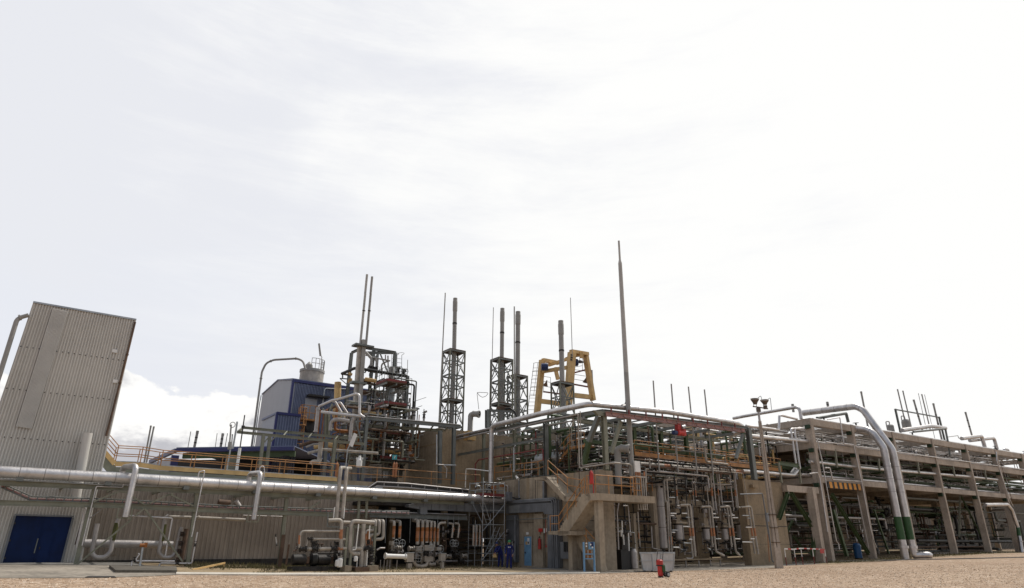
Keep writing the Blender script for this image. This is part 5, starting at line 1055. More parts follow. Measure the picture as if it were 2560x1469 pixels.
for i, u in enumerate(us):
    for j, w_ in enumerate(wrow):
        gcol(u, w_, zT, .23 if (i == 0 and j == 0) else CWD)
    for z, h in ((zT, .62), (zm, .6), (zlo, .55)):
        rkc.box('cross_beam', u - .17, u + .17, wR + .69, wrow[1] - .01, z - h, z - .01, m_conr); rkc.box('cross_beam', u - .17, u + .17, wrow[1] + .69, wrow[2] - .01, z - h, z - .01, m_conr)
        if j: rkc.box('corbel', u - .42, u - CWD - .002, wR + .1, wR + .55, z - h - .35, z - h - .002, m_corb)
for a, b in zip(us[:-1], us[1:]):
    for k_, (z, h) in enumerate(((zT, .62), (zm, .58), (zlo, .5))):
        for w_ in wrow:
            rkc.box('edge_beam', a + CWD + .005 + (.07 if a == us[0] else 0), b - CWD - .005, w_ + .12, w_ + .5, z - h, z - (0 if k_ else .02), m_conr)
for u in us[:1]: pass
# short portal left of the first column
uL = gc(pw(wR)(1931, 1212))[0]
rkc.box('edge_beam', ub_ + .05, us[0] - .5, wR + .12, wR + .7, 5.95, 6.5, m_conr); gcol(gc(pw(wR)(2052, 1390))[0], wR - .35, 6.4, .26)
for w_ in (wrow[1],): rkc.box('edge_beam', ub_ - 6, us[0] - .5, w_ + .12, w_ + .6, zT - .62, zT, m_conr); rkc.box('edge_beam', ub_ - 3, us[0] - .5, w_ + .12, w_ + .6, zm - .85, zm, m_conr)
gcol(us[0] - 8.5, wrow[1], zT); gcol(us[0] - 8.5, wrow[1] + 8, zT)
rkc.box('shade_slab', us[0] + .5, us[-1], wR + 1.9, wrow[2] - .2, zlo + .01, zlo + .08, m_concs); rkc.box('shade_slab', us[0] + .5, us[-1], wR + 3.9, wrow[2] - .2, zm + .01, zm + .08, m_concs)  # slabs added so the rack bays below turn darker
# striped beam
sb = T('striped_beam', 'black and orange hazard striped clearance beam on the rack', 'beam'); a, b = Q(12, 995, 235, pw(wR - .05)), Q(12, 1392, 335, pw(wR - .05))
z1_, z0_ = a.z, Q(12, 1200, 330, pw(wR - .05)).z; ua_, ue_ = gc(a)[0], gc(b)[0]
sb.box('beam', ua_, ue_, wR - .06, wR + .1, z0_, z1_, m_black)
for i in range(7): x = ua_ + (ue_ - ua_) * (i + .35) / 7.1; sb.p('stripe', MB().prism([G(x, wR - .065, z0_ + .02), G(x + (ue_ - ua_) * .075, wR - .065, z0_ + .02), G(x + (ue_ - ua_) * .075 - .05, wR - .065, z1_ - .02), G(x - .05, wR - .065, z1_ - .02)], -WV * .02), m_haz)
# green steel inside the rack
gr = T('rack_bracing', 'dark green steel braces and hangers fitted inside the concrete rack', 'bracing')
for k_, p in ((12, (548, 365, 445, 665)), (12, (580, 368, 850, 790)), (12, (850, 790, 830, 1085)), (12, (1045, 380, 1470, 1065)), (14, (1142, 400, 1130, 870)), (14, (1152, 402, 1480, 1050)), (14, (160, 560, 330, 1065)), (12, (610, 860, 710, 1000)), (12, (500, 900, 600, 680)), (12, (1060, 560, 1220, 1090))):
    big = k_ == 12 and p[1] < 800; A, B = Q(k_, p[0], p[1], pw(wR + (.3 if big else 1.5))), Q(k_, p[2], p[3], pw(wR + (.3 if big else 1.5))); gr.hb('brace', A, B, m_greend if p[0] != 1142 else m_green, .28 if big else .16, .28 if big else .16)
for k_, p in ((13, (245, 1050, 265, 1210)), (13, (775, 1100, 798, 1250)), (13, (1247, 1135, 1277, 1285)), (13, (1672, 1180, 1702, 1330)), (11, (1278, 920, 1310, 1170)), (24, (485, 980, 525, 1262)), (24, (765, 1020, 795, 1270))):
    gr.bar('hanger', Q(k_, p[0], p[1], pw(wR + .2)), Q(k_, p[2], p[3], pw(wR + .2)), m_green, .16)
gr.hb('green_beam', Q(24, 485, 985, pw(wR + .2)), Q(24, 770, 1025, pw(wR + .2)), m_greend, .2, .34); gr.hb('green_beam', Q(24, 370, 1020, pw(wR + 3)), Q(24, 950, 1080, pw(wR + 3)), m_greend, .2, .34)
for j, z in enumerate((zlo + 1.3, zm - 1.5, zlo + 1.3)):
    w_ = (wR + 1.2, wR + 1.4, wrow[1] + .8)[j]; gr.hb('green_beam', G(us[0] + .5, w_, z), G(us[-1], w_, z), m_greend, .2, .3)
for uu in range(int(us[0]) + 2, int(us[-1]), 4):
    gr.bar('green_tie', G(uu, wR + .8, zlo + 1.1), G(uu, wrow[1], zlo + 1.1), m_greend, .16); gr.bar('hanger', G(uu, wrow[1] - 2, zlo), G(uu, wrow[1] - 2, zm - .8), m_greend, .14)
# runs of pipe along the rack, one thing per level
def runs(label, specs, u0, u1, seed):
    t = T('pipe_run', label, 'pipes'); rnd = random.Random(seed)
    for w_, z, r, m in specs:
        a, b = u0 + rnd.uniform(0, 1), u1; pts = [G(a, w_, z), G(b, w_, z)]
        if rnd.random() < .5: k = rnd.uniform(a + 3, b - 8); pts = [G(a, w_, z), G(k, w_, z), G(k, w_, z + .5), G(k + 1.6, w_, z + .5), G(k + 1.6, w_, z), G(b, w_, z)]
        t.tube('pipe', pts, r, m, 10, r * 2.2)
        for i in range(rnd.randint(1, 3)): c = rnd.uniform(a + 1, b - 1); valve(t, G(c, w_, z), UV, r * 1.15, m_dark, hw=r > .06)
    return t
pr = runs('silver pipes lying on the lowest level of the concrete rack', [(wR + .9 + i * .55, zlo + .18 + .02 * i, [.14, .08, .11, .06, .16, .09, .07, .12, .05, .1][i % 10], [m_alu, m_alud, m_cream, m_alu, m_alud][i % 5]) for i in range(14)], us[0] - 2, us[-1], 3)
pr = runs('silver and cream pipes lying on the middle level of the concrete rack', [(wR + .9 + i * .6, zm + .18, [.13, .07, .15, .06, .1][i % 5], [m_alud, m_alu, m_cream, m_alu][i % 4]) for i in range(13)], us[0] - 2, us[-1], 4)
pr = runs('silver pipes lying along the top level of the concrete rack', [(wR + .75 + i * .8, zT + .15, [.13, .17, .08, .14, .07][i % 5], [m_alu, m_alu, m_alud][i % 3]) for i in range(11)], us[0] + 1, us[-1], 5)
pipe('bright silver pipe hung between the two lower rack levels', PT(13, pw(wR + .35), [(-680, 1090), (40, 1175), (620, 1225), (1380, 1285), (1850, 1335)], False), .14, m_alu, n=16, seams=12, rf=0)
pipe('pale double pipe along the front of the middle rack beam', [G(us[0] + 2, wR + .02, zm + .12), G(us[-1], wR + .02, zm + .12)], .07, m_alu); 
for i in range(5): q = G(us[1] - 3 + i * 9.2, wR - .02, zm + .1); one('clamp_box', MB().par(q, UV * .7, WV * .3, ZV * .28), m_cream, 'small cream clamp box on the middle beam in rack bay %s from the left' % nm[i], 'clamp', 'clamp boxes on the rack')
t = T('rack_clutter', 'dense small pipes and machinery seen inside the ground bays of the rack', 'pipework'); clutter(t, us[0] - 6, us[0] + 18, wR + 1.5, wR + 12, .5, zlo - .9, 95, 41, [m_dark, m_greend, m_alud, m_steel, m_rusty, m_alu], (.04, .13), .4)
t = T('far_bay_clutter', 'dark crowded machinery in the far right ground bays of the rack', 'pipework'); clutter(t, us[0] + 15, us[-1] - 6, wR + 2, wR + 10, .7, zlo - .9, 98, 42, [m_dark, m_black, m_greend, m_steel, m_alud, m_rusty], (.05, .2), .4)
t = T('middle_level_clutter', 'small branches and valves between the middle rack levels', 'pipework'); clutter(t, us[0] - 1, us[-1] - 5, wR + 1, wR + 9, zlo + .3, zm - .9, 98, 43, [m_alud, m_alu, m_dark, m_greend, m_cream], (.03, .12), .35)
t = T('front_row_pipework', 'bright small pipe branches close behind the front columns of the rack', 'pipework'); clutter(t, us[0] + .4, us[-1] - 8, wR + .7, wR + 2.5, zlo + .2, zT - .7, 98, 47, [m_alu, m_alud, m_cream, m_greend, m_dark], (.03, .08), .4)
t = T('upper_level_clutter', 'small branches and valves just below the rack top', 'pipework'); clutter(t, us[0] - 1, us[-1] - 5, wR + 1, wR + 9, zm + .2, zT - .7, 96, 44, [m_alud, m_alu, m_dark, m_cream], (.03, .1), .35)
t = T('gap_pipework', 'small pipes and green steel between heater bay and concrete rack', 'pipework'); clutter(t, 48, us[0] - .5, wR + 3, wR + 10, zlo - 1, zm + 1.5, 96, 45, [m_alud, m_alu, m_dark, m_greend, m_yellow], (.03, .13), .35)
# shed-like dark fill far behind the rack ground bays
t = T('backdrop_shed', 'long corrugated backdrop shed coloured dark far behind the ground bays of the rack', 'building'); mb = MB(); corr(mb, lambda s: (G(50 + 180 * s, wR + 24, 0), G(50 + 180 * s, wR + 24, 11.6)), 220, -WV, .08); t.p('wall', mb, m_darkc); t.box('roof', 50, 230, wR + 23.8, wR + 38, 11.62, 12.0, m_duct)
mb = MB()
for i in range(26):
    for j in range(5): mb.gbox(us[0] - 4.5 + (i % 3) * .05, us[0] - 1.5, wR + 4.0 + j * .8, wR + 4.3 + j * .8, .6 + i * .2, .68 + i * .2)
tr2 = T('fin_cooler', 'green framed stack of bright finned tubes behind the barrier', 'cooler')
for i in range(13):
    z = .9 + i * .43; tr2.tube('tube_row', [G(us[0] - 7.0, wR + 3.6, z), G(us[0] - 2.0, wR + 3.6, z)], .07, m_alu if i % 2 else m_galv, 8)
for uu in (us[0] - 7.1, us[0] - 4.5, us[0] - 1.9): g_ = gnd(G(uu, wR + 3.5, 0)); tr2.bar('upright', g_, atz(g_, 6.6), m_greend, .2)
SLOPE[0] = 0.
# risers in front of columns
pipe('thin white pipe down the face of the first big rack column', PT(12, pw(wR - .2), [(880, -250), (935, 0), (1100, 920), (1125, 950), (1133, 1012)], False), .05, m_alu, rf=.1)
pipe('thin white pipe from the short top loop down the second rack column', PT(11, pw(wR - .3), [(1180, 525), (1345, 495), (1400, 850), (1535, 865), (1640, 1370)], False) + PT(12, pw(wR - .3), [(1490, 780), (1520, 900), (1558, 990)], False), .055, m_alu, rf=.12)
pipe('thin white pipe with a hook end left of the first rack column', PT(12, pw(wR - .3), [(790, 148), (885, 136), (910, 200), (1000, 812)], False), .05, m_alu, rf=.12)
pipe('thin white pipe ending just above the second column foot', PT(12, pw(wR - .2), [(1340, 392), (1468, 995)], False), .05, m_alud)
pipe('thin pipe bending onto the striped hazard beam', PT(12, pw(wR - .25), [(970, 80), (1025, 82), (1055, 215), (1390, 240)], False), .06, m_alu, rf=.12)
pipe('two level pipe bend behind the pole, left of the pair of drops', PT(24, pw(wR + .5), [(815, 500), (655, 505), (728, 990)], False), .09, m_alu, rf=.3, n=14)
pipe('longer right drop of the two pipe bends behind the pole', PT(24, pw(wR + .5), [(855, 515), (705, 500), (785, 1065)], False), .09, m_alu, rf=.3, n=14)
pipe('silver pipe running from the corner frame into the rack, upper one', PT(24, pw(wR - .1), [(30, 462), (490, 522), (495, 320), (530, 318), (740, 370)], False), .11, m_alu, rf=.25, n=14)
pipe('fat silver pipe running from the corner frame into the rack, middle one', PT(24, pw(wR + .6), [(65, 605), (890, 682)], False), .18, m_alu, n=18)
pipe('silver pipe running from the corner frame into the rack, lower one', PT(24, pw(wR + .3), [(-20, 1095), (700, 1155), (760, 1080)], False), .14, m_alu, n=16, rf=.3); pipe('silver stub bending up beside the green hanger', PT(24, pw(wR + .6), [(665, 1135), (725, 1045)], False), .15, m_alu)
P = [Q(24, -150, 360, pu(us[0] - .4)), Q(24, 0, 330, pu(us[0] - .4)), Q(24, 775, 195, pu(us[0] - .4)), Q(24, 800, 365, pu(us[0] - .4))]
pipe('silver pipe along the rack top bending down at the first column', P, .155, m_alu, n=18, rf=.5, seams=8)
# two giant pipes
def giant(label, pts, r=.37, fl=True):
    return P
for i, (uq, top, dn, fx) in enumerate(((69.6, [(850, 436), (1190, 392), (1560, 345), (1660, 395), (2030, 930)], [(397, 0), (520, 640), (605, 1040)], .1), (68.0, [(1060, 712), (1400, 680), (1680, 650), (1790, 700), (1935, 900)], [(312, 0), (432, 640), (520, 1120)], .1))):
    f_ = pu(uq); P = [Q(11, x, y, f_) for x, y in top]; K = Q(14, *dn[0], f_); Bt = gnd(Q(14, *dn[2], f_)); Bt = Vector((Bt.x, Bt.y, Bt.z)); K.x, K.y = Bt.x, Bt.y
    P[-1].x, P[-1].y = Bt.x, Bt.y
    zq_ = lambda y: Q(14, dn[1][0], y, pf(Bt.y)).z
    t = T('giant_pipe', ['tallest giant silver pipe arching over the rack edge with a green band', 'lower giant silver pipe arching over the rack edge with a green band'][i], 'pipe')
    t.tube('run', P + [atz(Bt, Bt.z + (0 if i else .55))], .335, m_alu, 28, 1.2)
    t.p('green_band', MB().lathe(atz(Bt, zq_(900)), [(.345, 0), (.345, zq_(640) - zq_(900))], n=28), m_band)
    t.p('flange', MB().lathe(atz(Bt, zq_(1000)), [(.46, 0), (.46, .1), (.46, .12), (.46, .24)], n=28), m_alu)
    for q in (.1, .2, .3, .4, .5): c, ax = along(P[:-1], q * 2 - .05); t.p('seam', MB().lathe(c - ax * .02, [(.341, 0), (.341, .04)], ax, 28), m_seam)
    for q in (1.5, 2.6, 5.2, 6.4, 7.6): t.p('seam', MB().lathe(atz(Bt, Bt.z + q + .8), [(.341, 0), (.341, .04)], n=28), m_seam)
    if i == 0: t.tube('ground_elbow', [atz(Bt, Bt.z + .6), atz(Bt, Bt.z + .3), atz(Bt, Bt.z + .3) + UV * 1.2 - WV * .9, atz(Bt, Bt.z + .3) + UV * 2.2 - WV * .3], .3, m_alu, 20, .35)
P = PT(14, pw(wR - .6), [(1430, 505), (1680, 500), (1730, 560), (1800, 760), (1850, 1050)], False); P[-1] = gnd(P[-1])
t = pipe('smaller silver riser with a green band at the right edge of the picture', P, .21, m_alu, 'riser_pipe', n=18, rf=.6, bands=[(P[3], P[3].lerp(P[4], .35), m_band)], fl=(.9,))
pipe('thin pale conduit on the fifth rack column at the right edge', PT(14, pw(wR - .4), [(1555, -100), (1560, 0), (1700, 430), (1745, 520)], False), .06, m_alu); pipe('thin rusty conduit beside the pale one on the fifth rack column', PT(14, pw(wR - .4), [(1595, 0), (1735, 450)], False), .03, m_rusty)
# barrier, blue tank
br_ = T('striped_barrier', 'low red and white striped chain barrier before the rack', 'barrier'); P = [(525, 1005, 1140), (635, 1010, 1140), (715, 1000, 1150), (850, 1005, 1165), (990, 1012, 1165)]; tops = []
for x, y0, y1 in P: 
    a = gnd(Q(12, x, y1, pw(wR - 1.4))); b = atz(a, Q(12, x, y0, pw(wR - 1.4)).z); tops.append(b); br_.tube('post', [a, a.lerp(b, .5)], .035, m_redd, 8); br_.tube('post', [a.lerp(b, .5), b], .036, m_white, 8)
for a, b in zip(tops[:-1], tops[1:]):
    n = max(3, round((b - a).length / .45))
    for i in range(n): br_.bar('striped_rail', a.lerp(b, i / n), a.lerp(b, (i + .98) / n), m_red if i % 2 else m_white, .05, .09)
q = Q(12, 938, 1028, pw(wR - 1.45)); br_.p('red_plate', MB().par(q - UV * .3 - ZV * .2, UV * .6, WV * .03, ZV * .36), m_red)
t = T('blue_tank', 'small upright blue tank standing in the shade of the rack', 'tank'); A = gnd(Q(12, 1352, 1098, pw(wR + 1.6))); h = Q(12, 1345, 938, pw(wR + 1.6)).z - A.z; t.p('shell', MB().lathe(A, [(.3, 0), (.36, .15), (.36, h - .2), (.25, h - .05), (.08, h)], n=22), m_blueb); t.p('foot_ring', MB().lathe(A, [(.3, 0), (.38, .01), (.38, .12)], n=22), m_dark)
# things on top of the rack
def stack(label, k_, x0, y0, x1, y1, r, pl, m=None, name='vent_stack', cat='stack', z0=None, cap=True, group=None):
    B = Q(k_, x1, y1, pl); Tp = Q(k_, x0, y0, pf(B.y)); t = T(name, label, cat, group); bz = z0 if z0 is not None else B.z - .6
    lean_ = (Tp - B); A = B - lean_.normalized() * ((B.z - bz) / max(lean_.normalized().z, .3))
    t.tube('shaft', [A, Tp], r, m or m_dstk, 12)
    if r > .12:
        for q in (.35, .62): c_ = B.lerp(Tp, q); t.p('weld_band', MB().lathe(c_, [(r * 1.1, 0), (r * 1.1, .12)], lean_, 12), m_dark)
    if cap: t.p('collar', MB().lathe(Tp - lean_.normalized() * r * 2.2, [(r * 1.12, 0), (r * 1.12, r * 2)], lean_, 12), m or m_dstk)
    return t
plR = pw(wR + 7)
for i, (x0, y0, x1, y1, r, m) in enumerate(((505, 115, 610, 560, .085, m_dstk), (577, 135, 690, 620, .085, m_dstk), (722, 255, 825, 610, .125, m_dstk), (787, 170, 882, 600, .04, m_dstk), (832, 182, 935, 610, .085, m_dstk), (870, 187, 1000, 740, .035, m_dstk), (987, 305, 1090, 740, .13, m_dstk), (1420, 422, 1508, 735, .13, m_dstk))):
    stack('dark roof stack above the rack, %s from the left%s' % (['first', 'second', 'third', 'fourth', 'fifth', 'sixth', 'seventh', 'eighth'][i], ['', '', ', thick', ', very thin', '', ', very thin', ', thick reddish', ', standing alone'][i]), 13, x0, y0, x1, y1, r, plR, m)
t = T('portal_frame', 'dark steel portal frame rising above the rack roof', 'frame'); a0, a1, b1, b0 = Q(13, 540, 665, plR), Q(13, 475, 378, plR), Q(13, 1065, 485, plR), Q(13, 1130, 750, plR); t.hb('post', a0 - ZV * .5, a1, m_steel, .22, .22); t.hb('post', b0 - ZV * .8, b1, m_steel, .22, .22); t.bar('beam', a1 - ZV * .1, b1 - ZV * .1, m_steel, .15)
for x, y0, y1, r, lab in ((408, 592, 655, .45, 'small'), (628, 522, 640, .55, 'taller')):
    t = T('roof_vessel', '%s domed vessel with a looped vent on the rack roof' % lab, 'vessel'); B = Q(13, x + 5, y1, plR); h = Q(13, x, y0, plR).z - B.z; t.p('shell', MB().lathe(B - ZV * .3, [(r, 0), (r, h * .7 + .3), (r * .75, h * .92 + .3), (r * .2, h + .3)], n=20), m_dstk)
    t.tube('vent_loop', [B - UV * (r + .5), B - UV * (r + .5) + ZV * (h + .3), B + ZV * (h + .4), B + ZV * h], .07, m_dstk, 8, .3)
pipe('fat white pipe bent across the rack roof top', PT(13, pw(wR + 1.5), [(570, 668), (960, 612), (1150, 640)], False), .24, m_alu, n=18, rf=.5)
pipe('dark grey rectangular bend below the white roof pipe', PT(13, pw(wR + .6), [(720, 690), (1150, 648), (1190, 850), (1215, 1010)], False), .12, m_steel, rf=.12)
pipe('silver roof loop near the right end, larger', PT(13, pw(wR + 1.0), [(1370, 780), (1640, 745), (1700, 960)], False), .24, m_alu, n=18, rf=.5); pipe('silver roof loop near the right end, smaller', PT(13, pw(wR + 1.5), [(1480, 808), (1805, 772), (1865, 980)], False), .22, m_alu, n=18, rf=.5)
pipe('thin handrail like tube lying on the rack roof', PT(13, pw(wR + .4), [(1190, 758), (1320, 740), (1330, 775), (1400, 780)], False), .04, m_dstk)
pipe('black tube frame on the rack roof left of the giant pipes', PT(11, pw(wR + 3), [(1040, 505), (1430, 440), (1460, 560)], False), .16, m_steel, rf=.1); stack('dark leaning stack behind the tallest giant pipe', 11, 1632, 145, 1720, 600, .11, pw(wR + 6)); stack('short dark stub vent on the rack roof', 11, 1176, 285, 1187, 355, .13, pw(wR + 6)); stack('tiny stub vent behind the roof pipe near the pole', 11, 708, 318, 712, 350, .13, pw(wR + 6))
# ================================================================== TALL MAST AND THIN STACKS BEHIND THE CORNER FRAME
Bp = Q(21, 505, 1150, pw(wr + .55)); Tp = Q(0, 1547, 603, pf(Bp.y + .5))
t = T('tall_mast', 'very tall grey tapered pole rising through the green frame', 'pole')
K = Bp.lerp(Tp, .40); K2 = Bp.lerp(Tp, .89)
t.p('lower_shaft', MB().tube([Bp - ZV * .2, K], .19, 16, r2=.175), m_dstk); t.p('upper_shaft', MB().tube([K, K2], .175, 16, r2=.15), m_pole); t.p('neck', MB().tube([K2, K2.lerp(Tp, .15)], .15, 16, r2=.085), m_pole); t.p('tip', MB().tube([K2.lerp(Tp, .14), Tp], .085, 12, r2=.08), m_pole)
t.tube('cable', [Q(21, 330, 68, pw(wr + .3)), Q(21, 395, 55, pw(wr + .3)), Q(21, 412, 0, pw(wr + .4))], .03, m_dark, 6)
for i, (x0, y0, x1, y1) in enumerate(((1633, 950, 1648, 1158), (1678, 958, 1741, 1162), (1721, 965, 1734, 1040), (1761, 972, 1781, 1166))):
    x1 = (1647, 1694, 1741, 1781)[i]; y1 = (1158, 1160, 1162, 1166)[i]
    stack('slim vent pole rising through the corner frame, %s of four from the left' % nm[i], 0, x0, y0, x1, y1, .055, pw(wr + 1.2), m_dstk, 'vent_pole', 'pole', cap=False)
# ================================================================== LATTICE TOWERS
def lattice(label, k_, xl, xc, xr, yt, yb, F, x0, y0, r, cap=True, levels=4, r2=None):
    t = T('lattice_stack', label, 'stack'); f_ = pf(F); C = Q(k_, xc, yt, f_); Bc = Q(k_, xc, yb, f_); C.x, C.y = Bc.x * .5 + C.x * .5, Bc.y; z1, z0 = C.z, Bc.z - 2.5
    pxm = ZO[k_][2]; dl, dr = (xc - xl) / pxm, (xr - xc) / pxm; tn = C.x / C.y
    a = dr * C.y / (1724 * (math.sin(AG) - tn * math.cos(AG))); b = dl * C.y / (1724 * (math.cos(AG) + tn * math.sin(AG)))
    b = max(b, a * .75); O = atz(C, 0); c4 = [O, O + UV * a, O + UV * a + WV * b, O + WV * b]
    for p in c4: t.hb('leg', atz(p, z0), atz(p, z1), m_green, .12, .12)
    zs_ = [z1 - (z1 - z0) * i / (levels + .0) for i in range(levels + 1)]
    for i, z in enumerate(zs_[:-1]):
        if i % 2 == 0: t.p('platform', MB().prism([atz(p, z - .08) for p in c4], ZV * .1), m_rusty)
        for p, q in zip(c4, c4[1:] + c4[:1]):
            t.bar('ring_beam', atz(p, z - .16), atz(q, z - .16), m_steel, .1, .14); zn = zs_[i + 1]
            t.bar('diagonal', atz(p, zn), atz(q, z - .2), m_steel, .07); t.bar('diagonal', atz(q, zn) + (q - p).normalized() * 0, atz(p, z - .2), m_steel, .06)
            t.bar('mid_beam', atz(p, (z + zn) / 2), atz(q, (z + zn) / 2), m_steel, .08)
    cc = O + UV * a * .5 + WV * b * .5; cc2 = Q(k_, x0, y0, pf(cc.y)); top = Vector((cc2.x, cc.y, cc2.z)); base = atz(cc, z0)
    t.p('flue', MB().tube([base, atz(cc, z1 + .05)], r * 1.12, 16), m_dstk); run = t.p('stack_shaft', MB().tube([atz(cc, z1), top], r, 16), m_dstk)
    if cap: ax = (top - atz(cc, z1)).normalized(); L_ = (top - cc).length; t.p('stack_head', MB().lathe(top - ax * 1.5, [(r * 1.02, 0), (r * 1.16, .15), (r * 1.16, 1.1), (r * 1.05, 1.25), (r * 1.05, 1.5)], ax, 16), m_dstk); t.p('stack_collar', MB().lathe(atz(cc, z1).lerp(top, .5), [(r * 1.12, 0), (r * 1.12, .15)], ax, 16), m_dark)
    return t, c4, z0
lattice('lattice tower with one grey stack, leftmost of the roof stacks', 6, 190, 262, 415, 612, 1300, 62, 321, 160, .215)
lattice('lattice tower with one grey stack, second from the left', 6, 633, 715, 855, 690, 1290, 62, 750, 252, .21)
lattice('lattice tower crowded against its left neighbour with a darker stack', 6, 790, 868, 988, 845, 1270, 64, 892, 282, .25, levels=3)
lattice('short lattice tower with one grey stack before the yellow gantry', 6, 1198, 1275, 1412, 908, 1240, 60, 1281, 365, .245, levels=2)
for i, (x0, y0, x1, y1, r, lab) in enumerate(((230, 120, 172, 1290, .055, 'tall thin rod left of the leftmost lattice tower'), (668, 243, 645, 1240, .035, 'tall thin rod left of the second lattice tower'), (858, 235, 860, 1240, .06, 'tall thin rod between the two close lattice towers'), (1369, 155, 1385, 640, .035, 'hair thin aerial above the yellow gantry'))):
    stack(lab, 6, x0, y0, x1, y1, r, pf(60), m_dstk, 'thin_rod', 'rod', cap=False)
t = T('steel_goalpost', 'dark square steel frame at the foot of the second lattice tower', 'frame'); f_ = pf(56); t.hb('post', Q(6, 612, 1340, f_), Q(6, 612, 1175, f_), m_steel, .3, .3); t.hb('beam', Q(6, 612, 1180, f_), Q(6, 850, 1190, f_), m_steel, .15, .2); t.tube('hose', [Q(6, 770, 1165, f_), Q(6, 820, 1160, f_), Q(6, 860, 1190, f_), Q(6, 880, 1240, f_)], .08, m_black, 8); t.p('bracket', MB().par(Q(6, 700, 1170, f_), Vector((1.3, .2, 0)), Vector((0, .3, 0)), ZV * .25), m_rusty)
pipe('sagging wire hoop left of the second lattice tower', PT(6, pf(62), [(535, 1170), (518, 1015), (625, 1020), (600, 1050), (568, 1062), (540, 1045), (520, 1016)], False), .025, m_dstk, 'wire', 'wire', rf=.2)
# yellow gantry: two A shaped portals joined by girders
ga = T('yellow_gantry', 'yellow twin A frame lifting gantry behind the stacks', 'gantry')
fN, fM = pf(72), pf(76)
def ybar(n, a, b, w_, h_, f0=fN, f1=None): return ga.bar(n, Q(19, *a, f0), Q(19, *b, f1 or f0), m_yellow, w_ * .68, h_ * .68)
ybar('leg', (405, 430), (310, 1400), .9, .7); ybar('leg', (640, 560), (690, 780), .5, .5, pf(74)); ybar('leg', (945, 290), (870, 1260), 1.15, .9, pf(70))
ybar('leg', (1190, 300), (1330, 1160), .55, .9, pf(72)); ybar('leg', (1160, 340), (1300, 1130), .4, .3, pf(72.6)); ybar('top_beam', (925, 265), (1230, 315), .7, .55, pf(70), pf(72)); ybar('top_beam', (415, 425), (700, 480), .6, .6, fN, pf(74)); ybar('girder', (520, 520), (880, 400), .45, .45, pf(73), pf(71)); ybar('girder', (380, 640), (860, 560), .5, .55, fN, pf(70)); ybar('girder', (980, 350), (1190, 330), .5, .4, pf(71), pf(72))
ybar('lower_beam', (310, 1165), (720, 1215), .6, .7, fN, pf(74)); ybar('lower_beam', (930, 1060), (1290, 1100), .6, .7, pf(70), pf(72)); ybar('strut', (620, 1230), (700, 1250), .3, .3)
for a, b in (((420, 1000), (720, 1040)), ((970, 865), (1250, 915)), ((975, 660), (1200, 600))): ga.bar('catwalk', Q(19, *a, fM), Q(19, *b, fM), m_redd, .5, .08)
for a, b in (((430, 990), (560, 1010)), ((970, 860), (1230, 900)), ((990, 640), (1140, 615))): rail(ga, [Q(19, *a, fM), Q(19, *b, fM)], h=1.8, step=1.6, r=.03, m=m_steel, mids=2)
for x, y in ((480, 550), (1030, 470)): ga.p('winch', MB().lathe(Q(19, x, y, pf(71)) - Vector((.6, 0, 0)), [(.25, 0), (.42, .05), (.42, .7), (.3, .8)], Vector((1, 0, 0)), 16), m_navy)
ga.p('winch_motor', MB().bar(Q(19, 830, 410, pf(72)), Q(19, 870, 395, pf(72)), .35, .35), m_navy); ga.p('light_hood', MB().lathe(Q(19, 1090, 465, pf(72)), [(.5, 0), (.1, .25)], n=14), m_dark)
for x, y in ((460, 850), (1180, 790)): c = Q(19, x, y, pf(73)); ga.p('floodlight', MB().lathe(c - ZV * .3, [(.3, 0), (.1, .45), (.05, .7)], Vector((.3, -.1, 1)), 12), m_rusty)
for i in range(3): ga.p('dark_mark', MB().bar(Q(19, 945 - i * 4, 320 + i * 42, pf(69.4)), Q(19, 941 - i * 4, 350 + i * 42, pf(69.4)), .32, .03), m_dark)
ladder(ga, Q(19, 205, 1400, pf(74)), Q(19, 320, 500, pf(74)), Vector((1, 0, 0)), m_dstk, .9, .45, .035, cage=True); ga.tube('drop_tube', [Q(19, 1300, 610, pf(72)), Q(19, 1325, 1160, pf(72))], .14, m_dstk, 8)
ga.tube('hook_rope', [Q(19, 1085, 370, pf(71)), Q(19, 1090, 465, pf(71))], .03, m_dark, 5); ga.p('pulley_block', MB().par(Q(19, 1090, 380, pf(70.6)), Vector((.4, 0, 0)), Vector((0, .3, 0)), ZV * .7), m_yellow)
# ================================================================== PROCESS BLOCK OF CONCRETE BEHIND THE DECK
cb_ = T('concrete_bunker', 'tall raw concrete bunker wall behind the deck rail', 'building'); fB = pf(58)
cr_ = gc(Q(4, 1620, 1050, fB)); ucb, wcb = cr_[0], cr_[1]; zB1 = Q(4, 1620, 490, fB).z
wfar = gc(pu(ucb)(998, 1140))[1]; print('bunker', ucb, wcb, wfar, zB1)
cb_.box('wall', ucb, ucb + .5, wcb, wfar, 3.5, zB1, m_conc); cb_.box('wall', ucb + .51, ucb + 9, wcb, wcb + .5, 3.5, zB1 - .003, m_concs); cb_.box('cap_joint', ucb - .03, ucb - .002, wcb, wfar, zB1 - 1.4, zB1 - 1.32, m_concs)
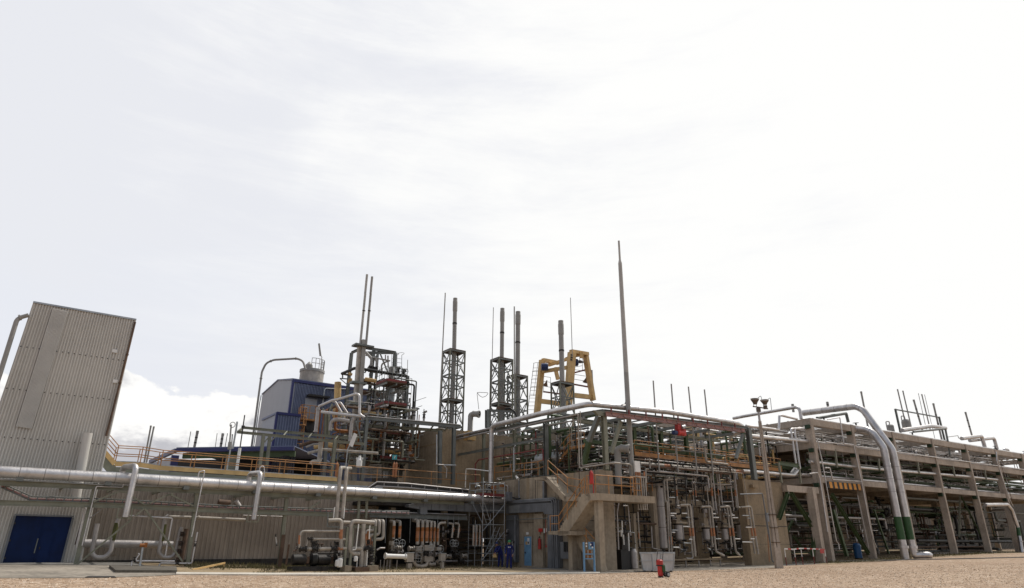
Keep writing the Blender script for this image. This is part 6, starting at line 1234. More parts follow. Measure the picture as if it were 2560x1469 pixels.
# steel pergola line in front of the bunker
pg_ = T('pipe_bridge', 'grey green steel pipe bridge on posts in front of the concrete bunker', 'pipe bridge'); fP = pf(54)
def g4(x, y, f=fP): return Q(4, x, y, f)
pg_.hb('beam', g4(885, 388), g4(1880, 478), m_steel, .22, .3); pg_.hb('beam', g4(905, 470, pf(57)), g4(1700, 520, pf(57)), m_green, .2, .25)
for x0, y0, x1, y1 in ((905, 385, 850, 1040), (1810, 475, 1795, 1080), (1665, 520, 1660, 1070)): A = g4(x1, y1); B = g4(x0, y0); pg_.hb('post', A, B, m_steel, .26, .26)
for x in (1000, 1150, 1300, 1450, 1600, 1750): pg_.bar('tie', g4(x, 395 + (x - 885) * .09), g4(x - 40, 470 + (x - 905) * .06, pf(57)), m_green, .1)
pg_.bar('brace', g4(790, 420), g4(860, 700), m_steel, .12); pg_.bar('brace', g4(900, 400), g4(800, 430), m_steel, .1)
for q in range(4): a, b = g4(900, 375 - 0 * q, pf(54.3 + q * .7)), g4(1860, 465, pf(54.3 + q * .7)); pg_.tube('pipe', [a, b], .07 + .03 * (q % 2), m_alud if q % 2 else m_alu, 10)
pipe('grey drainpipe on the post before the bunker', PT(4, pf(53.5), [(1630, 560), (1630, 875), (1830, 880)], False), .05, m_galv)
# canopy frame on the left
cf = T('canopy_frame', 'open steel canopy frame on two posts before the dark blue roofed shed', 'frame'); fC, fD = pf(50), pf(52.5)
cf.hb('beam', Q(3, 128, 1248, fC), Q(3, 1050, 1335, fC), m_green, .14, .2); cf.hb('beam', Q(3, 172, 1215, fD), Q(3, 1000, 1300, fD), m_green, .14, .2); cf.bar('end_beam', Q(3, 128, 1248, fC), Q(3, 172, 1215, fD), m_green, .1, .2)
for x0, y0, x1, y1 in ((318, 1262, 290, 1500), (365, 1262, 340, 1500)): f_ = fC if x0 < 340 else fD; A, B = Q(3, x1, y1, f_), Q(3, x0, y0, f_); cf.hb('post', A, B, m_green, .22, .22); cf.bar('knee', B - ZV * .8, B + UV * .6 + ZV * .05, m_green, .08)
for x in (460, 640, 830): cf.bar('cross', Q(3, x, 1278 + (x - 460) * .09, fC), Q(3, x + 30, 1242 + (x - 460) * .09, fD), m_green, .08)
# posts below it
for i, (x0, y0, x1, y1) in enumerate(((575, 610, 530, 1015), (485, 600, 450, 1010))): A, B = g4(x1, y1, pf(50 + 2 * i)), g4(x0, y0, pf(50 + 2 * i)); cf.hb('post', A, B, m_green if i == 0 else m_steel, .24, .24)
# elbow pipes of the process front
def e4(lab, pts, r, F=51, m=None, **k): return pipe(lab, PT(4, pf(F), pts, False), r, m or m_alud, n=16, **k)
e4('pale pipe rising in a bend to the right in front of the twin mast', [(400, 268), (540, 205), (600, 195), (828, 125), (828, 350), (880, 382)], .10, 51, m_alu, rf=.35, fl=(.55,)); e4('straight pale pipe crossing below the bent one', [(428, 325), (840, 372)], .115, 51.5, m_alu)
e4('forked branch pipe dropping to the right, upper', [(590, 240), (625, 225), (700, 340)], .10, 52.5, m_alud, rf=.35); e4('forked branch pipe dropping to the right, lower', [(545, 215), (575, 220), (640, 335)], .09, 52, m_alud, rf=.3); e4('hooked grey pipe bend below the crossing pipe', [(520, 520), (528, 430), (580, 400), (720, 420)], .16, 53, m_alud, rf=.6); e4('fat grey drop pipe beside the white warning flag', [(770, 380), (745, 440), (725, 640)], .14, 52.5, m_alud, rf=.5)
e4('long low pipe passing behind the canopy posts', [(290, 755), (450, 715), (1020, 755)], .11, 51, m_cream, rf=.3); e4('brown bent pipe low at the left of the process block', [(205, 678), (345, 630), (430, 635)], .14, 54, m_rusty, rf=.4); e4('second brown bent pipe just below', [(270, 690), (350, 660), (420, 655)], .1, 54, m_alud, rf=.3)
e4('fat vertical grey pipe hanging left of the green twin posts', [(398, 275), (370, 535)], .14, 54, m_alud, fl=(.1, .97)); e4('thick white elbow lying on the deck behind the rail', [(318, 862), (345, 840), (410, 845)], .15, 50, m_cream, rf=.3); e4('upright cream post pipe beside the canopy', [(425, 640), (405, 870)], .17, 50.5, m_cream)
t = T('white_flag_panel', 'tilted white panel on a thin bent rod above the two tall cream pipes', 'panel'); f_ = pf(46); A, B, C_, D_ = g4(770, 540, f_), g4(785, 560, f_), g4(735, 690, f_), g4(715, 672, f_); t.p('panel', MB().prism([A, B + Vector((.12, 0, 0)), C_ + Vector((.12, 0, 0)), D_], Vector((0, .06, 0))), m_white); t.tube('rod', [g4(728, 670, f_), g4(702, 715, f_), g4(685, 895, f_)], .035, m_galv, 6)
t = T('white_canister', 'white wrapped canister on the deck behind the rail', 'canister'); c = g4(820, 900, pf(50)); t.p('body', MB().lathe(c, [(.2, 0), (.22, .07), (.22, .5), (.13, .65), (.07, .85)], n=16), m_white)
for s in (-1, 1): t.p('ear', MB().lathe(c + ZV * .55 + Vector((s * .2, 0, 0)), [(.04, 0), (.07, .04), (.07, .16)], n=10), m_white)
gp_ = T('green_twin_post', 'pair of bright green posts carrying the bent pale pipes', 'post'); 
for x in (478, 508): gp_.hb('post', g4(x - 4, 570, pf(53)), g4(x, 345, pf(53)), m_green, .2, .2)
gp_.bar('fork', g4(478, 350, pf(53)), g4(445, 290, pf(53)), m_green, .12); gp_.bar('fork', g4(510, 345, pf(53)), g4(545, 240, pf(53)), m_green, .12)
# ================================================================== PROCESS TOWER
pt = T('process_tower', 'open steel process tower with red edged platforms and railings', 'process tower'); F15 = 60
def q15(x, y, F=F15): return Q(15, x, y, pf(F))
def q16(x, y, F=F15): return Q(16, x, y, pf(F))
Cn = q15(430, 300); 
LC, RCn = (285, 290), (1075, 290)
for (x0, y0, x1, y1, F) in ((285, 290, 205, 930, 63), (1075, 290, 1040, 900, 63), (1300, 715, 1262, 1456, 60), (690, 240, 660, 300, 64)): pt.hb('column', q15(x1, y1, F) - ZV * (6 if y1 < 1400 else 0), q15(x0, y0, F), m_steel, .28, .28)
pt.hb('column', q16(1900, 1400, 62), q15(1262, 1400, 62) , m_steel, .26, .26); pt.hb('column', q16(1330, 1400, 63), q15(760, 300, 64), m_steel, .2, .2)
for a, b in (((285, 292), (400, 238)), ((590, 212), (930, 262)), ((930, 262), (1090, 290)), ((540, 292), (1075, 292)), ((540, 325), (665, 325))): pt.hb('top_beam', q15(*a, 62), q15(*b, 62), m_steel, .2, .25)
for a, b in (((770, 300), (520, 660)), ((800, 300), (990, 760)), ((990, 760), (1090, 950)), ((790, 1010), (880, 1200)), ((1200, 950), (1075, 1200)), ((700, 1000), (500, 1240)), ((690, 1010), (870, 1370)), ((1270, 930), (1080, 1190)), ((1010, 830), (905, 1180)), ((930, 850), (935, 1220))): pt.bar('brace', q15(*a, 60.5), q15(*b, 60.5), m_steel, .11)
for a, b in (((1600, 0), (1560, 180)), ((1500, 30), (1580, 190)), ((1760, 190), (1860, 330)), ((1870, 360), (1610, 700)), ((1640, 700), (1590, 1000)), ((1700, 1050), (1790, 1230)), ((1740, 640), (1500, 1000)), ((1100, 400), (1200, 850)), ((1240, 420), (1180, 560))): pt.bar('brace', q16(*a, 59), q16(*b, 59), m_steel, .1)
def plat(zk, cx, red=True, F=58, half=2.2, deep=2.6, name='platform', shift=0.):
    c = zk + Vector((shift, 0, 0)); o = c - UV * half * .9; mb = MB(); mb.prism([c, c + UV * half * 1.25, c + UV * half * 1.25 + WV * deep, c + WV * deep], ZV * .12); pt.p(name, mb, m_rusty)
    for a, b in ((c, c + UV * half * 1.25), (c, c + WV * deep)): pt.bar('toeboard', a + ZV * .2, b + ZV * .2, m_redd if red else m_steel, .05, .2)
    nn = 4
    for a, b in ((c, c + UV * half * 1.25), (c, c + WV * deep), (c + UV * half * 1.25, c + UV * half * 1.25 + WV * deep)):
        for i in range(nn + 1): q = a.lerp(b, i / nn); pt.tube('post', [q + ZV * .3, q + ZV * 1.45], .022, m_steel, 5)
        for h in (.85, 1.42): pt.tube('rail', [a + ZV * h, b + ZV * h], .022, m_steel, 5)
    for k_ in range(3): q = c + UV * half * 1.25 * k_ / 2 - ZV * .12; pt.bar('joist', q, q + WV * deep, m_steel, .1, .18)
plat(q15(925, 815, 56), 0, half=1.55, deep=2.2); plat(q15(895, 1225, 57), 0, half=1.7, deep=2.2); plat(q16(1580, 600, 57), 0, half=1.7, deep=2.4); plat(q16(1530, 1060, 57), 0, half=2.0, deep=2.6); plat(q16(1500, 440, 59), 0, half=1.7, deep=2.2, red=False)
for y, F in ((790, 62), (1000, 62.5)): pt.p('rear_platform', MB().prism([q15(470, y, F), q15(470, y, F) + UV * 3.4, q15(470, y, F) + UV * 3.4 + WV * 1.5, q15(470, y, F) + WV * 1.5], ZV * .2), m_rusty)
P = [q15(110, 672), q15(350, 568, 58), q15(1290, 715, 60), q15(1303, 745, 60), q15(1270, 1230, 60)]; pt.tube('black_pipe', P, .14, m_black, 12, .4); pt.hb('column', q15(1262, 1230, 60) - ZV * 6, q15(1285, 830, 60), m_dark, .2, .2); pt.tube('black_pipe', [q15(110, 672), q15(240, 700, 62)], .1, m_black, 10)
pt.bar('side_frame', q15(70, 760, 61), q15(240, 770, 61), m_steel, .1); pt.bar('side_frame', q15(75, 765, 61), q15(225, 890, 61), m_steel, .08); pt.bar('side_frame', q15(120, 690, 61), q15(120, 760, 61), m_steel, .1)
for x, y0, y1 in ((270, 660, 700), (262, 760, 840), (35, 830, 1130)): pt.tube('yellow_pipe', [q15(x, y0, 61.5), q15(x - (8 if x < 100 else 20), y1, 61.5)], .32 if x < 100 else .2, m_yellow, 14)
pt.tube('yellow_pipe', [q16(480, 790, 57), q16(560, 800, 57), q16(900, 845, 57)], .22, m_yellow, 12); pt.tube('yellow_pipe', [q16(1140, 860, 58), q16(1560, 905, 58), q16(1900, 940, 58)], .2, m_yellow, 12); pt.tube('yellow_pipe', [q16(1200, 215, 58), q16(1560, 260, 58)], .2, m_yellow, 12); pt.tube('yellow_pipe', [q16(330, 850, 57), q16(470, 820, 57)], .18, m_yellow, 12); pt.tube('yellow_pipe', [q16(740, 100, 58), q16(700, 310, 58), q16(960, 360, 58)], .28, m_yellow, 14)
pt.tube('yellow_pipe', [q15(530, 770, 59), q15(740, 810, 59)], .18, m_yellow, 12)
for i, P in enumerate(([(545, 285), (650, 400), (630, 600)], [(720, 410), (745, 440), (735, 720)], [(825, 700), (830, 490), (960, 440)], [(900, 330), (900, 430)], [(945, 345), (950, 560)], [(630, 370), (985, 440)], [(1010, 560), (1015, 780)])): pt.tube('process_pipe', [q15(x, y, 60.3) for x, y in P], (.14, .14, .08, .06, .07, .08, .22)[i], m_dstk, 12, .4)
for x0, y0, x1, y1 in ((630, 560, 625, 620), (715, 570, 710, 640), (1210, 590, 1250, 700), (1110, 560, 1140, 640)): valve(pt, q15((x0 + x1) / 2, (y0 + y1) / 2, 60), ZV, .16, m_dark, up=-WV)
pt.tube('column_vessel', [q15(1010, 560, 61), q15(1005, 1456, 61)], .3, m_galv, 16); pt.tube('column_vessel', [q16(1680, 200, 60), q16(1640, 1400, 60)], .28, m_galv, 16)
ladder(pt, q15(905, 1240, 57), q15(935, 830, 57), UV, m_steel, .5, .35, .025); ladder(pt, q16(1530, 1060, 56.5), q16(1600, 300, 56.5), UV, m_steel, .5, .35, .025); ladder(pt, q15(1050, 700, 60), q15(1060, 330, 60), UV, m_steel, .5, .35, .025, cage=True); ladder(pt, q15(1150, 700, 60), q15(1155, 325, 60), UV, m_steel, .5, .35, .025, cage=True)
pt.tube('aerial', [q15(1295, 720, 60), q15(1305, 420, 60)], .03, m_dstk, 6)
cc = gc(q15(700, 900, 61)); zt_, zb_ = q15(700, 640, 61).z, q16(700, 1300, 60).z; pt2 = T('process_tower_piping', 'maze of small dark pipes inside the open process tower', 'pipework')
lo_, hi_ = gc(q15(430, 900, 60)), gc(q15(1240, 900, 64))
zt2 = q15(700, 830, 61).z; clutter(pt2, lo_[0] - .5, hi_[0], lo_[1] - 4, lo_[1] + .5, zb_, zt2, 98, 71, [m_steel, m_dark, m_dstk, m_green, m_alud], (.03, .1), .35)
pt3 = T('process_tower_rails', 'tangle of thin tubes and valves on the lower floors of the process tower', 'pipework'); clutter(pt3, lo_[0] - 4, hi_[0] - 1, lo_[1] - 6, lo_[1] - 1, zb_, q16(700, 250, 60).z, 98, 72, [m_steel, m_dark, m_alud, m_oband2, m_green, m_rusty], (.03, .13), .35)
# twin mast
tm = T('twin_mast', 'twin square columns with two tall slim stacks before the process tower', 'stack'); Fm = 57
for i, (x0, y0, x1, y1, w_, m) in enumerate(((435, 150, 335, 1420, .32, m_cream), (505, 60, 408, 1420, .36, m_dstk))):
    A, B = q15(x0, y0, Fm), q15(x1, y1, Fm); dd = (A - B).normalized(); tm.bar('column', B - dd * 11, A, m, w_, .4)
tm.box('collar', gc(q15(490, 172, Fm))[0] - .9, gc(q15(490, 172, Fm))[0] + .9, gc(q15(490, 172, Fm))[1] - .5, gc(q15(490, 172, Fm))[1] + .5, q15(490, 190, Fm).z, q15(490, 160, Fm).z, m_steel)
for y in (865, 1250): c = q15(400 - (y - 865) * .08, y, Fm); tm.p('collar', MB().par(c - UV * .7 - WV * .4, UV * 1.4, WV * .8, ZV * .18), m_steel)
for x0, y0, x1, y1 in ((1071, 108, 1018, 615), (1108, 124, 1062, 600)): tm.tube('slim_stack', [Q(3, x1, y1 + 30, pf(Fm)), Q(3, x0, y0, pf(Fm))], .11, m_pole if x0 < 1100 else m_dstk, 14); tm.p('stack_lug', MB().bar(Q(3, (x0 + x1) / 2 - 8, (y0 + y1) / 2, pf(Fm - .2)), Q(3, (x0 + x1) / 2 + 14, (y0 + y1) / 2 + 4, pf(Fm - .2)), .07), m_dark)
# teal sign on the lowest platform
t = T('teal_sign', 'square teal sign with a white slanted mark on the lowest red platform', 'sign'); a, b = q16(1755, 985, 55.5), q16(1835, 1070, 55.5); t.p('plate', MB().par(atz(a, b.z), Vector((b.x - a.x, 0, 0)), Vector((0, .04, 0)), ZV * (a.z - b.z)), m_teal); t.p('white_mark', MB().bar(q16(1785, 1050, 55.45), q16(1808, 1005, 55.45), .07, .02), m_white)
blow = pipe('hooked vent pipe with a valve head on the roof line left of the lattice towers', PT(4, pf(56), [(1495, 420), (1500, 325), (1530, 318)], False), .09, m_dstk, 'vent_pipe', vl=(.4,)); stack('short grey stub stack right of the process tower', 4, 1396, 285, 1392, 415, .14, pf(58)); stack('thin bent vent right of the process tower', 4, 1356, 232, 1350, 410, .05, pf(58), cap=False)
# orange valves by the deck, pale louvres low behind the deck rail
h1 = T('rear_backdrop', 'dark brown backdrop wall added to fill the background behind the process tower', 'building'); a, b = pf(76)(700, 1146), pf(76)(1040, 1152); mb = MB(); corr(mb, lambda s: (atz(a.lerp(b, s), 2), atz(a.lerp(b, s), b.z)), 40, Vector((0, -1, 0)), .08); h1.p('wall', mb, m_darkc); h1.p('roof', MB().prism([a, b, b + Vector((0, 9, 0)), a + Vector((0, 9, 0))], ZV * .1), m_duct)  # added dark backdrop, closing bright sky gaps behind the process tower
h2 = T('central_backdrop', 'long dark backdrop wall added behind the gaps of the green steel frame', 'building'); u0_, u1_ = gc(pw(54)(1195, 1150))[0], gc(pw(54)(2020, 1150))[0]; hz2 = pw(54)(1400, 1112).z; mb = MB(); corr(mb, lambda s: (G(u0_ + (u1_ - u0_) * s, 54, 2), G(u0_ + (u1_ - u0_) * s, 54, hz2)), 90, -WV, .08); h2.p('wall', mb, m_darkc); h2.box('roof', u0_, u1_, 53.9, 64, hz2 + .02, hz2 + .3, m_duct)  # dark backdrop added to close sky gaps behind the frame
lv = T('louvre_stack', 'stack of pale slats seen behind the deck rail under the process tower', 'louvre')
for i in range(10): z = q16(1200, 1400 - i * 26, 57).z; lv.p('slat', MB().bar(q16(1150, 1400 - i * 26, 57), q16(1560, 1400 - i * 26, 57), .2, .06), m_cream)
for i, (x, y) in enumerate(((725, 1320), (1770, 1320), (1812, 1325))): c = q16(x, y + 70, 52); t = T('orange_cylinder', 'tall orange gas cylinder behind the deck rail, %s of three' % nm[i], 'gas cylinder'); t.p('body', MB().lathe(c, [(.07, 0), (.09, .04), (.09, 1.0), (.03, 1.15)], n=14), m_oband); t.p('valve_cap', MB().lathe(c + ZV * 1.15, [(.03, 0), (.03, .1)], n=10), m_dark)
# ================================================================== BLUE BUILDING
bb = T('blue_building', 'tall blue corrugated building with a pale gable and blue trim', 'building'); FB = 70
C = pf(FB)(733, 949); uC, wC, zCt = gc(C); z0b = Q(3, 480, 1380, pf(FB)).z - 6
gL = pu(uC)(647, 990); wL2 = gc(pu(uC)(645, 1060))[1]; ap = gc(pu(uC)(696, 949)); print('blue', uC, wC, zCt, wL2, ap, gc(gL))
zl_ = gL.z; P = [G(uC, wC, z0b), G(uC, wL2, z0b), G(uC, wL2, zl_), G(uC, ap[1], ap[2]), G(uC, wC, zCt)]
bb.p('gable_wall', MB().prism(P, UV * .3), m_bcladl)
uE = gc(pw(wC)(850, 968))[0] + 5
mb = MB(); corr(mb, lambda s: (G(uC + .31 + (uE - uC) * s, wC - .01, z0b), G(uC + .31 + (uE - uC) * s, wC - .01, zCt - .25)), 62, -WV, .1); bb.p('side_wall', mb, m_bclad); bb.box('body', uC + .32, uE, wC + .02, wL2 - .3, z0b, min(zl_, zCt) - .35, m_bclad)
bb.bar('corner_trim', G(uC - .03, wC - .05, z0b), G(uC - .03, wC - .05, zCt), m_btrim, .25); bb.bar('roof_trim', G(uC - .1, wC - .12, zCt - .05), G(uE, wC - .12, zCt - .05), m_btrim, .14, .28); bb.p('roof', MB().prism([G(uC - .1, wC - .15, zCt + .2), G(uC - .1, ap[1], ap[2] + .1), G(uC - .1, wL2, zl_ + .1), G(uC - .1, wL2, zl_), G(uC - .1, ap[1], ap[2]), G(uC - .1, wC - .15, zCt + .02)], UV * (uE - uC)), m_bclad)
bb.bar('gable_trim', G(uC - .05, wC, zCt + .1), G(uC - .05, ap[1], ap[2] + .05), m_bclad, .12); bb.bar('gable_trim', G(uC - .05, ap[1], ap[2] + .05), G(uC - .05, wL2, zl_ + .05), m_bclad, .12)
def wl(x, y, d=.12): return Q(3, x, y, pw(wC - d))
A, B = wl(622, 1000), wl(690, 1160); dr = bb.p('side_door', MB().par(atz(A, B.z), UV * (gc(B)[0] - gc(A)[0]), -WV * .06, ZV * (A.z - B.z)), m_bcladl); A = wl(628, 990); bb.p('door_canopy', MB().par(A, UV * 2.4, -WV * .9, ZV * .18), m_dark, parent=dr)
ax0 = Q(3, 312, 1158, pu(uC - 2.5)); ax1 = Q(3, 415, 1110, pu(uC - 2.5)); c1_ = gc(ax1)
an = bb.p('annex', MB().prism([G(uC - 2.5, c1_[1], z0b), G(uC - 2.5, gc(ax0)[1], z0b), G(uC - 2.5, gc(ax0)[1], gc(ax0)[2]), G(uC - 2.5, c1_[1], c1_[2])], UV * 2.4), m_bcladl); mb = MB(); corr(mb, lambda s: (G(uC - 2.5 + 2.4 * s, c1_[1] - .02, z0b), G(uC - 2.5 + 2.4 * s, c1_[1] - .02, c1_[2] - .15)), 9, -WV, .1); bb.p('annex_side', mb, m_bclad)
bb.bar('annex_trim', G(uC - 2.55, c1_[1] - .1, c1_[2]), G(uC - .1, c1_[1] - .1, c1_[2]), m_btrim, .2, .25); bb.bar('annex_trim', G(uC - 2.55, c1_[1] - .1, c1_[2]), G(uC - 2.55, gc(ax0)[1], gc(ax0)[2]), m_bclad, .15, .2); bb.bar('annex_trim', G(uC - 2.55, c1_[1] - .1, z0b), G(uC - 2.55, c1_[1] - .1, c1_[2]), m_btrim, .2)
bb.tube('wall_pipe', [wl(745, 1060, .3), wl(762, 930, .3), wl(930, 935, .3)], .07, m_galv, 8, .3); bb.p('round_fan', MB().lathe(wl(655, 1205, .15), [(.7, 0), (.8, .1), (.6, .25)], -WV, 20), m_dark)
cl_ = T('caged_ladder', 'orange caged ladder with small landings on the blue building', 'ladder'); a, b = wl(580, 1330, .8), wl(600, 1075, .8); ladder(cl_, a, b, UV, m_orange, .7, .45, .05, cage=True)
for x0, x1, y in ((590, 700, 1155), (515, 590, 1440), (545, 600, 1300)):
    A, B = wl(x0, y, 1.0), wl(x1, y + 8, 1.0); B.z = A.z; cl_.p('landing', MB().prism([A, B, B + WV * .9, A + WV * .9], ZV * .15), m_orange); rail(cl_, [A + WV * .6, A, B, B + WV * .6], h=1.6, step=1.0, r=.045)
# silo on its roof with the gooseneck
si = T('roof_silo', 'round white silo with railing and cone on the blue building roof', 'silo'); c = Q(3, 662, 890, pf(76)); zt_ = Q(3, 662, 812, pf(76)).z; r_ = 2.9 * 76 / 70 * .95
r_ = (Q(3, 748, 830, pf(76)) - Q(3, 580, 830, pf(76))).length / 2; si.p('shell', MB().lathe(atz(c, c.z - 3), [(r_, 0), (r_, zt_ - c.z + 3)], n=40), m_cream); si.p('rim', MB().lathe(atz(c, zt_ - .1), [(r_ * 1.05, 0), (r_ * 1.05, .3)], n=40), m_dstk); si.p('roof_cone', MB().lathe(atz(c, zt_ + .2), [(r_, 0), (r_ * .3, .12), (.2, .15)], n=40), m_dstk)
cq = Q(3, 645, 795, pf(75)); si.p('filter_cone', MB().lathe(cq, [(r_ * .34, 0), (r_ * .30, .6), (.05, 1.0)], n=16), m_dstk); 
ctr = atz(c, zt_ + .2); angs = [math.radians(a) for a in range(-80, 61, 20)]; pts = [ctr + Vector((math.cos(a), math.sin(a), 0)) * r_ * .95 for a in angs]
for p in pts: si.tube('post', [p, p + ZV * 1.25], .035, m_dstk, 6)
for h in (.65, 1.25): si.tube('rail', [p + ZV * h for p in pts], .035, m_dstk, 6, .2)
t = T('roof_sign_panel', 'narrow tilted dark panel on a thin rod above the silo', 'panel'); P = PT(3, pf(76), [(714, 603), (726, 601), (738, 692), (724, 694)], False); t.p('panel', MB().prism(P, Vector((0, .1, 0))), m_dstk); t.tube('rod', PT(3, pf(76), [(731, 690), (742, 700), (732, 800)], False), .05, m_dstk, 6)
pipe('tall grey gooseneck filling pipe arching to the roof silo', PT(3, pf(71), [(228, 1370), (305, 810), (335, 745), (392, 722), (560, 712), (605, 730), (622, 790)], False), .115, m_dstk, 'filling_pipe', rf=1.2, n=14, fl=(.52, .68, .87)); pipe('thinner pipe standing beside the gooseneck riser', PT(3, pf(71.5), [(243, 1370), (288, 1040), (300, 980)], False), .055, m_galv)
# low shed with blue fascia
ls = T('open_blue_shed', 'long open shed with blue fascia and dark interior below the blue building', 'building'); fS = 60
A, B = Q(20, 668, 830, pf(fS)), Q(20, 2640, 800, pf(fS)); A2 = Q(20, 240, 1020, pf(fS + 4)); dz = .9
ls.bar('fascia', A, B, m_btrim, .3, .32); ls.p('roof', MB().prism([A + ZV * .17, B + ZV * .17, B + ZV * .17 + Vector((0, 16, 0)), A + ZV * .17 + Vector((0, 16, 0))], ZV * .1), m_bclad); ls.bar('side_fascia', A, A2, m_bclad, .3, .32)
zbS = Q(20, 1000, 1400, pf(fS)).z - 2; ls.p('shade_back', MB().prism([atz(A, zbS) + Vector((-6, 9, 0)), atz(B, zbS) + Vector((0, 9, 0)), B + Vector((0, 9, .15)), A + Vector((-6, 9, .15))], Vector((0, .3, 0))), m_black); ls.p('gable_panel', MB().prism([A - ZV * .6 + Vector((-.3, 0, 0)), atz(A, zbS) + Vector((-.3, 0, 0)), atz(A2, zbS), A2 - ZV * .2], Vector((0, .2, 0))), m_bcladl)  # black sheet stands in for the shade inside the shed
for x, m in ((660, m_btrim), (1605, m_green), (2500, m_dark)): q = Q(20, x, 900, pf(fS)); ls.bar('post', atz(q, zbS), atz(q, A.z - .45), m, .9 if m is m_green else .6, .4)
ls.bar('inner_beam', A + Vector((.5, .5, -.42)), B + Vector((0, .5, -.42)), m_greend, .3, .5)
# poles on the left skyline
for i, (x0, y0, x1, y1, r, F, lab) in enumerate(((250, 415, 150, 960, .07, 56, 'slim steel stack above the walkway, left of a close pair'), (300, 430, 200, 910, .07, 56, 'slim steel stack above the walkway, right of a close pair'), (915, 515, 860, 825, .04, 72, 'thin pole behind the open blue shed, far left one'), (1030, 502, 965, 825, .14, 72, 'thick dark stack behind the open blue shed, left one'), (1355, 545, 1318, 820, .035, 72, 'hair thin pole behind the open blue shed'), (1452, 545, 1405, 820, .13, 72, 'thick dark stack behind the open blue shed, right one'), (1527, 545, 1480, 820, .04, 72, 'thin pole right of the right thick dark stack'), (1610, 560, 1590, 820, .06, 72, 'short dark pole behind the ringed lamp post'))):
    stack(lab, 20, x0, y0, x1, y1, r, pf(F), m_dstk, 'skyline_stack', 'stack')
t = T('ringed_post', 'post with a small ring and box rising over the orange rails', 'post'); f_ = pf(49); t.tube('lower_rod', PT(20, f_, [(1505, 1230), (1578, 810)], False), .05, m_galv, 8); t.tube('box_part', PT(20, f_, [(1560, 810), (1572, 690)], False), .14, m_dstk, 8); t.tube('upper_rod', PT(20, f_, [(1565, 700), (1590, 400)], False), .06, m_dstk, 8); t.p('ring', MB().ring(Q(20, 1612, 402, f_), Vector((0, 1, 0)), .2, .03, 14, 0), m_dstk)
pipe('pale tapering post beside the ringed one', PT(20, pf(49.5), [(1615, 800), (1672, 480), (1690, 350)], False), .07, m_galv, 'post', 'post', rf=0); t = T('beacon_rod', 'thin dark rod on a white tube at the end of the canopy frame', 'rod'); t.tube('white_tube', PT(20, pf(49), [(1680, 1165), (1735, 790)], False), .11, m_white, 10); t.tube('rod', PT(20, pf(49), [(1735, 800), (1815, 240)], False), .045, m_dark, 8); t.p('clamp', MB().lathe(Q(20, 1785, 460, pf(49)), [(.12, 0), (.12, .2)], n=10), m_dark)
# ================================================================== PEOPLE
def person(label, base, joints, edges, radii, mats, name='person'):
    t = T(name, label, 'person')
    me = bpy.data.meshes.new('body'); me.from_pydata([base + Vector(j) for j in joints], edges, []); o = bpy.data.objects.new('body', me); COL.objects.link(o); me.materials.append(mats)
    sk_ = o.modifiers.new('skin', 'SKIN'); sk_.use_smooth_shade = True; lay = me.skin_vertices[0].data if me.skin_vertices else None
    if lay is None:
        bpy.context.view_layer.objects.active = o; o.select_set(True); bpy.ops.mesh.customdata_skin_add(); lay = me.skin_vertices[0].data
    for i, r in enumerate(radii): lay[i].radius = r if isinstance(r, tuple) else (r, r)
    lay[0].use_root = True
    ss = o.modifiers.new('sub', 'SUBSURF'); ss.levels = 1; ss.render_levels = 2
    ws = [base + Vector(j) for j in joints]; lo = Vector([min(v[i] for v in ws) for i in range(3)]); hi = Vector([max(v[i] for v in ws) for i in range(3)])
    WL[o.name] = (Vector((0, 0, 0)), lo, hi); t.kids.append((o, None)); return t, o
# standing man seen from behind
fp = pf(47.5); b1 = gnd(Q(8, 872, 1196, fp)); b1 = b1
J = [(0, 0, .96), (.09, 0, .92), (.115, -.02, .50), (.12, .02, .09), (.13, -.13, .03), (-.09, 0, .92), (-.12, .03, .50), (-.14, 0, .09), (-.15, -.15, .03),
     (0, 0, 1.15), (0, -.01, 1.36), (0, 0, 1.47), (.20, 0, 1.42), (.27, -.03, 1.13), (.22, -.2, .92), (-.20, 0, 1.42), (-.28, -.05, 1.13), (-.26, -.22, .93), (0, -.02, 1.57)]
E_ = [(0, 1), (1, 2), (2, 3), (3, 4), (0, 5), (5, 6), (6, 7), (7, 8), (0, 9), (9, 10), (10, 11), (10, 12), (12, 13), (13, 14), (10, 15), (15, 16), (16, 17), (11, 18)]
RR = [(.17, .12), .11, .085, .065, .05, .11, .085, .065, .05, (.16, .11), (.19, .12), .07, .075, .06, .045, .075, .06, .045, .06]
def head(t, c, helm, hair=True):
    t.p('head', MB().lathe(c - ZV * .02, [(.05, -.02), (.075, .03), (.088, .10), (.09, .15), (.07, .21), (.02, .24)], n=16), m_skin); t.p('helmet', MB().lathe(c + ZV * .10, [(.135, 0), (.135, .012), (.115, .02), (.112, .08), (.085, .13), (.03, .155)], n=18), helm)
    for s in (-1, 1): t.p('ear', MB().lathe(c + Vector((s * .088, 0, .09)), [(.02, 0), (.025, .01), (.015, .02)], Vector((s, 0, 0)), 8), m_skin)
    t.p('nose', MB().lathe(c + Vector((0, .085, .09)), [(.018, 0), (.005, .03)], Vector((0, 1, 0)), 6), m_skin)
def hand(t, c, d):
    d = Vector(d).normalized(); x = d.cross(ZV).normalized() if abs(d.z) < .9 else Vector((1, 0, 0)); mb = MB(); mb.tube([c, c + d * .09], .032, 8, r2=.038)
    for k_, l in ((-1.5, .065), (-.5, .08), (.5, .078), (1.5, .06)): a = c + d * .085 + x * k_ * .019; mb.tube([a, a + d * l * .55, a + d * l * .9 - x.cross(d) * .025], .0095, 6, .02)
    mb.tube([c + d * .02 + x * .03, c + d * .05 + x * .06, c + d * .09 + x * .06], .011, 6, .02); t.p('hand', mb, m_skin)
t, _ = person('worker in blue coverall and green helmet seen from behind', b1, J, E_, RR, m_cloth)
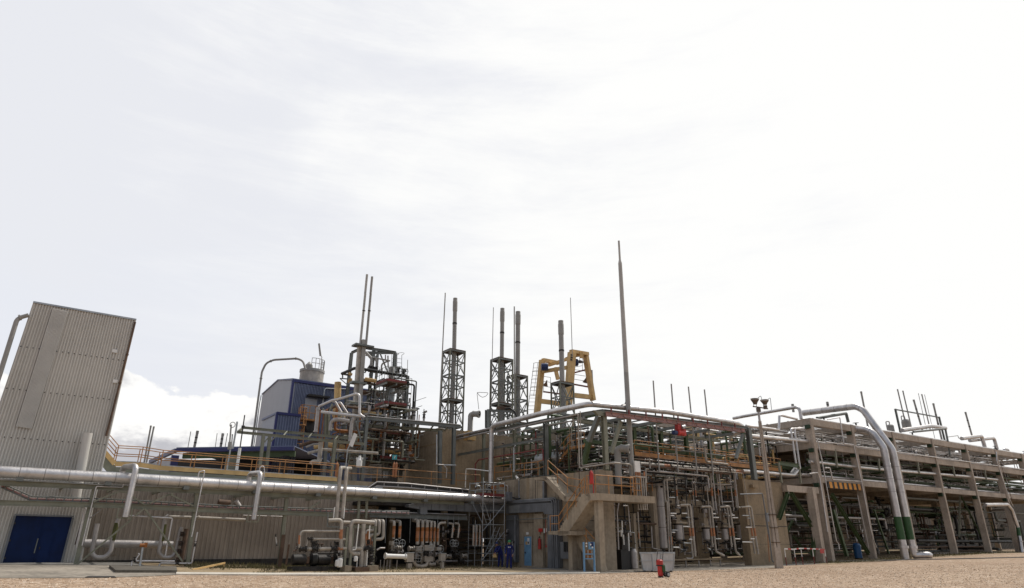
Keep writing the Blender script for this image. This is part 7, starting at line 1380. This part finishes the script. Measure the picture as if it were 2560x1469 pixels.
head(t, b1 + Vector((0, -.02, 1.56)), m_hel); hand(t, b1 + Vector((.215, -.22, .89)), (-.1, -.25, -1)); hand(t, b1 + Vector((-.255, -.24, .90)), (.1, -.25, -1))
for x in (-.05, .05): t.p('back_mark', MB().par(b1 + Vector((x - .035, -.14, 1.32)), Vector((.065, 0, 0)), Vector((0, .02, 0)), ZV * .06), m_white)
for x in (.13, -.15): t.p('boot', MB().lathe(b1 + Vector((x, .03, 0)), [(.055, 0), (.06, .03), (.055, .12)], n=10).par(b1 + Vector((x - .05, -.2, 0)), Vector((.1, 0, 0)), Vector((0, .22, 0)), ZV * .07), m_dark)
# second worker bending in the shade of the bay
fp2 = pf(49.5); b2 = gnd(Q(8, 762, 1192, fp2))
J2 = [(0, 0, .92), (.09, 0, .88), (.13, -.05, .48), (.12, .04, .09), (.12, -.12, .03), (-.09, 0, .88), (-.11, .02, .48), (-.14, .02, .09), (-.16, -.12, .03),
      (-.06, -.1, 1.12), (-.16, -.2, 1.30), (-.22, -.24, 1.38), (-.02, -.2, 1.36), (-.16, -.42, 1.12), (-.32, -.5, .98), (-.32, -.2, 1.26), (-.40, -.38, 1.05), (-.42, -.52, .95), (-.27, -.28, 1.46)]
t, _ = person('second worker in dark blue bending over in the shade behind the scaffold', b2, J2, E_, RR, m_cloth)
head(t, b2 + Vector((-.28, -.29, 1.45)), m_navy); hand(t, b2 + Vector((-.34, -.53, .96)), (-.4, -.6, -.4)); hand(t, b2 + Vector((-.43, -.55, .94)), (-.4, -.6, -.4))
for x, y in ((.12, .04), (-.15, .02)): t.p('boot', MB().lathe(b2 + Vector((x, y, 0)), [(.055, 0), (.06, .03), (.055, .12)], n=10).par(b2 + Vector((x - .05, y - .22, 0)), Vector((.1, 0, 0)), Vector((0, .22, 0)), ZV * .07), m_dark)
t = T('yellow_case', 'small yellow case held low by the bending worker', 'case'); c = b2 + Vector((-.55, -.66, .66)); t.p('box', MB().add([c, c + Vector((.3, 0, 0)), c + Vector((.3, .15, 0)), c + Vector((0, .15, 0)), c + Vector((.05, 0, .22)), c + Vector((.25, 0, .22)), c + Vector((.25, .15, .22)), c + Vector((.05, .15, .22))], [(0, 3, 2, 1), (4, 5, 6, 7), (0, 1, 5, 4), (1, 2, 6, 5), (2, 3, 7, 6), (3, 0, 4, 7)]), m_yellow); t.tube('handle', [c + Vector((.1, .07, .22)), c + Vector((.1, .07, .28)), c + Vector((.2, .07, .28)), c + Vector((.2, .07, .22))], .012, m_dark, 6, .03)
for t in FIN: t.fin()
print('objects', len(bpy.data.objects), 'verts', sum(len(m.vertices) for m in bpy.data.meshes))
